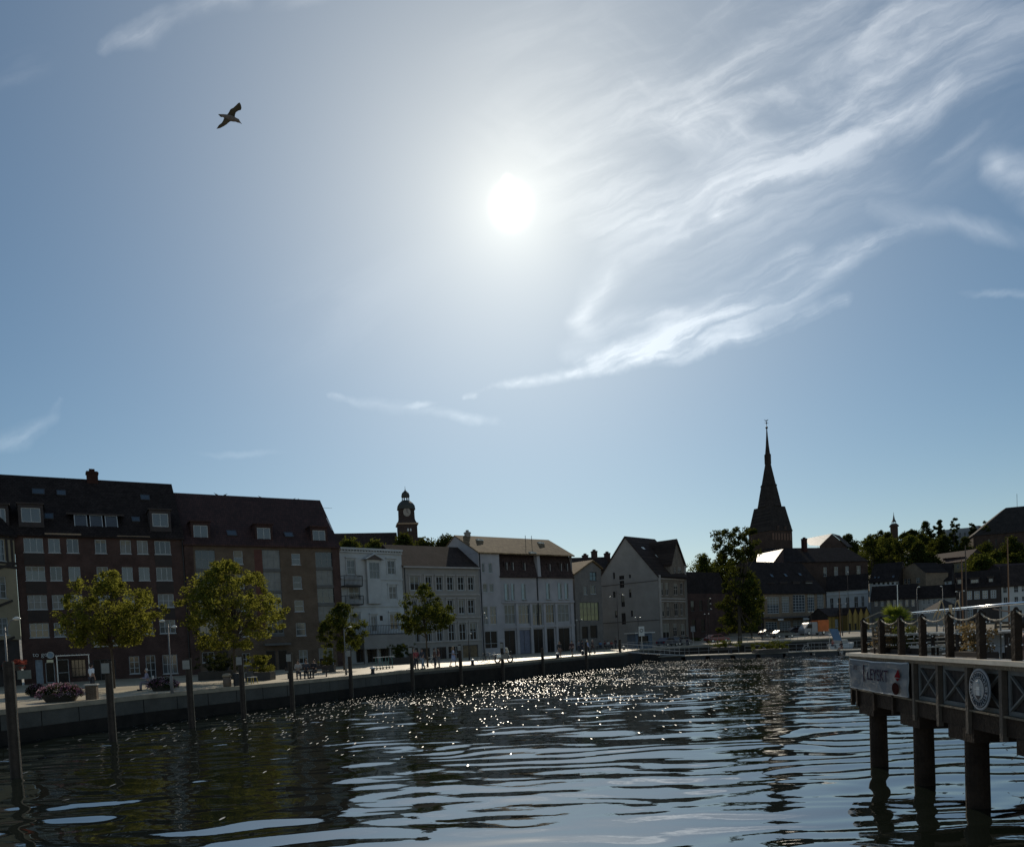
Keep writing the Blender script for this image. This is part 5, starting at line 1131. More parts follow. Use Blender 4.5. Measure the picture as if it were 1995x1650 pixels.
for (px, pt, Y, w_, cap), lb in zip(plist, ordn):
    p = PD(px, pt, Y); rt = thing('mooring_pile', lb, 'mooring pile', (p.x, p.y, WZ-1.2), 0, 'mooring piles along the quay'); h = p.z-WZ+1.2
    MB().lathe([(w_/2*1.08, 0), (w_/2*1.02, h*.5), (w_/2, h-.06), (w_/2*.86, h)], 14).build('pole', PILE, rt, smooth=False)
    if cap: MB().box(-w_*.62, -w_*.75, h-.55, w_*.42, -w_*.52, h-.1).build('number_plate', CAPM, rt)
    MB().bar((w_/2+.02, -.05, .2), (w_/2+.02, -.05, h), .03, n=5).build('rubbing_strip', mat('dull_strip', (.16, .14, .10), .6, .4, 3), rt)

# ------------------------------------------------------------------ the deck on piles at the right
tdir = Vector((-.0887, -.996, 0)).normalized(); O = Vector((9.06, 20.5, 0)); ra = math.atan2(tdir.y, tdir.x)
pier = thing('wooden_deck', 'dark wooden deck on thick piles with crossed panels and rope railing at the right', 'deck', O, ra)
Lp = 13.5
MB().box(-.1, -.12, 1.2, Lp, .25, 1.28).build('edge_board', mat('bleached_board', (.62, .55, .44), .5, .25, 2), pier)
MB().box(-.05, -.05, 1.12, Lp, .2, 1.197).build('edge_beam', WOOD, pier)
MB().box(0, .26, .88, Lp, 9, 1.0).build('deck_floor', WOOD, pier)
MB().box(-.02, .02, -.03, Lp, .3, .30).build('lower_beam', WOODD, pier); MB().box(-.04, -.03, .30, Lp, .32, .335).build('ledge', WOOD, pier)
MB().box(0, .08, .336, Lp, .14, 1.118).build('back_boards', mat('dark_boards', (.028, .022, .019), .85, .3, 2, kind='plank', k=(2, 0)), pier)
xf = [.0]+[20.58-y for y in (16.73+3.45, 16.73+2.3, 16.73+1.15, 16.73, 15.6, 14.41, 13.24, 12.1, 10.95, 9.8)]
for i, x in enumerate(xf):
    MB().box(x-.05, -.045, -.12, x+.05, .05, 1.119).build('fascia_post', WOODD if i < 4 else mat('grey_post', (.085, .07, .055), .8, .3, 3, bump=.4), pier)
for i, (a, b_) in enumerate(zip(xf, xf[1:])):
    if i < 4: continue
    m = MB(); x0, x1 = a+.08, b_-.08
    m.box(x0, .045, .34, x1, .075, .42).box(x0, .045, 1.03, x1, .075, 1.115); m.box(x0, .045, .42, x0+.07, .075, 1.03).box(x1-.07, .045, .42, x1, .075, 1.03)
    m.bar((x0+.07, .052, .42), (x1-.07, .052, 1.03), .055, .03); m.bar((x0+.07, .062, 1.03), (x1-.07, .062, .42), .055, .03)
    m.build('cross_panel', mat('grey_green_wood', (.13, .135, .13), .8, .3, 3), pier)
for y, dx in ((19.6, 0), (17.0, 0), (14.7, 0), (12.3, 0), (9.8, 0)):
    for k, yy in enumerate((.3, 4.4, 8.2)):
        x = 20.5-y
        MB().lathe([(.24, -4.5), (.215, -2), (.205, -.291)], 16, (x, yy, 0)).build('pile', WOODD, pier)
    MB().box(x-.5, .01, -.29, x+.5, 8.9, -.031).build('cap_beam', WOODD, pier)
xs = [20.5-y for y in (19.8, 18.65, 17.5, 16.4, 15.2, 14.0, 12.86, 11.7, 10.5)]; ROPE = mat('rope', (.36, .31, .23), .7, .2, 8, bump=.5)
for x in xs:
    p_ = MB().box(x-.06, .02, 1.281, x+.06, .14, 2.12).lathe([(.055, 0), (.02, .06)], 8, (x, .08, 2.12)).build('railing_post', WOODD, pier)
for a, b_ in zip(xs, xs[1:]):
    pts = []
    for i in range(13):
        t_ = i/12; pts.append((a+(b_-a)*t_, .06+.01*math.sin(i*9), 2.13-.14*4*t_*(1-t_)*(1+.15*math.sin(a*7))))
    MB().path(pts, .032, 6).build('rope', ROPE, pier)
MB().path([(xs[0], .06, 2.13), (xs[0]-.1, .5, 2.3), (xs[0]-.3, 1.4, 2.28)], .03, 6).build('rope', ROPE, pier)
# banner
bn = thing('banner', 'creased pale vinyl banner with dark lettering tied to the far end of the deck', 'banner', O, ra)
nx_, nz_ = 48, 16; x0, x1, z0, z1 = .03, 3.72, .36, 1.14; rr = random.Random(4); b = MB()
def by(u, v): return -.075-.010*math.sin(u*15+v*3)-.006*math.sin(u*29-v*7)-.006*math.sin((u*1.2+v)*14)-.02*max(0, 1-abs(u-.32-.25*(v-.5))*22)*(v < .9)-.02*max(0, 1-abs(v-.75+.3*(u-.3))*14)*(u < .5)-.018*max(0, 1-abs(u-.62+.2*v)*26)*(v < .4)
for j in range(nz_+1):
    for i in range(nx_+1): u, v = i/nx_, j/nz_; b.v.append((x0+(x1-x0)*u, by(u, v), z0+(z1-z0)*v-.03*math.sin(math.pi*u)*(1 if v > .5 else .4)))
for j in range(nz_):
    for i in range(nx_): q = j*(nx_+1)+i; b.f.append((q, q+1, q+nx_+2, q+nx_+1))
so = b.build('cloth', mat('vinyl_banner', (.15, .175, .20), .25, .15, 2, spec=.9), bn, smooth=True)
mo = so.modifiers.new('s', 'SOLIDIFY'); mo.thickness = .004
INK = mat('banner_ink', (.04, .028, .045), .95, .2, 3, spec=0); REDI = mat('banner_red', (.13, .015, .02), .95, .2, 3, spec=0)
text_obj('I', .62, (1.13, -.105, .76), 0, INK, bn, 'letter', .002); text_obj('LEYSKT', .40, (2.0, -.105, .76), 0, INK, bn, 'lettering', .002)
text_obj('IITT', .16, (.55, -.105, .90), 0, INK, bn, 'lettering', .002)
MB().poly([(3.05, -.118, .78), (3.38, -.118, .78), (3.28, -.118, .98)]).poly([(3.1, -.118, .76), (3.34, -.118, .76), (3.22, -.118, .69)]).build('red_emblem', REDI, bn)
q = MB(); q.v = [(3.1+.2*math.cos(6.283*i/20), -.117, .52+.14*math.sin(6.283*i/20)) for i in range(20)]; q.f = [tuple(range(20))]; q.build('dark_roundel', mat('banner_brown', (.035, .014, .013), .95, spec=0), bn)
# round sign
u = 20.58-13.85+.02
sg = thing('round_sign', 'round white sign with dark ring of lettering and central figure on the crossed panels', 'sign', O+tdir*u+Vector((0, 0, .01)), ra); sg.scale = (1.08, 1, 1.12)
def disc(r, y, m, nm, z=.66, n=40):
    b = MB(); b.v = [(r*math.cos(6.283*i/n), y, z+r*math.sin(6.283*i/n)) for i in range(n)]+[(r*math.cos(6.283*i/n), y+.02, z+r*math.sin(6.283*i/n)) for i in range(n)]; b.f = [tuple(range(n)), tuple(range(2*n-1, n-1, -1))]+[(i, n+i, n+(i+1) % n, (i+1) % n) for i in range(n)]; return b.build(nm, m, sg)
SW = mat('sign_enamel', (.22, .25, .28), .45, .1, 3); SB_ = mat('sign_dark', (.025, .028, .035), .9, .1, 3)
disc(.335, -.10, SW, 'rim'); disc(.30, -.104, SB_, 'ring'); disc(.285, -.108, SW, 'ring_field'); disc(.19, -.112, SB_, 'inner_ring'); disc(.178, -.116, mat('sign_field', (.22, .25, .27), .5, .2, 3), 'inner_field')
gl = MB(); rg = random.Random(2)
for i in range(26):
    a = 2*math.pi*i/26; 
    if 4.2 < a < 5.2 and i % 2: pass
    cs, sn = math.cos(a), math.sin(a); r0, r1 = .205, .27
    gl.bar((r0*cs, -.112, .66+r0*sn), (r1*cs, -.112, .66+r1*sn), .022, .004)
    if i % 3: gl.bar((r1*cs, -.112, .66+r1*sn), (r1*math.cos(a+.14), -.112, .66+r1*math.sin(a+.14)), .014, .004)
    if i % 2: gl.bar(((r0+.03)*cs, -.112, .66+(r0+.03)*sn), ((r0+.03)*math.cos(a+.12), -.112, .66+(r0+.03)*math.sin(a+.12)), .014, .004)
gl.build('ring_marks', SB_, sg)
MB().bar((0, -.12, .56), (0, -.12, .70), .10, .006).lathe([(.001, 0), (.03, .02), (.03, .05), (.001, .07)], 8, (0, -.118, .74)).bar((-.09, -.12, .66), (.09, -.12, .66), .03, .006).build('figure', mat('sign_pale', (.42, .46, .48), .5), sg)
MB().poly([(-.10, -.121, .56), (.10, -.121, .56), (0, -.121, .485)]).build('emblem', SB_, sg)
DK = lambda x, y, z=1.0: O+tdir*x+Vector((-tdir.y, tdir.x, 0))*y+Vector((0, 0, z))
# potted fan palm
pp = PD(1742, 1200, 19.2); base = Vector((pp.x, pp.y, 1.0))
pl = thing('potted_palm', 'fan palm with spiky green fronds at the far end of the deck', 'palm', base)
MB().lathe([(.20, 0), (.27, .38), (.29, .40), (.29, .45), (.25, .45)], 18).build('tub', mat('dark_tub', (.04, .035, .03), .6), pl)
MB().lathe([(.07, .4), (.06, .7), (.065, .95), (.03, 1.05)], 10).build('trunk', BARK, pl)
rr = random.Random(6); fm_ = []
for i in range(26):
    a = rr.uniform(0, 6.283); el = rr.uniform(.15, 1.45); ln = rr.uniform(.30, .42)
    dx, dy, dz = math.cos(a)*math.cos(el), math.sin(a)*math.cos(el), math.sin(el)
    c0 = Vector((0, 0, .98)); c1 = c0+Vector((dx, dy, dz))*ln*.72
    m = MB().bar(c0, c1, .012, n=4)
    side = Vector((-math.sin(a), math.cos(a), 0)); fwd = Vector((dx, dy, dz))
    for k in range(15):
        th = (k-7)/7*1.35; d = (fwd*math.cos(th)+side*math.sin(th)).normalized(); L_ = ln*.78*(.75+.25*math.cos(th)); tip = c1+d*L_+Vector((0, 0, -.05*rr.random())); pw = d.cross(fwd.cross(side)).normalized()*.013 if d.cross(fwd.cross(side)).length > 0 else side*.013
        mid = c1+d*L_*.5; m.poly([c1, mid+pw, tip, mid-pw])
    m.build('frond', LFP, pl)
# steel rail with glass
gx = [20.5-y for y in (20.0, 18.6, 17.2, 15.8, 14.4, 13.0)]
gr = thing('glass_balustrade', 'gleaming steel handrail on glass panels behind the rope railing', 'railing', O, ra)
MB().bar((gx[0], 1.35, 2.24), (gx[-1], 1.35, 2.30), .06, n=10).build('handrail', mat('polished_steel', (.8, .8, .8), .16, .03, 3, metal=1), gr, smooth=True)
for a in gx: MB().bar((a, 1.35, 1.0), (a, 1.35, 2.22), .035, n=8).build('baluster', LGREY, gr)
# deck furniture
TBL = mat('table_top', (.60, .58, .52), .35, .2, 3, kind='plank', k=(1, 0)); CAN = mat('cane', (.16, .12, .08), .8, .3, 8)
def table(loc, rz, lb, w_=1.3):
    t_ = thing('deck_table', lb, 'table', loc, rz, 'tables on the deck'); MB().box(-w_/2, -.4, .71, w_/2, .4, .75).build('table_top', TBL, t_)
    for sx in (-1, 1):
        for sy in (-1, 1): MB().bar((sx*(w_/2-.08), sy*.32, 0), (sx*(w_/2-.08), sy*.32, .71), .05).build('leg', DRK, t_)
    return t_
def chair(loc, rz, lb, m=CAN, sc=1.0):
    t_ = thing('deck_chair', lb, 'chair', loc, rz, 'chairs on the deck'); MB().box(-.24, -.24, .42, .24, .24, .46).build('seat', m, t_)
    b = MB()
    for i in range(5): b.box(-.23, .21+.012*i, .5+i*.09, .23, .235+.012*i, .56+i*.09)
    b.bar((-.22, .2, .44), (-.22, .27, .95), .035).bar((.22, .2, .44), (.22, .27, .95), .035); b.build('backrest', m, t_)
    for sx in (-1, 1):
        for sy in (-1, 1): MB().bar((sx*.21, sy*.2, 0), (sx*.21, sy*.2, .42), .035).build('leg', DRK, t_)
        MB().bar((sx*.25, -.22, .64), (sx*.25, .24, .66), .035).build('armrest', m, t_)
    t_.scale = (sc,)*3; return t_
WHC = mat('white_cloth', (.42, .46, .52), .8, .1, 2)
DP = lambda px, Y, z=1.0: Vector((hor(px).x*Y, Y, z))
table(DP(1768, 18.2), ra, 'pale topped table behind the third and fourth railing posts'); table(DP(1869, 16.8), ra, 'table with a bowl on it between the fifth and sixth railing posts'); table(DP(1903, 17.4), ra, 'table half hidden behind the sixth railing post'); table(DP(1962, 15.6), ra, 'table behind the seventh railing post at the right')
for i, (px, Y, r_, m, lb) in enumerate([(1755, 19.3, 0, CAN, 'cane chair behind the farthest pale table'), (1726, 18.9, 1.6, CAN, 'cane chair at the far end beside the palm'), (1852, 17.9, .1, CAN, 'cane chair left of the table with the bowl'), (1884, 17.9, -.4, CAN, 'cane chair right of the table with the bowl'), (1940, 18.2, .4, CAN, 'cane chair behind the white covered chair'), (1932, 16, -1.6, WHC, 'low white cloth covered chair between the sixth and seventh railing posts'), (1984, 16.4, .2, CAN, 'cane chair at the right edge of the picture')]):
    c_ = chair(DP(px, Y), ra+r_, lb, m, .74 if m is WHC else 1.0)
    if m is WHC:
        b = MB().prism([(-.27, .40), (-.33, .80), (-.12, 1.02), (.30, 1.04), (.30, .40)], -.25, .25); b.build('cloth_cover', WHC, c_)
# light strings, grasses and net between the posts
rr = random.Random(12)
p = PD(1818, 1262, 17.6); t_ = thing('slatted_bench', 'pale slatted bench between the fourth and fifth railing posts', 'bench', (p.x, p.y, 1.0), .05)
for i, z_ in enumerate((.45, .53, .62, .74)): MB().box(-.55, .0+.02*i, z_, .55, .06+.02*i, z_+.022).build('slat', mat('white_paint', (.72, .7, .64), .4), t_)
for x in (-.5, .5): MB().box(x-.03, -.3, 0, x+.03, .12, .44).build('leg', DRK, t_)
MB().box(-.55, -.35, .42, .55, -.01, .448).build('seat', mat('white_paint', ()), t_)
gs = thing('dried_grass', 'tall drooping straw grass plumes behind the fifth railing post', 'plant', DK(4.3, .55)); 
MB().lathe([(.12, 0), (.16, .3), (.13, .3)], 12).build('pot', mat('dark_tub', ()), gs)
for i in range(7):
    a = rr.uniform(0, 6.28); r_ = rr.uniform(.12, .35); pts = [Vector((0, 0, .28))]
    for k in range(1, 9): t_ = k/8; pts.append(Vector((math.cos(a)*r_*t_*1.2, math.sin(a)*r_*t_*1.2, .28+(.95+.1*(i % 3))*math.sin(t_*2.2)/1.0)))
    MB().path(pts, .016, 5).bar(pts[-3], pts[-1], .035, n=6, w2=.015).build('plume', mat('straw', (.50, .38, .22), .8, .2, 5), gs)
def planter(loc, rz, lb, seed, w_=1.0, h_=.9, m=LFM, fl=None):
    rs = np.random.RandomState(seed); t_ = thing('deck_planter', lb, 'planter', loc, rz, 'planters along the deck'); MB().box(-w_/2, -.16, 0, w_/2, .16, .38).build('box', DRK, t_)
    cen = [(rs.uniform(-w_/2, w_/2), rs.uniform(-.1, .1), .4+rs.random()*h_*.6) for _ in range(26)]
    o = bpy.data.objects.new('foliage', leafmesh('foliage', leaves(rs, cen, np.full(26, .13), 60, .022), m)); COL.objects.link(o); o.parent = t_
    b = MB()
    for i in range(7): x = rs.uniform(-w_/2, w_/2); b.bar((x, 0, .38), (x+rs.uniform(-.1, .1), rs.uniform(-.1, .1), .5+h_*.6*rs.random()), .012)
    b.build('stems', BARK, t_)
    return t_
for i, (x, lb) in enumerate([(1.1, 'leafy planter between the first two railing posts'), (2.4, 'leafy planter between the second and third railing posts'), (5.6, 'bushy planter between the fifth and sixth railing posts'), (9.6, 'planter with dry twigs at the right edge of the deck'), (8.6, 'planter at the near end of the rope railing')]):
    planter(DK(x, .42), ra, lb, 60+i, 1.0, .85, LFM if i % 2 else leafmat('leaf_dry', (.12, .09, .05), (.30, .22, .10), .4))
ls = thing('light_string', 'string of small glass bulbs looped between the railing posts', 'light string', O, ra)
b = MB(); wv = MB()
for k, (a, c_) in enumerate(zip(xs, xs[1:])):
    for rr_ in range(3):
        z_ = 2.0-rr_*.2; prev = None
        for i in range(10):
            t_ = i/9; p = (a+(c_-a)*t_, .1+.02*rr.random(), z_-.10*4*t_*(1-t_)+.05*rr.random())
            if prev: wv.bar(prev, p, .006, n=3)
            prev = p
            if rr.random() < .55: b.ball((p[0], p[1], p[2]-.03), .014, 6)
b.build('bulbs', mat('glass_bulb', (.7, .7, .68), .05, .1, 3, spec=1.0), ls, smooth=True); wv.build('wire', IRON, ls)
ch = MB()
lb_ = thing('bread_bowl', 'small bowl with a round pale roll on the table between the fifth and sixth posts', 'bowl', DP(1869, 16.7, 1.75), ra); MB().lathe([(.08, 0), (.15, .05), (.16, .06), (.08, .02)], 14).build('bowl', mat('ceramic', (.6, .58, .55), .3), lb_); MB().ball((0, 0, .08), .055, 10).build('roll', mat('crust', (.6, .5, .35), .7), lb_, smooth=True)

# ------------------------------------------------------------------ far pontoon, railings, gangway
pz = -1.05
pa, pb = PG(1282, 1279, pz), PG(1700, 1264.5, pz); pd_ = (pb-pa); Lq = pd_.length; an = math.atan2(pd_.y, pd_.x)
pn = thing('pontoon', 'long low floating pontoon with grey deck below the far quay', 'pontoon', (pa.x, pa.y, 0), an)
MB().box(0, 0, pz-.12, Lq+8, 5, pz).build('deck', mat('pontoon_deck', (.15, .15, .12), .7, .25, 2), pn)
nb = int(Lq/3.3)
for i in range(nb): MB().box(i*3.3+.4, .25, WZ-.5, i*3.3+3.1, 4.7, pz-.121).build('float', mat('float_grey', (.07, .07, .07), .7, .3, 1), pn)
def railing(name, lb, loc, rz, L_, h_, n, m=STL, rails=(1.0, .55, .12), z0=0, slope=0):
    t_ = thing(name, lb, 'railing', loc, rz); 
    for r_ in rails: MB().bar((0, 0, z0+h_*r_), (L_, 0, z0+h_*r_+slope), .05 if r_ == 1 else .035, n=6).build('rail', m, t_)
    for i in range(n+1): x = L_*i/n; MB().bar((x, 0, z0+slope*i/n), (x, 0, z0+h_+slope*i/n), .045, n=6).build('upright', m, t_)
    return t_
RW = mat('pale_rail', (.24, .245, .24), .4, .1, 3, spec=.6)
nrm_ = Vector((-pd_.y, pd_.x, 0)).normalized(); dn = pd_.normalized()
def PO(x, y, z=pz): return Vector((pa.x, pa.y, 0))+dn*x+nrm_*y+Vector((0, 0, z))
railing('railing', 'galvanised railing along the front of the pontoon, left part', PO(.3, .3), an, 10.5, 1.1, 8, RW)
railing('railing', 'galvanised railing along the front of the pontoon, middle part', PO(11.5, .9), an, 11, 1.0, 12, RW, (1.0, .5))
railing('railing', 'railing at the back of the pontoon near the blue windbreak', PO(19, 4.6), an, 12, 1.05, 14, RW, (1.0, .5, .1))
# gangway
g0 = PG(1207, 1268.5, .05); g1 = PO(3.2, .6, pz+.1); gv = g1-g0; ga_ = math.atan2(gv.y, gv.x); gl_ = math.hypot(gv.x, gv.y)
gw = thing('gangway', 'sloping metal gangway with handrails from the quay corner down to the pontoon', 'gangway', g0, ga_)
sl_ = gv.z/gl_
b = MB(); b.v = [(0, -.6, 0), (gl_, -.6, gv.z), (gl_, .6, gv.z), (0, .6, 0), (0, -.6, -.12), (gl_, -.6, gv.z-.12), (gl_, .6, gv.z-.12), (0, .6, -.12)]; b.f = [(0, 1, 2, 3), (7, 6, 5, 4), (0, 4, 5, 1), (1, 5, 6, 2), (2, 6, 7, 3), (3, 7, 4, 0)]; b.build('walkway', mat('gangway_grating', (.35, .36, .36), .5, .2, 3), gw)
for y in (-.58, .58):
    for h_ in (1.0, .5): MB().bar((0, y, h_), (gl_, y, gv.z+h_), .05, n=6).build('rail', RW, gw)
    for i in range(7): x = gl_*i/6; MB().bar((x, y, gv.z*i/6), (x, y, gv.z*i/6+1.0), .045, n=6).build('upright', RW, gw)
railing('railing', 'quay railing behind the gangway in front of the kiosk', PG(1222, 1265.5, 0), .75, 16, 1.05, 10, RW, (1.0, .5))
railing('railing', 'long quay railing in front of the parked cars', PG(1372, 1257, 0)+Vector((0, 1.2, 0)), .32, 22, 1.05, 16, RW, (1.0,))

# ------------------------------------------------------------------ flowers, bollards, chair, lamps
PET = leafmat('petals_purple', (.22, .09, .16), (.45, .22, .32), .4, .6); PEW = leafmat('petals_pale', (.45, .36, .40), (.6, .45, .5), .4, .4); LFG = leafmat('leaf_planter', (.03, .04, .018), (.07, .08, .02), .35)
def flowerbed(px, py, w_, h_, lb, seed, rim=True, dy=0):
    p = PG(px, py); rs = np.random.RandomState(seed); t_ = thing('flower_tub', lb, 'flower tub', p, 0, 'flower tubs on the quay')
    MB().lathe([(w_*.30, 0), (w_*.40, h_*.35), (w_*.42, h_*.4)], 20).build('tub', mat('dark_tub', ()), t_)
    def shell_pts(n, k): 
        d = rs.normal(size=(n, 3)); d[:, 2] = np.abs(d[:, 2]); d /= np.linalg.norm(d, axis=1)[:, None]; d *= np.array([w_/2, w_/2*.8, h_*.62])*k; d[:, 2] += h_*.30; return [tuple(x) for x in d]
    for nm, m, n, k, sz, pr in (('foliage', LFG, 150, .86, .035, 46), ('purple_flowers', PET, 110, 1.0, .032, 12), ('pale_flowers', PEW, 70, 1.03, .032, 7)):
        o = bpy.data.objects.new(nm, leafmesh(nm, leaves(rs, shell_pts(n, k), np.full(n, .13 if nm != 'foliage' else .2), pr, sz), m)); COL.objects.link(o); o.parent = t_
flowerbed(119, 1366, 2.25, 1.0, 'large round tub of purple and white flowers left of the brick pillar', 1); flowerbed(72, 1357, 1.1, .8, 'small tub of purple flowers behind the large one', 2); flowerbed(318, 1345, 1.85, .85, 'tub of purple and white flowers beside the seated person', 3)
p = PG(180, 1362); t_ = thing('brick_pillar', 'square brick pillar bollard with pale stone cap on the quay edge', 'pillar', p, .3); MB().box(-.26, -.26, 0, .26, .26, .74).build('shaft', BRN, t_); MB().box(-.31, -.31, .741, .31, .31, .81).build('cap', mat('pale_stone', (.45, .43, .38), .8), t_)
p = PG(443, 1337); t_ = thing('stone_bollard', 'thick round stone bollard with domed top on the quay edge', 'bollard', p); MB().lathe([(.24, 0), (.25, .3), (.23, .62)], 18).build('shaft', mat('brown_stone', (.16, .12, .09), .8), t_, smooth=True); MB().lathe([(.27, .622), (.28, .70), (.22, .80), (.05, .84)], 18).build('cap', mat('warm_stone', (.30, .24, .16), .7), t_, smooth=True)
p = PG(462, 1336); t_ = thing('waste_bin', 'dark cylindrical waste bin beside the round stone bollard', 'bin', p); MB().lathe([(.2, 0), (.22, .75)], 16).build('bin_body', IRON, t_); MB().lathe([(.24, .751), (.23, .8), (.1, .84)], 16).build('lid', IRON, t_)
for (px, py, lb) in [(719, 1314, 'small dark mooring bollard with white top left of the parked scooters'), (916, 1296.5, 'small dark mooring bollard with white top right of the woman'), (1083, 1282, 'small dark mooring bollard with white top in the middle of the bright quay'), (1214, 1266, 'small dark mooring bollard at the head of the gangway'), (1133, 1276, 'small dark mooring bollard left of the pile by the light blue person')]:
    p = PG(px, py)+Vector((.2, .5, 0)); t_ = thing('mooring_bollard', lb, 'bollard', p, 0, 'small mooring bollards'); MB().lathe([(.22, 0), (.2, .06), (.14, .1), (.13, .42)], 14).build('post', IRON, t_, smooth=True); MB().lathe([(.2, .421), (.22, .5), (.15, .56), (.03, .58)], 14).build('head', mat('white_paint', (.72, .7, .64), .4), t_, smooth=True)
p = PG(492, 1332); t_ = thing('chair', 'white seated chair with yellow legs standing alone on the quay', 'chair', p, .9); WP = mat('white_paint', ()); YM = mat('yellow_metal', (.45, .36, .06), .5)
MB().box(-.24, -.24, .44, .24, .24, .48).build('seat', WP, t_); MB().box(-.24, .22, .55, .24, .25, .85).build('backrest', mat('dark_back', (.05, .05, .05), .6), t_)
for sx in (-1, 1):
    for sy in (-1, 1): MB().bar((sx*.25, sy*.25, 0), (sx*.2, sy*.2, .44), .035).build('leg', YM, t_)
def shrub(px, py, w_, h_, lb, seed, m=LFM, pot=True, name='potted_shrub', n=60, up=0):
    p = PG(px, py); rs = np.random.RandomState(seed); t_ = thing(name, lb, 'shrub', p, 0)
    if pot: MB().box(-w_*.42, -w_*.3, 0, w_*.42, w_*.3, h_*.32).build('planter', mat('dark_tub', ()), t_)
    cen = [(rs.normal()*w_*.22, rs.normal()*w_*.2, h_*.36+h_*.6*rs.random()**1.3) for _ in range(n)]
    o = bpy.data.objects.new('foliage', leafmesh('foliage', leaves(rs, cen, np.full(n, .2), 50, .05), m)); COL.objects.link(o); o.parent = t_
shrub(508, 1325, 2.2, 1.9, 'bushy sunlit shrub in a dark planter right of the lone chair', 1, LF, n=80); shrub(432, 1323, 3.6, 2.2, 'large dark shrub behind the round stone bollard', 2, LFG, n=120); shrub(641, 1309, 1.3, 2.0, 'small pointed shrub below the shaded tree', 3, LF, n=40)
shrub(783, 1293, 3.2, 2.4, 'flowering hedge behind the mooring pile by the scooters', 4, LFM, n=90); shrub(738, 1284, 1.4, 1.8, 'small shrub above the parked scooters', 5, LFM, n=40)
for (px, py, lb) in [(1360, 1252, 'low flowering planter box on the far quay left'), (1410, 1266, 'planter with grasses on the pontoon'), (1500, 1271, 'planter with reddish flowers on the pontoon middle')]:
    shrub(px, py, 3.0, 1.0, lb, int(px), LFM, n=50)
def lamp(px, pb, pt, Y, lb, arms, m=LGREY, grp='street lamps on the quay', hr=.1):
    p = hor(px)*Y; p.z = 0; top = PD(px, pt, Y).z; t_ = thing('street_lamp', lb, 'street lamp', p, 0, grp)
    MB().lathe([(.09, 0), (.085, .9), (.045, 1.0), (.035, top)], 10).build('pole', m, t_, smooth=True)
    for i, (dx, dz, br) in enumerate(arms):
        MB().path([(0, 0, top-.25), (dx*.5, 0, top+dz*.8), (dx, 0, top+dz)], .045, 6).build('arm', m, t_)
        h = MB(); h.lathe([(.04, .09), (.13, .04), (.17, 0), (.13, -.04), (.02, -.07)][::-1], 12, (dx, 0, top+dz)); h.build('lamp_head', mat('lamp_glass', (.62, .60, .52), .12, .05, 3, spec=1.0), t_, smooth=True)
    return t_
lamp(14, 1330, 1222, 33, 'lamp post with dark spotlight arm behind the nearest mooring pile', [(.55, .35, 1)])
lamp(331, 1330, 1216, 43, 'lamp post standing between the two sunlit trees', [(-.3, .2, 1), (.35, -.15, 1)])
lamp(672, 1320, 1224, 60, 'lamp post in front of the small shaded tree', [(.5, .1, 1)]); lamp(945, 1290, 1199, 88, 'lamp post left of the pale building with white fittings', [(.3, -.3, 1), (.1, .3, 1)])
lamp(1205, 1262, 1150, 112, 'tall double armed lamp post in front of the gable house', [(-1.0, -.9, 1), (.95, -.75, 1)], DRK); lamp(913, 1285, 1236, 92, 'low lamp post before the grey house door', [(.3, .1, 1)], DRK)
lamp(1130, 1262, 1209, 108, 'low ornate lamp post before the narrow brick house', [(-.35, .1, 1), (.35, .1, 1)], DRK); lamp(1244, 1256, 1204, 112, 'low ornate lamp post before the blank gable', [(-.35, .1, 1), (.35, .1, 1)], DRK); lamp(1378, 1250, 1197, 132, 'low ornate lamp post before the dark red house', [(-.35, .1, 1), (.35, .1, 1)], DRK)
lamp(1383, 1250, 1166, 134, 'tall lamp post before the dark red house', [(.3, 0, 1), (.3, -.9, 1), (.4, -1.8, 1)], DRK); lamp(1484, 1248, 1166, 140, 'double armed lamp post left of the tall white windows', [(-.9, -.0, 1), (1.0, .05, 1)], DRK)
lamp(1484.5, 1248, 1196, 144, 'low ornate lamp under the double armed one', [(-.4, .1, 1), (.4, .1, 1)], DRK); lamp(1581, 1244, 1193, 146, 'low ornate lamp before the shop building right end', [(-.35, .1, 1), (.35, .1, 1)], DRK); lamp(1641, 1242, 1176, 140, 'double armed lamp post before the yellow hut', [(-.75, 0, 1), (.75, 0, 1)], DRK)
lamp(1654, 1240, 1115, 146, 'tall thin lamp post with reddish lamp above the yellow huts', [(0.1, .1, 1)], DRK)
lamp(1788, 1235, 1146, 110, 'lamp post with one bright head just right of the palm', [(.3, .2, 1)]); lamp(1838, 1235, 1143, 112, 'lamp post with bright head above the black tent', [(-.2, .1, 1)]); lamp(1871, 1235, 1152, 114, 'small lamp post before the timbered house', [(-.5, .0, 1), (.6, .05, 1)])
# hanging flower basket and cloth on the first lamp
p = PD(33, 1292, 33); t_ = thing('hanging_basket', 'hanging basket of red flowers beside the nearest mooring pile', 'flower basket', p); rs = np.random.RandomState(9)
MB().lathe([(.08, -.30), (.28, -.12), (.30, -.05)], 14).build('basket', mat('dark_tub', ()), t_)
o = bpy.data.objects.new('flowers', leafmesh('flowers', leaves(rs, [(rs.normal()*.2, rs.normal()*.2, rs.normal()*.07) for _ in range(40)], np.full(40, .1), 40, .025), leafmat('petals_red', (.16, .04, .03), (.3, .08, .06), .4, .6))); COL.objects.link(o); o.parent = t_
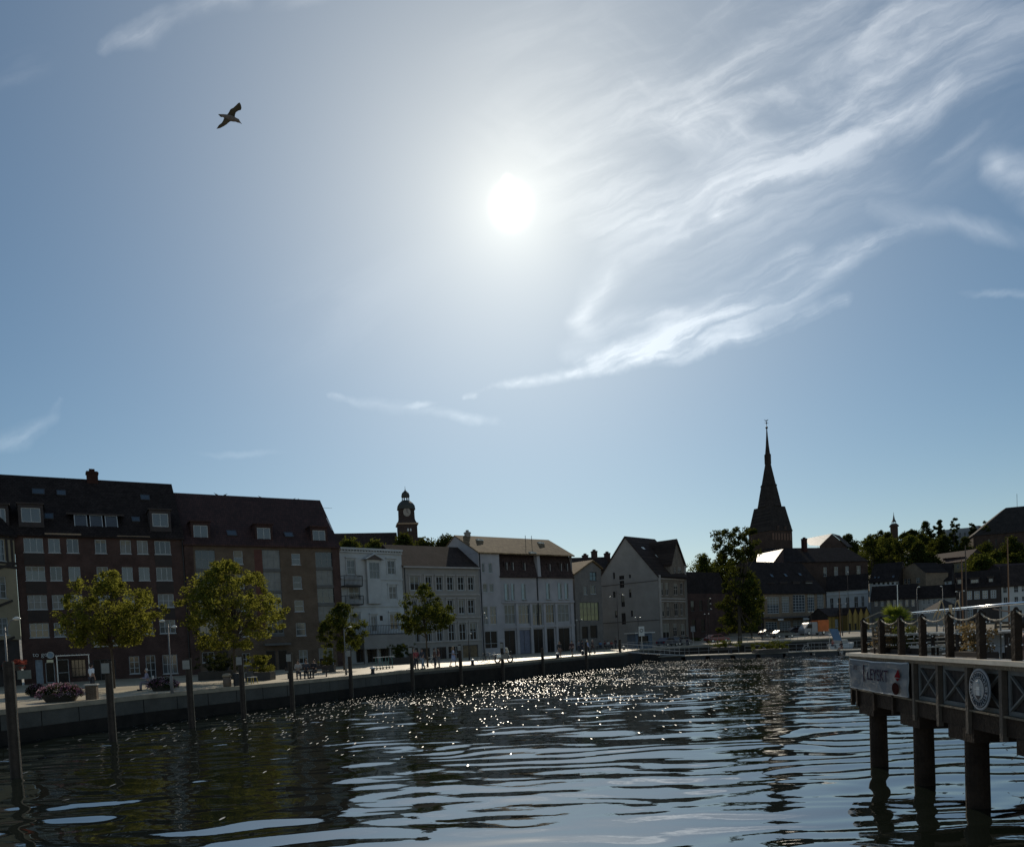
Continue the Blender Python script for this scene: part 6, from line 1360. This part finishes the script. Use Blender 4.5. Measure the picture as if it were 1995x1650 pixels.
# traffic sign
p = hor(1350)*128; t_ = thing('traffic_sign', 'small square road sign on a thin pole before the dark red house', 'sign', (p.x, p.y, 0)); MB().bar((0, 0, 0), (0, 0, 2.4), .06, n=6).build('pole', STL, t_); MB().box(-.35, -.05, 2.2, .35, -.02, 3.1).build('sign_plate', mat('dull_sign', ()), t_)
p = hor(1250)*112; t_ = thing('notice_board', 'white notice board with dark ring mark before the blank gable', 'sign', (p.x, p.y, 0)); MB().bar((0, 0, 0), (0, 0, 1.9), .08, n=6).build('pole', STL, t_); MB().box(-.42, -.05, 1.9, .42, 0, 3.3).build('board', mat('sign_white', ()), t_); MB().torus((0, -.07, 2.7), .22, .04).build('ring_mark', IRON, t_)

# ------------------------------------------------------------------ bicycles, scooters, vehicles, kiosk
def bike(p, rz, lb, m=IRON):
    t_ = thing('bicycle', lb, 'bicycle', p, rz, 'bicycles on the quay'); 
    for x in (-.52, .52):
        w_ = MB().torus((x, 0, .34), .33, .018).build('wheel', IRON, t_); s_ = MB()
        for k in range(8): a = math.pi*2*k/8; s_.bar((x, 0, .34), (x+.32*math.cos(a), 0, .34+.32*math.sin(a)), .006, n=3)
        s_.build('spokes', STL, w_)
    f = MB().bar((-.52, 0, .34), (-.15, 0, .8), .03, n=6).bar((-.52, 0, .34), (-.08, 0, .3), .03, n=6).bar((-.08, 0, .3), (-.18, 0, .88), .03, n=6).bar((-.08, 0, .3), (.38, 0, .78), .035, n=6).bar((-.15, 0, .78), (.36, 0, .86), .035, n=6).bar((.34, 0, .98), (.52, 0, .34), .03, n=6); f.build('frame', m, t_)
    MB().box(-.3, -.07, .9, -.06, .07, .95).build('saddle', IRON, t_); MB().bar((.32, -.26, 1.02), (.32, .26, 1.02), .03, n=6).bar((.34, 0, .97), (.32, 0, 1.02), .03).build('handlebar', STL, t_)
bike(PG(958, 1291), .4, 'bicycle leaning before the pale building window', STL); bike(PG(945, 1290), .3, 'dark bicycle beside the lamp post', IRON); bike(PG(1240, 1262)+Vector((0, 3, 0)), .5, 'bicycle by the kiosk', IRON); bike(PG(990, 1289)+Vector((0, 1.5, 0)), .2, 'bicycle behind the parked motorcycle', IRON)
bike(PG(1570, 1262, -.6)+Vector((0, 0, -.45)), .3, 'bicycle standing on the pontoon near the windbreak', STL); bike(PG(836, 1297)+Vector((0, .4, 0)), .5, 'bicycle under the thin tree', STL)
# motorcycle
p = PG(982, 1291); t_ = thing('motorcycle', 'parked motorcycle with pale windscreen and chrome beside the ninth pile', 'motorcycle', p, .5)
for x in (-.68, .68): MB().torus((x, 0, .32), .27, .07, n=24, m=8).build('wheel', IRON, t_); 
MB().prism([(-.5, .45), (-.2, .35), (.3, .32), (.42, .6), (.3, .92), (.02, .98), (-.1, .8), (-.75, .86), (-.8, .72)], -.15, .15).build('body', mat('bike_paint', (.06, .065, .07), .25, .1, 3, spec=.9), t_); MB().box(-.6, -.14, .82, -.02, .14, .9).build('seat', IRON, t_)
MB().bar((.68, 0, .32), (.42, 0, 1.05), .07, n=6).build('fork', STL, t_); MB().bar((.38, -.38, 1.08), (.38, .38, 1.08), .035, n=6).build('handlebar', STL, t_); MB().prism([(.42, .95), (.5, .95), (.34, 1.45), (.28, 1.42)], -.18, .18).build('windscreen', mat('pale_screen', (.62, .6, .5), .2, .1, 3, spec=.9), t_)
MB().box(-.95, -.4, .55, -.5, -.18, .85).build('pannier', STL, t_); MB().box(-.95, .18, .55, -.5, .4, .85).build('pannier', STL, t_)
def scooter(p, rz, lb):
    t_ = thing('electric_scooter', lb, 'scooter', p, rz, 'electric scooters parked in a row')
    MB().box(-.45, -.08, .12, .4, .08, .18).build('deck', mat('scooter_green', (.08, .22, .20), .4), t_); MB().bar((.42, 0, .15), (.32, 0, 1.12), .05, n=6).build('steering_column', mat('scooter_green', ()), t_); MB().bar((.32, -.24, 1.14), (.32, .24, 1.14), .04, n=6).build('handlebar', STW, t_)
    for x in (-.5, .46): MB().torus((x, 0, .11), .085, .025, n=14).build('wheel', IRON, t_)
ol = ['first from the left', 'second from the left', 'third from the left', 'fourth from the left', 'fifth from the left', 'at the right end']
for i in range(6):
    scooter(PG(728+i*6.2, 1306-i*.7)+Vector((0, 1.0, 0)), -1.2+.1*(i % 2), 'green electric scooter in the row, '+ol[i])
def car(p, rz, lb, name, col, prof, W=1.75, L=4.3, glass=None, wr=.31, cat='car'):
    t_ = thing(name, lb, cat, p, rz); pm = mat('paint_'+lb[:14], col, .4, .08, 2, spec=.8)
    b = MB().prism(prof, -W/2, W/2); o = b.build('body', pm, t_); m = o.modifiers.new('b', 'BEVEL'); m.width = .07; m.segments = 3; m.limit_method = 'ANGLE'
    for x in (-L*.31, L*.31):
        for s in (-1, 1):
            w_ = MB(); w_.v = []; n = 16; a0 = s*(W/2-.12); a1 = s*(W/2+.02)
            for y in (a0, a1): w_.v += [(x+wr*math.cos(6.283*i/n), y, wr+wr*math.sin(6.283*i/n)) for i in range(n)]
            w_.f = [tuple(range(n)), tuple(range(2*n-1, n-1, -1))]+[(i, (i+1) % n, n+(i+1) % n, n+i) for i in range(n)]; wo = w_.build('wheel', IRON, t_)
            r_ = MB(); r_.v = [(x+wr*.6*math.cos(6.283*i/n), s*(W/2+.026), wr+wr*.6*math.sin(6.283*i/n)) for i in range(n)]; r_.f = [tuple(range(n))]; r_.build('rim', STL, wo)
    for s in (-1, 1):
        for gpoly in glass:
            g = MB(); g.poly([(x, s*(W/2+.006), z) for x, z in gpoly]); g.build('side_window', GLD, t_)
        MB().box(L/2-.12, s*W*.36-.16, .58, L/2-.03+.05, s*W*.36+.16, .74).build('headlight', mat('lamp_glass', ()), t_); MB().box(-L/2-.02, s*W*.38-.14, .62, -L/2+.1, s*W*.38+.14, .82).build('tail_light', mat('tail_red', (.25, .02, .02), .3), t_)
    return t_, pm
CP = [(-2.15, .35), (2.15, .35), (2.18, .62), (2.05, .82), (1.15, .95), (.45, 1.42), (-1.1, 1.45), (-1.85, 1.0), (-2.15, .92)]
CG = [[(.95, .97), (.42, 1.34), (-.2, 1.37), (-.2, .97)], [(-.28, .97), (-.28, 1.37), (-1.02, 1.37), (-1.6, 1.0)]]
def hz(px, Y, z=0): q = hor(px)*Y; return Vector((q.x, q.y, z+ground_z(q.x, q.y)*(z > -1)))
def scr(t_, W=1.75): # sloping windscreens
    MB().poly([(1.13, -W*.42, .98), (.50, -W*.38, 1.42), (.50, W*.38, 1.42), (1.13, W*.42, .98)]).build('windscreen', GLD, t_)
for px, Y, rz, lb, col in [(1525, 143, .25, 'dark green estate car with gleaming roof in front of the shop building', (.03, .045, .04)), (1396, 138, .3, 'red car parked before the dark red house', (.22, .03, .025)), (1500, 149, .3, 'black car parked left of the dark green one', (.02, .02, .022)), (1300, 126, .8, 'dark blue car parked before the sand brick front', (.03, .035, .06)), (1325, 131, .7, 'grey car parked behind the dark blue one', (.12, .12, .13)), (1553, 152, .2, 'dark car beside the white van', (.03, .03, .03))]:
    t_, pm = car(hz(px, Y), rz, lb, 'parked_car', col, CP, glass=CG); scr(t_); t_['group'] = 'cars parked along the far street'
VP = [(-2.6, .4), (2.6, .4), (2.65, .9), (2.5, 1.25), (1.75, 2.2), (1.5, 2.4), (-.3, 2.45), (-.3, 2.1), (-2.6, 2.1)]
t_, pm = car(hz(1584, 148), math.pi+.25, 'white van with orange lorry body behind its cab beside the yellow hut', 'delivery_van', (.3, .3, .3), VP, W=2.0, L=5.2, glass=[[(2.2, 1.3), (1.7, 2.05), (.9, 2.1), (.9, 1.3)]], wr=.38, cat='van')
MB().box(-2.7, -1.12, .6, -.32, 1.12, 2.75).build('orange_body', mat('orange_panel', (.55, .14, .03), .5), t_)
p = hz(1246, 118); t_ = thing('kiosk', 'small blue grey kiosk with pale flat awning in front of the gable house', 'kiosk', p, .5); b = MB(); wall(b, -1.6, 1.6, 0, 2.3, [(-1.1, .9, 1.0, 1.9)], -1.0)
for x in (-1.6, 1.6): b.poly([(x, -1, 0), (x, 1, 0), (x, 1, 2.3), (x, -1, 2.3)])
b.build('wall', mat('kiosk_blue', (.08, .11, .15), .7), t_); MB().box(-2.0, -1.5, 2.31, 1.8, 1.2, 2.45).build('roof', mat('sign_white', ()), t_); MB().poly([(-1.1, -.85, 1.0), (.9, -.85, 1.0), (.9, -.85, 1.9), (-1.1, -.85, 1.9)]).build('hatch', GLD, t_); MB().box(-1.2, -1.4, .93, 1.0, -1.0, .99).build('counter', WOOD, t_)
# windbreak on the pontoon
p = PG(1627, 1262, pz); t_ = thing('windbreak', 'blue cloth windbreak panel standing slanted on the pontoon', 'windbreak', p, .3)
b = MB(); b.v = [(-.5, 0, 1.0), (.7, 0, 1.0), (-.5+0, 0, 2.5), (-1.3, 0, 2.6)]
b = MB().prism([(-.2, 1.1), (1.2, 1.0), (.5, 2.7), (-.9, 2.75)], -.03, .03); b.build('cloth', mat('blue_cloth', (.10, .17, .27), .7, .15, 2), t_); MB().bar((-.85, .05, 0), (-.9, .05, 2.75), .06, n=6).build('pole', STL, t_); MB().bar((1.15, .05, 0), (1.2, .05, 1.2), .06, n=6).build('pole', STL, t_)
# masts of moored boats behind the deck
def boat(px, Y, pt, lb, m, boom=None, tilt=0):
    p = hz(px, Y, WZ); t_ = thing('sailing_boat', lb, 'boat', p, .8); top = PD(px, pt, Y).z-WZ
    hl = MB(); n = 9
    for k, (zz_, s) in enumerate(((-.3, .5), (.25, .9), (.85, 1.0))):
        for i in range(n): u = -1+2*i/(n-1); w_ = 1.2*s*(1-abs(u)**2.6)**.5 if abs(u) < 1 else .02; hl.v.append((u*4.2*(.9+.1*s), -w_, zz_+.12*u*u*s))
        for i in range(n): u = 1-2*i/(n-1); w_ = 1.2*s*(1-abs(u)**2.6)**.5 if abs(u) < 1 else .02; hl.v.append((u*4.2*(.9+.1*s), w_, zz_+.12*u*u*s))
    for k in range(2):
        for i in range(2*n): hl.f.append((k*2*n+i, k*2*n+(i+1) % (2*n), (k+1)*2*n+(i+1) % (2*n), (k+1)*2*n+i))
    hl.f.append(tuple(range(4*n, 6*n))); hl.build('hull', mat('boat_hull', (.5, .5, .48), .3, .1, 2, spec=.6), t_)
    MB().prism([(-1.6, .9), (1.4, .9), (.9, 1.5), (-1.5, 1.45)], -.7, .7).build('cabin', mat('boat_cabin', (.35, .34, .3), .4), t_)
    MB().bar((0, 0, .9), (tilt, 0, top), .14, n=8, w2=.08).build('mast', m, t_)
    if boom: MB().bar((0, 0, boom), (-3.6, .3, boom+.25), .12, n=8).build('boom', m, t_)
VAR = mat('varnished_mast', (.20, .09, .035), .4, .2, 3)
boat(1966, 60, 1047, 'moored boat with tall brown mast at the right edge', VAR, 4.1); boat(1884, 75, 1062, 'moored boat with thin dark mast before the timbered house', mat('dark_mast', (.08, .05, .035), .5)); boat(1876, 66, 1090, 'moored boat with reddish mast left of the thin dark one', VAR)
boat(1750, 80, 1138, 'moored boat with mast above the potted palm', STL); boat(1637, 120, 1150, 'moored boat with slim mast before the yellow hut', VAR)

# ------------------------------------------------------------------ people
SKIN = mat('skin', (.36, .22, .16), .6, .1, 5); HAIRD = mat('dark_hair', (.03, .022, .018), .6, .2, 8)
def skinmesh(pts, edges, rad, root_i, m, sub=1):
    me = bpy.data.meshes.new('k'); me.from_pydata(pts, edges, []); o = bpy.data.objects.new('k', me); COL.objects.link(o)
    s = o.modifiers.new('s', 'SKIN'); s.use_smooth_shade = True
    for i, r_ in enumerate(rad): sv = me.skin_vertices[0].data[i]; sv.radius = (r_, r_); sv.use_root = (i == root_i)
    u = o.modifiers.new('u', 'SUBSURF'); u.levels = sub; u.render_levels = sub
    dg = bpy.context.evaluated_depsgraph_get(); e = bpy.data.meshes.new_from_object(o.evaluated_get(dg)); bpy.data.objects.remove(o); e.materials.clear(); e.materials.append(m)
    for p_ in e.polygons: p_.use_smooth = True
    return e
def person(p, rz, lb, pose='stand', shirt=(.3, .3, .3), legs=(.05, .05, .07), short=False, long_hair=False, dress=False, hat=None, s=1.0, seat=.46):
    """built looking along -y; pose: stand, walk, sit, arms (hands before the chest)"""
    t_ = thing('person', lb, 'person', p, rz); t_.scale = (s, s, s)
    H = .93; k = 1 if pose != 'sit' else 0
    if pose == 'sit': H = seat+.09
    V = []; Rr = []; E = []
    def v(x, y, z, r, par=None): V.append((x, y, z)); Rr.append(r); i = len(V)-1; E.append((par, i)) if par is not None else None; return i
    lean = -.05 if pose == 'sit' else 0
    pel = v(0, 0, H, .125); sp = v(0, lean*.5, H+.22, .115, pel); chst = v(0, lean, H+.42, .135, sp); nk = v(0, lean, H+.56, .055, chst); hb = v(0, lean-.01, H+.63, .068, nk); hm = v(0, lean-.015, H+.71, .088, hb); ht = v(0, lean-.01, H+.80, .06, hm); 
    ns = v(0, lean-.105, H+.695, .014, hm)
    arms = []; lg = []
    for sx in (-1, 1):
        sh = v(sx*.17, lean, H+.49, .06, chst)
        if pose == 'walk': el_, wr_ = (sx*.22, sx*.10, H+.22), (sx*.21, sx*.17-.1, H+.0)
        elif pose in ('sit', 'arms'): el_, wr_ = (sx*.24, lean-.05, H+.22), (sx*.12, lean-.28, H+.24)
        else: el_, wr_ = (sx*.23, .02, H+.21), (sx*.24, -.04, H-.04)
        e_ = v(*el_, .042, sh); w_ = v(*wr_, .029, e_); d = (Vector(wr_)-Vector(el_)).normalized(); hd = Vector(wr_)+d*.07; h_ = v(*hd, .034, w_)
        for q in range(4): f1 = hd+d*(.045+.008*(1-abs(q-1.3)))+Vector((0, (q-1.5)*.02, 0)); a_ = v(*f1, .010, h_); f2 = f1+d*.03+Vector((-sx*.012, 0, 0)); v(*f2, .008, a_)
        th = Vector(wr_)+d*.05+Vector((-sx*.01, -.04, 0)); v(*th, .011, w_); arms.append((sh, e_, w_))
        hp = v(sx*.09, 0, H-.06, .09, pel)
        if pose == 'walk': kn, ak = (sx*.09, -sx*.16, H*.52), (sx*.09, -sx*.26+.08, .08)
        elif pose == 'sit': kn, ak = (sx*.12, -.42, H-.05), (sx*.12, -.44, .08)
        else: kn, ak = (sx*.10, -.02, H*.53), (sx*.10, .01, .08)
        k_ = v(*kn, .058, hp); a_ = v(*ak, .038, k_); v(ak[0], ak[1]-.15, .035, .03, a_); lg.append((hp, k_, a_))
    bd = bpy.data.objects.new('body', skinmesh(V, E, Rr, 0, SKIN)); COL.objects.link(bd); bd.parent = t_
    def sub(idx, grow, m, nm, extra=()):
        mp = {a: i for i, a in enumerate(idx)}; es = [(mp[a], mp[b_]) for a, b_ in E if a in mp and b_ in mp]; o = bpy.data.objects.new(nm, skinmesh([V[i] for i in idx], es, [Rr[i]+grow for i in idx], 0, m)); COL.objects.link(o); o.parent = t_; return o
    n0 = 'c%02d%02d%02d' % tuple(int(c*99) for c in shirt); n1 = 'c%02d%02d%02d' % tuple(int(c*99) for c in legs)
    ms, ml = mat('cloth_'+n0, shirt, .85, .15, 4), mat('cloth_'+n1, legs, .85, .15, 4)
    ai = [x for a in arms for x in (a[:2] if short else a)]
    sub([pel, sp, chst]+ai, .022, ms, 'dress' if dress else 'shirt')
    if dress: MB().lathe([(.24, -.42), (.19, -.15), (.15, .1)], 14, (0, 0, H)).build('skirt', ms, t_, smooth=True)
    else: sub([pel]+[x for a in lg for x in (a[:2] if short else a)], .02, ml, 'trousers')
    for a in lg:
        ak = V[a[2]]; MB().box(ak[0]-.05, ak[1]-.2, 0, ak[0]+.05, ak[1]+.06, .09).build('shoe', IRON, t_)
    hr = MB().ball((0, lean+.012, H+.735), .112, 12, 1.05)
    if long_hair: hr.lathe([(.05, -.2), (.10, -.08), (.10, .05)], 10, (0, lean+.05, H+.68))
    # keep the face free
    hr.v = [(x, y if y > lean-.035 else lean-.035+(y-lean+.035)*.25, z if not (y < lean-.03 and z < H+.76) else max(z, H+.765)) for x, y, z in hr.v]
    hr.build('hair', hat or HAIRD, t_, smooth=True)
    for sx in (-1, 1):
        MB().ball((sx*.034, lean-.095, H+.715), .010, 6).build('eye', IRON, t_); MB().ball((sx*.09, lean+.0, H+.70), .02, 6).build('ear', SKIN, t_)
    MB().box(-.024, lean-.1, H+.653, .024, lean-.085, H+.660).build('mouth', mat('lips', (.22, .09, .08), .6), t_)
    return t_
LHR = mat('light_hair', (.28, .20, .11), .6, .2, 8)
def foot(px, py, d=0): q = PG(px, py); return q*(1+d/q.length) if d else q
PP = [((181, 1349), 2.6, 'person in white printed T-shirt standing behind the brick pillar, back turned', dict(pose='stand', shirt=(.75, .78, .82), legs=(.05, .05, .06), short=True, s=1.06)),
      ((289, 1344), -1.0, 'grey haired person in lilac top seated beside the flower tub', dict(pose='sit', shirt=(.26, .24, .32), legs=(.2, .18, .2), hat=mat('grey_hair', (.4, .4, .38), .6))),
      ((582, 1322), .3, 'person in pale grey top seated left on the bench under the brown block', dict(pose='sit', shirt=(.32, .30, .28), legs=(.08, .08, .08))), ((598, 1321), .2, 'dark dressed person seated right on the bench under the brown block', dict(pose='sit', shirt=(.05, .05, .06), legs=(.04, .04, .04))), ((614, 1320), -.3, 'person in black leaning forward right of the bench', dict(pose='sit', shirt=(.03, .03, .035), legs=(.04, .04, .04))),
      ((812, 1303.5), .4, 'person in red top standing left in the group by the thin tree', dict(pose='stand', shirt=(.30, .07, .07), legs=(.04, .04, .05))), ((824, 1303), -.6, 'person in dark jacket and pale jeans in the group by the thin tree', dict(pose='walk', shirt=(.05, .05, .055), legs=(.25, .30, .34))), ((806, 1300), 1.2, 'person in black behind the seventh pile', dict(pose='stand', shirt=(.04, .04, .045))),
      ((848, 1302), 2.0, 'person in brown jacket directly behind the thin tree trunk', dict(pose='stand', shirt=(.14, .08, .06), legs=(.06, .06, .07))), ((856, 1300.5), -1.4, 'tall person in dark red right of the thin tree', dict(pose='arms', shirt=(.12, .05, .045), legs=(.16, .16, .17))),
      ((884, 1298), 1.5, 'woman in pale blue dress walking alone on the bright quay', dict(pose='walk', shirt=(.36, .42, .58), dress=True, short=True, long_hair=True, hat=LHR)),
      ((1091, 1281), .2, 'person in black with light hair standing on the bright quay', dict(pose='stand', shirt=(.03, .03, .03), legs=(.2, .13, .1), hat=LHR, long_hair=True)), ((1115, 1278.5), -.5, 'person in dark jacket with bare legs right of the one in black', dict(pose='walk', shirt=(.06, .03, .035), legs=(.06, .05, .05), short=True)),
      ((1145, 1275.5), 1.2, 'person in light blue shirt and white cap beside the eleventh pile', dict(pose='walk', shirt=(.30, .38, .58), legs=(.03, .03, .03), hat=mat('cream_cap', (.6, .56, .45), .7))), ((1155, 1272), .9, 'person in dark top and pale cap walking behind the light blue one', dict(pose='walk', shirt=(.07, .05, .05), legs=(.06, .05, .05), hat=mat('cream_cap', ()))),
      ((1135, 1272), 2, 'dark dressed person left of the light blue one', dict(pose='stand', shirt=(.05, .05, .06))), ((1128, 1270), 0, 'person in grey behind the piles', dict(pose='stand', shirt=(.18, .18, .19))),
      ((1178, 1263), .5, 'person in maroon sitting on the wall left of the kiosk', dict(pose='sit', shirt=(.20, .06, .06))), ((1185, 1263), .2, 'person with white straps sitting left of the kiosk', dict(pose='sit', shirt=(.5, .48, .45))), ((1192, 1263.5), -.2, 'person in red top sitting nearest the kiosk', dict(pose='sit', shirt=(.30, .06, .05))), ((1170, 1264), 0, 'person in blue jacket seated at the café table', dict(pose='sit', shirt=(.10, .20, .36))),
      ((1200, 1264), .7, 'dark dressed person standing by the corner pile', dict(pose='stand', shirt=(.03, .03, .035))), ((1266, 1257), 1.1, 'person in black standing right of the kiosk', dict(pose='stand', shirt=(.03, .03, .03), hat=mat('grey_hair', ()))), ((1273, 1256), .1, 'person in dark coat with pale cap right of the kiosk', dict(pose='stand', shirt=(.04, .04, .035), hat=mat('cream_cap', ()))), ((1282, 1256), -.4, 'person in olive jacket right of the kiosk pair', dict(pose='walk', shirt=(.14, .12, .06), hat=LHR)),
      ((1326, 1257), .6, 'person in dark clothes standing left before the sand brick front', dict(pose='stand', shirt=(.03, .03, .03))), ((1339, 1257), .3, 'broad dark dressed person at the right end of the sand brick front', dict(pose='stand', shirt=(.03, .025, .03))), ((1376, 1252), 0, 'person walking before the red car', dict(pose='walk', shirt=(.04, .04, .05)))]
for (px, py), rz, lb, kw in PP: person(foot(px, py), rz, lb, **kw)
for (px, py), rz, lb, kw in [((1488, 1272), 1.4, 'person in grey sitting on the pontoon edge left', dict(pose='sit', shirt=(.3, .28, .27), seat=.3)), ((1500, 1271.5), .4, 'person with red top sitting on the pontoon edge', dict(pose='sit', shirt=(.28, .07, .05), seat=.3)), ((1511, 1271), -.3, 'person in dark top sitting right on the pontoon edge', dict(pose='sit', shirt=(.09, .05, .05), seat=.3)), ((1424, 1273), 0, 'dark dressed person standing at the pontoon railing', dict(pose='stand', shirt=(.03, .03, .03))),
      ((1640, 1266), -1.2, 'person with bare knees sitting on the pontoon in front of the windbreak', dict(pose='sit', shirt=(.06, .04, .04), legs=(.3, .18, .14), short=True, seat=.25)), ((1622, 1262), .6, 'person in red crouching beside the blue windbreak', dict(pose='sit', shirt=(.35, .07, .05), seat=.35))]: person(PG(px, py, pz), rz, lb, **kw)
person(DP(1990, 14.4), ra+2.9, 'person sitting on the deck at the right edge of the picture', pose='sit', shirt=(.16, .10, .09), legs=(.06, .05, .05), seat=.08)
# bench for the seated group
p = foot(598, 1320); t_ = thing('bench', 'dark bench carrying the seated group under the brown block', 'bench', p+Vector((0, .15, 0)), .3); MB().box(-1.6, -.2, .42, 1.6, .22, .46).build('seat', DRK, t_); MB().box(-1.6, .22, .6, 1.6, .26, .85).build('backrest', DRK, t_)
for x in (-1.4, 1.4): MB().box(x-.04, -.18, 0, x+.04, .2, .419).build('leg', IRON, t_)
p = foot(290, 1343); t_ = thing('chair', 'folding chair under the seated grey haired person', 'chair', p+Vector((0, .1, 0)), -1.0); MB().box(-.23, -.2, .42, .23, .24, .45).build('seat', STW, t_); MB().box(-.23, .24, .55, .23, .27, .88).build('backrest', STW, t_); 
for x in (-.2, .2): MB().bar((x, -.2, 0), (x, .22, .42), .03).build('leg', STL, t_); MB().bar((x, .22, 0), (x, -.2, .42), .03).build('leg', STL, t_)
cf = [('left', 1160, 1266), ('middle', 1178, 1265), ('right', 1190, 1264)]
for a, px, py in cf:
    p = foot(px, py)+Vector((.2, -.9, 0)); t_ = thing('cafe_table', a+' small café table near the seated people left of the kiosk', 'table', p, 0, 'café tables on the far quay'); MB().lathe([(.38, .72), (.38, .75)], 16).build('table_top', TBL, t_); MB().lathe([(.2, 0), (.03, .05), (.03, .719)], 10).build('pedestal', IRON, t_)

# ------------------------------------------------------------------ gulls
GB = leafmat('gull_wing', (.10, .085, .06), (.16, .13, .07), .35, .3); GW = mat('gull_body', (.16, .13, .11), .8, .3, 10)
def flying_gull():
    Y = 30.0; c = PD(447, 229, Y); s = Y/F
    t_ = thing('gull', 'brown gull gliding with spread wings alone in the upper left sky', 'gull', c)
    # wing outlines measured as fractions of the span, then given camber and thickness
    P = lambda x, y, d=0: Vector(((x-950)/19.95*s, d, (820-y)/19.95*s))
    body = MB(); spine = [((560, 700), .012), ((700, 745), .045), ((850, 800), .075), ((980, 850), .095), ((1090, 890), .085), ((1200, 930), .062), ((1270, 965), .060), ((1310, 1000), .035), ((1360, 1050), .014), ((1400, 1085), .006)]
    n = 10; 
    for (x, y), r in spine:
        cpt = P(x, y); dirv = Vector((.82, 0, -.5)).normalized(); u = Vector((.5, 0, .82)); w_ = Vector((0, 1, 0))
        for j in range(n): a = 6.283*j/n; body.v.append(tuple(cpt+u*math.cos(a)*r*1.15+w_*math.sin(a)*r))
    for k in range(len(spine)-1):
        for j in range(n): body.f.append((k*n+j, k*n+(j+1) % n, (k+1)*n+(j+1) % n, (k+1)*n+j))
    body.f.append(tuple(range(n))); body.f.append(tuple(range(len(body.v)-n, len(body.v)))); body.build('body', GW, t_, smooth=True)
    def wing(lead, trail, dd, nm):
        m = MB(); nL = len(lead)
        for i, (a, b_) in enumerate(zip(lead, trail)):
            tt = i/(nL-1)
            for k in range(6):
                f = k/5; x = a[0]+(b_[0]-a[0])*f; y = a[1]+(b_[1]-a[1])*f; d = dd*tt*tt*.05-.03*math.sin(math.pi*f)*(1-tt*.6); m.v.append(tuple(P(x, y, d)))
        for i in range(nL-1):
            for k in range(5): q = i*6+k; m.f.append((q, q+1, q+7, q+6))
        o = m.build(nm, GB, t_, smooth=True); so = o.modifiers.new('s', 'SOLIDIFY'); so.thickness = .012
    wing([(1150, 860), (1165, 740), (1205, 650), (1300, 600), (1400, 585), (1436, 520), (1430, 430)], [(860, 730), (930, 650), (1010, 530), (1130, 480), (1240, 400), (1320, 340), (1385, 330)], -1, 'wing')
    wing([(1020, 960), (940, 985), (820, 1070), (700, 1130), (560, 1180), (430, 1192)], [(780, 800), (740, 850), (700, 930), (640, 1000), (520, 1070), (420, 1185)], 1, 'wing')
    tl = MB(); tl.v = [tuple(P(*q)) for q in ((700, 730, -.01), (530, 695, 0), (640, 690, .01), (625, 800, 0), (760, 800, .01))]; tl.f = [(0, 2, 1, 3, 4)]; o = tl.build('tail', GB, t_); so = o.modifiers.new('s', 'SOLIDIFY'); so.thickness = .01
flying_gull()
def perched(F_, off, px, py, lb, fl=1):
    u, z = F_.uz(px, py, off); q = F_.A+F_.d*u+F_.n*off; t_ = thing('gull', lb, 'gull', (q.x, q.y, z-.1), F_.ang+(0 if fl > 0 else math.pi), 'gulls perched on the roof ridge')
    b = MB(); sp = [(-.30, .10, .02), (-.18, .13, .07), (0, .17, .10), (.12, .21, .085), (.19, .29, .045), (.23, .35, .055), (.28, .36, .03), (.36, .34, .008)]; n = 8
    for x, z_, r in sp:
        for j in range(n): a = 6.283*j/n; b.v.append((x, r*math.cos(a), z_+r*math.sin(a)))
    for k in range(len(sp)-1):
        for j in range(n): b.f.append((k*n+j, k*n+(j+1) % n, (k+1)*n+(j+1) % n, (k+1)*n+j))
    b.f += [tuple(range(n)), tuple(range(len(b.v)-n, len(b.v)))]; b.build('body', mat('gull_shade', (.09, .09, .095), .8), t_, smooth=True)
    for s in (-1, 1): MB().bar((0, s*.03, -.02), (0, s*.03, .1), .015).build('leg', mat('gull_leg', (.2, .12, .05), .7), t_)
    t_.scale = (.75,)*3
for px, py, lb, f in [(421, 964.5, 'gull on the brown block ridge, farthest left of the roof gulls', -1), (439, 965.5, 'gull on the brown block ridge, second from the left', 1), (507, 970, 'gull on the brown block ridge, alone near the middle', -1), (572, 974, 'gull on the brown block ridge, second from the right', 1), (584, 975, 'gull on the brown block ridge, farthest right', -1)]: perched(F3, 6.8, px, py-1, lb, f)
perched(F2, 7.2, 122, 934, 'gull alone on the slate ridge left of the chimney', 1)
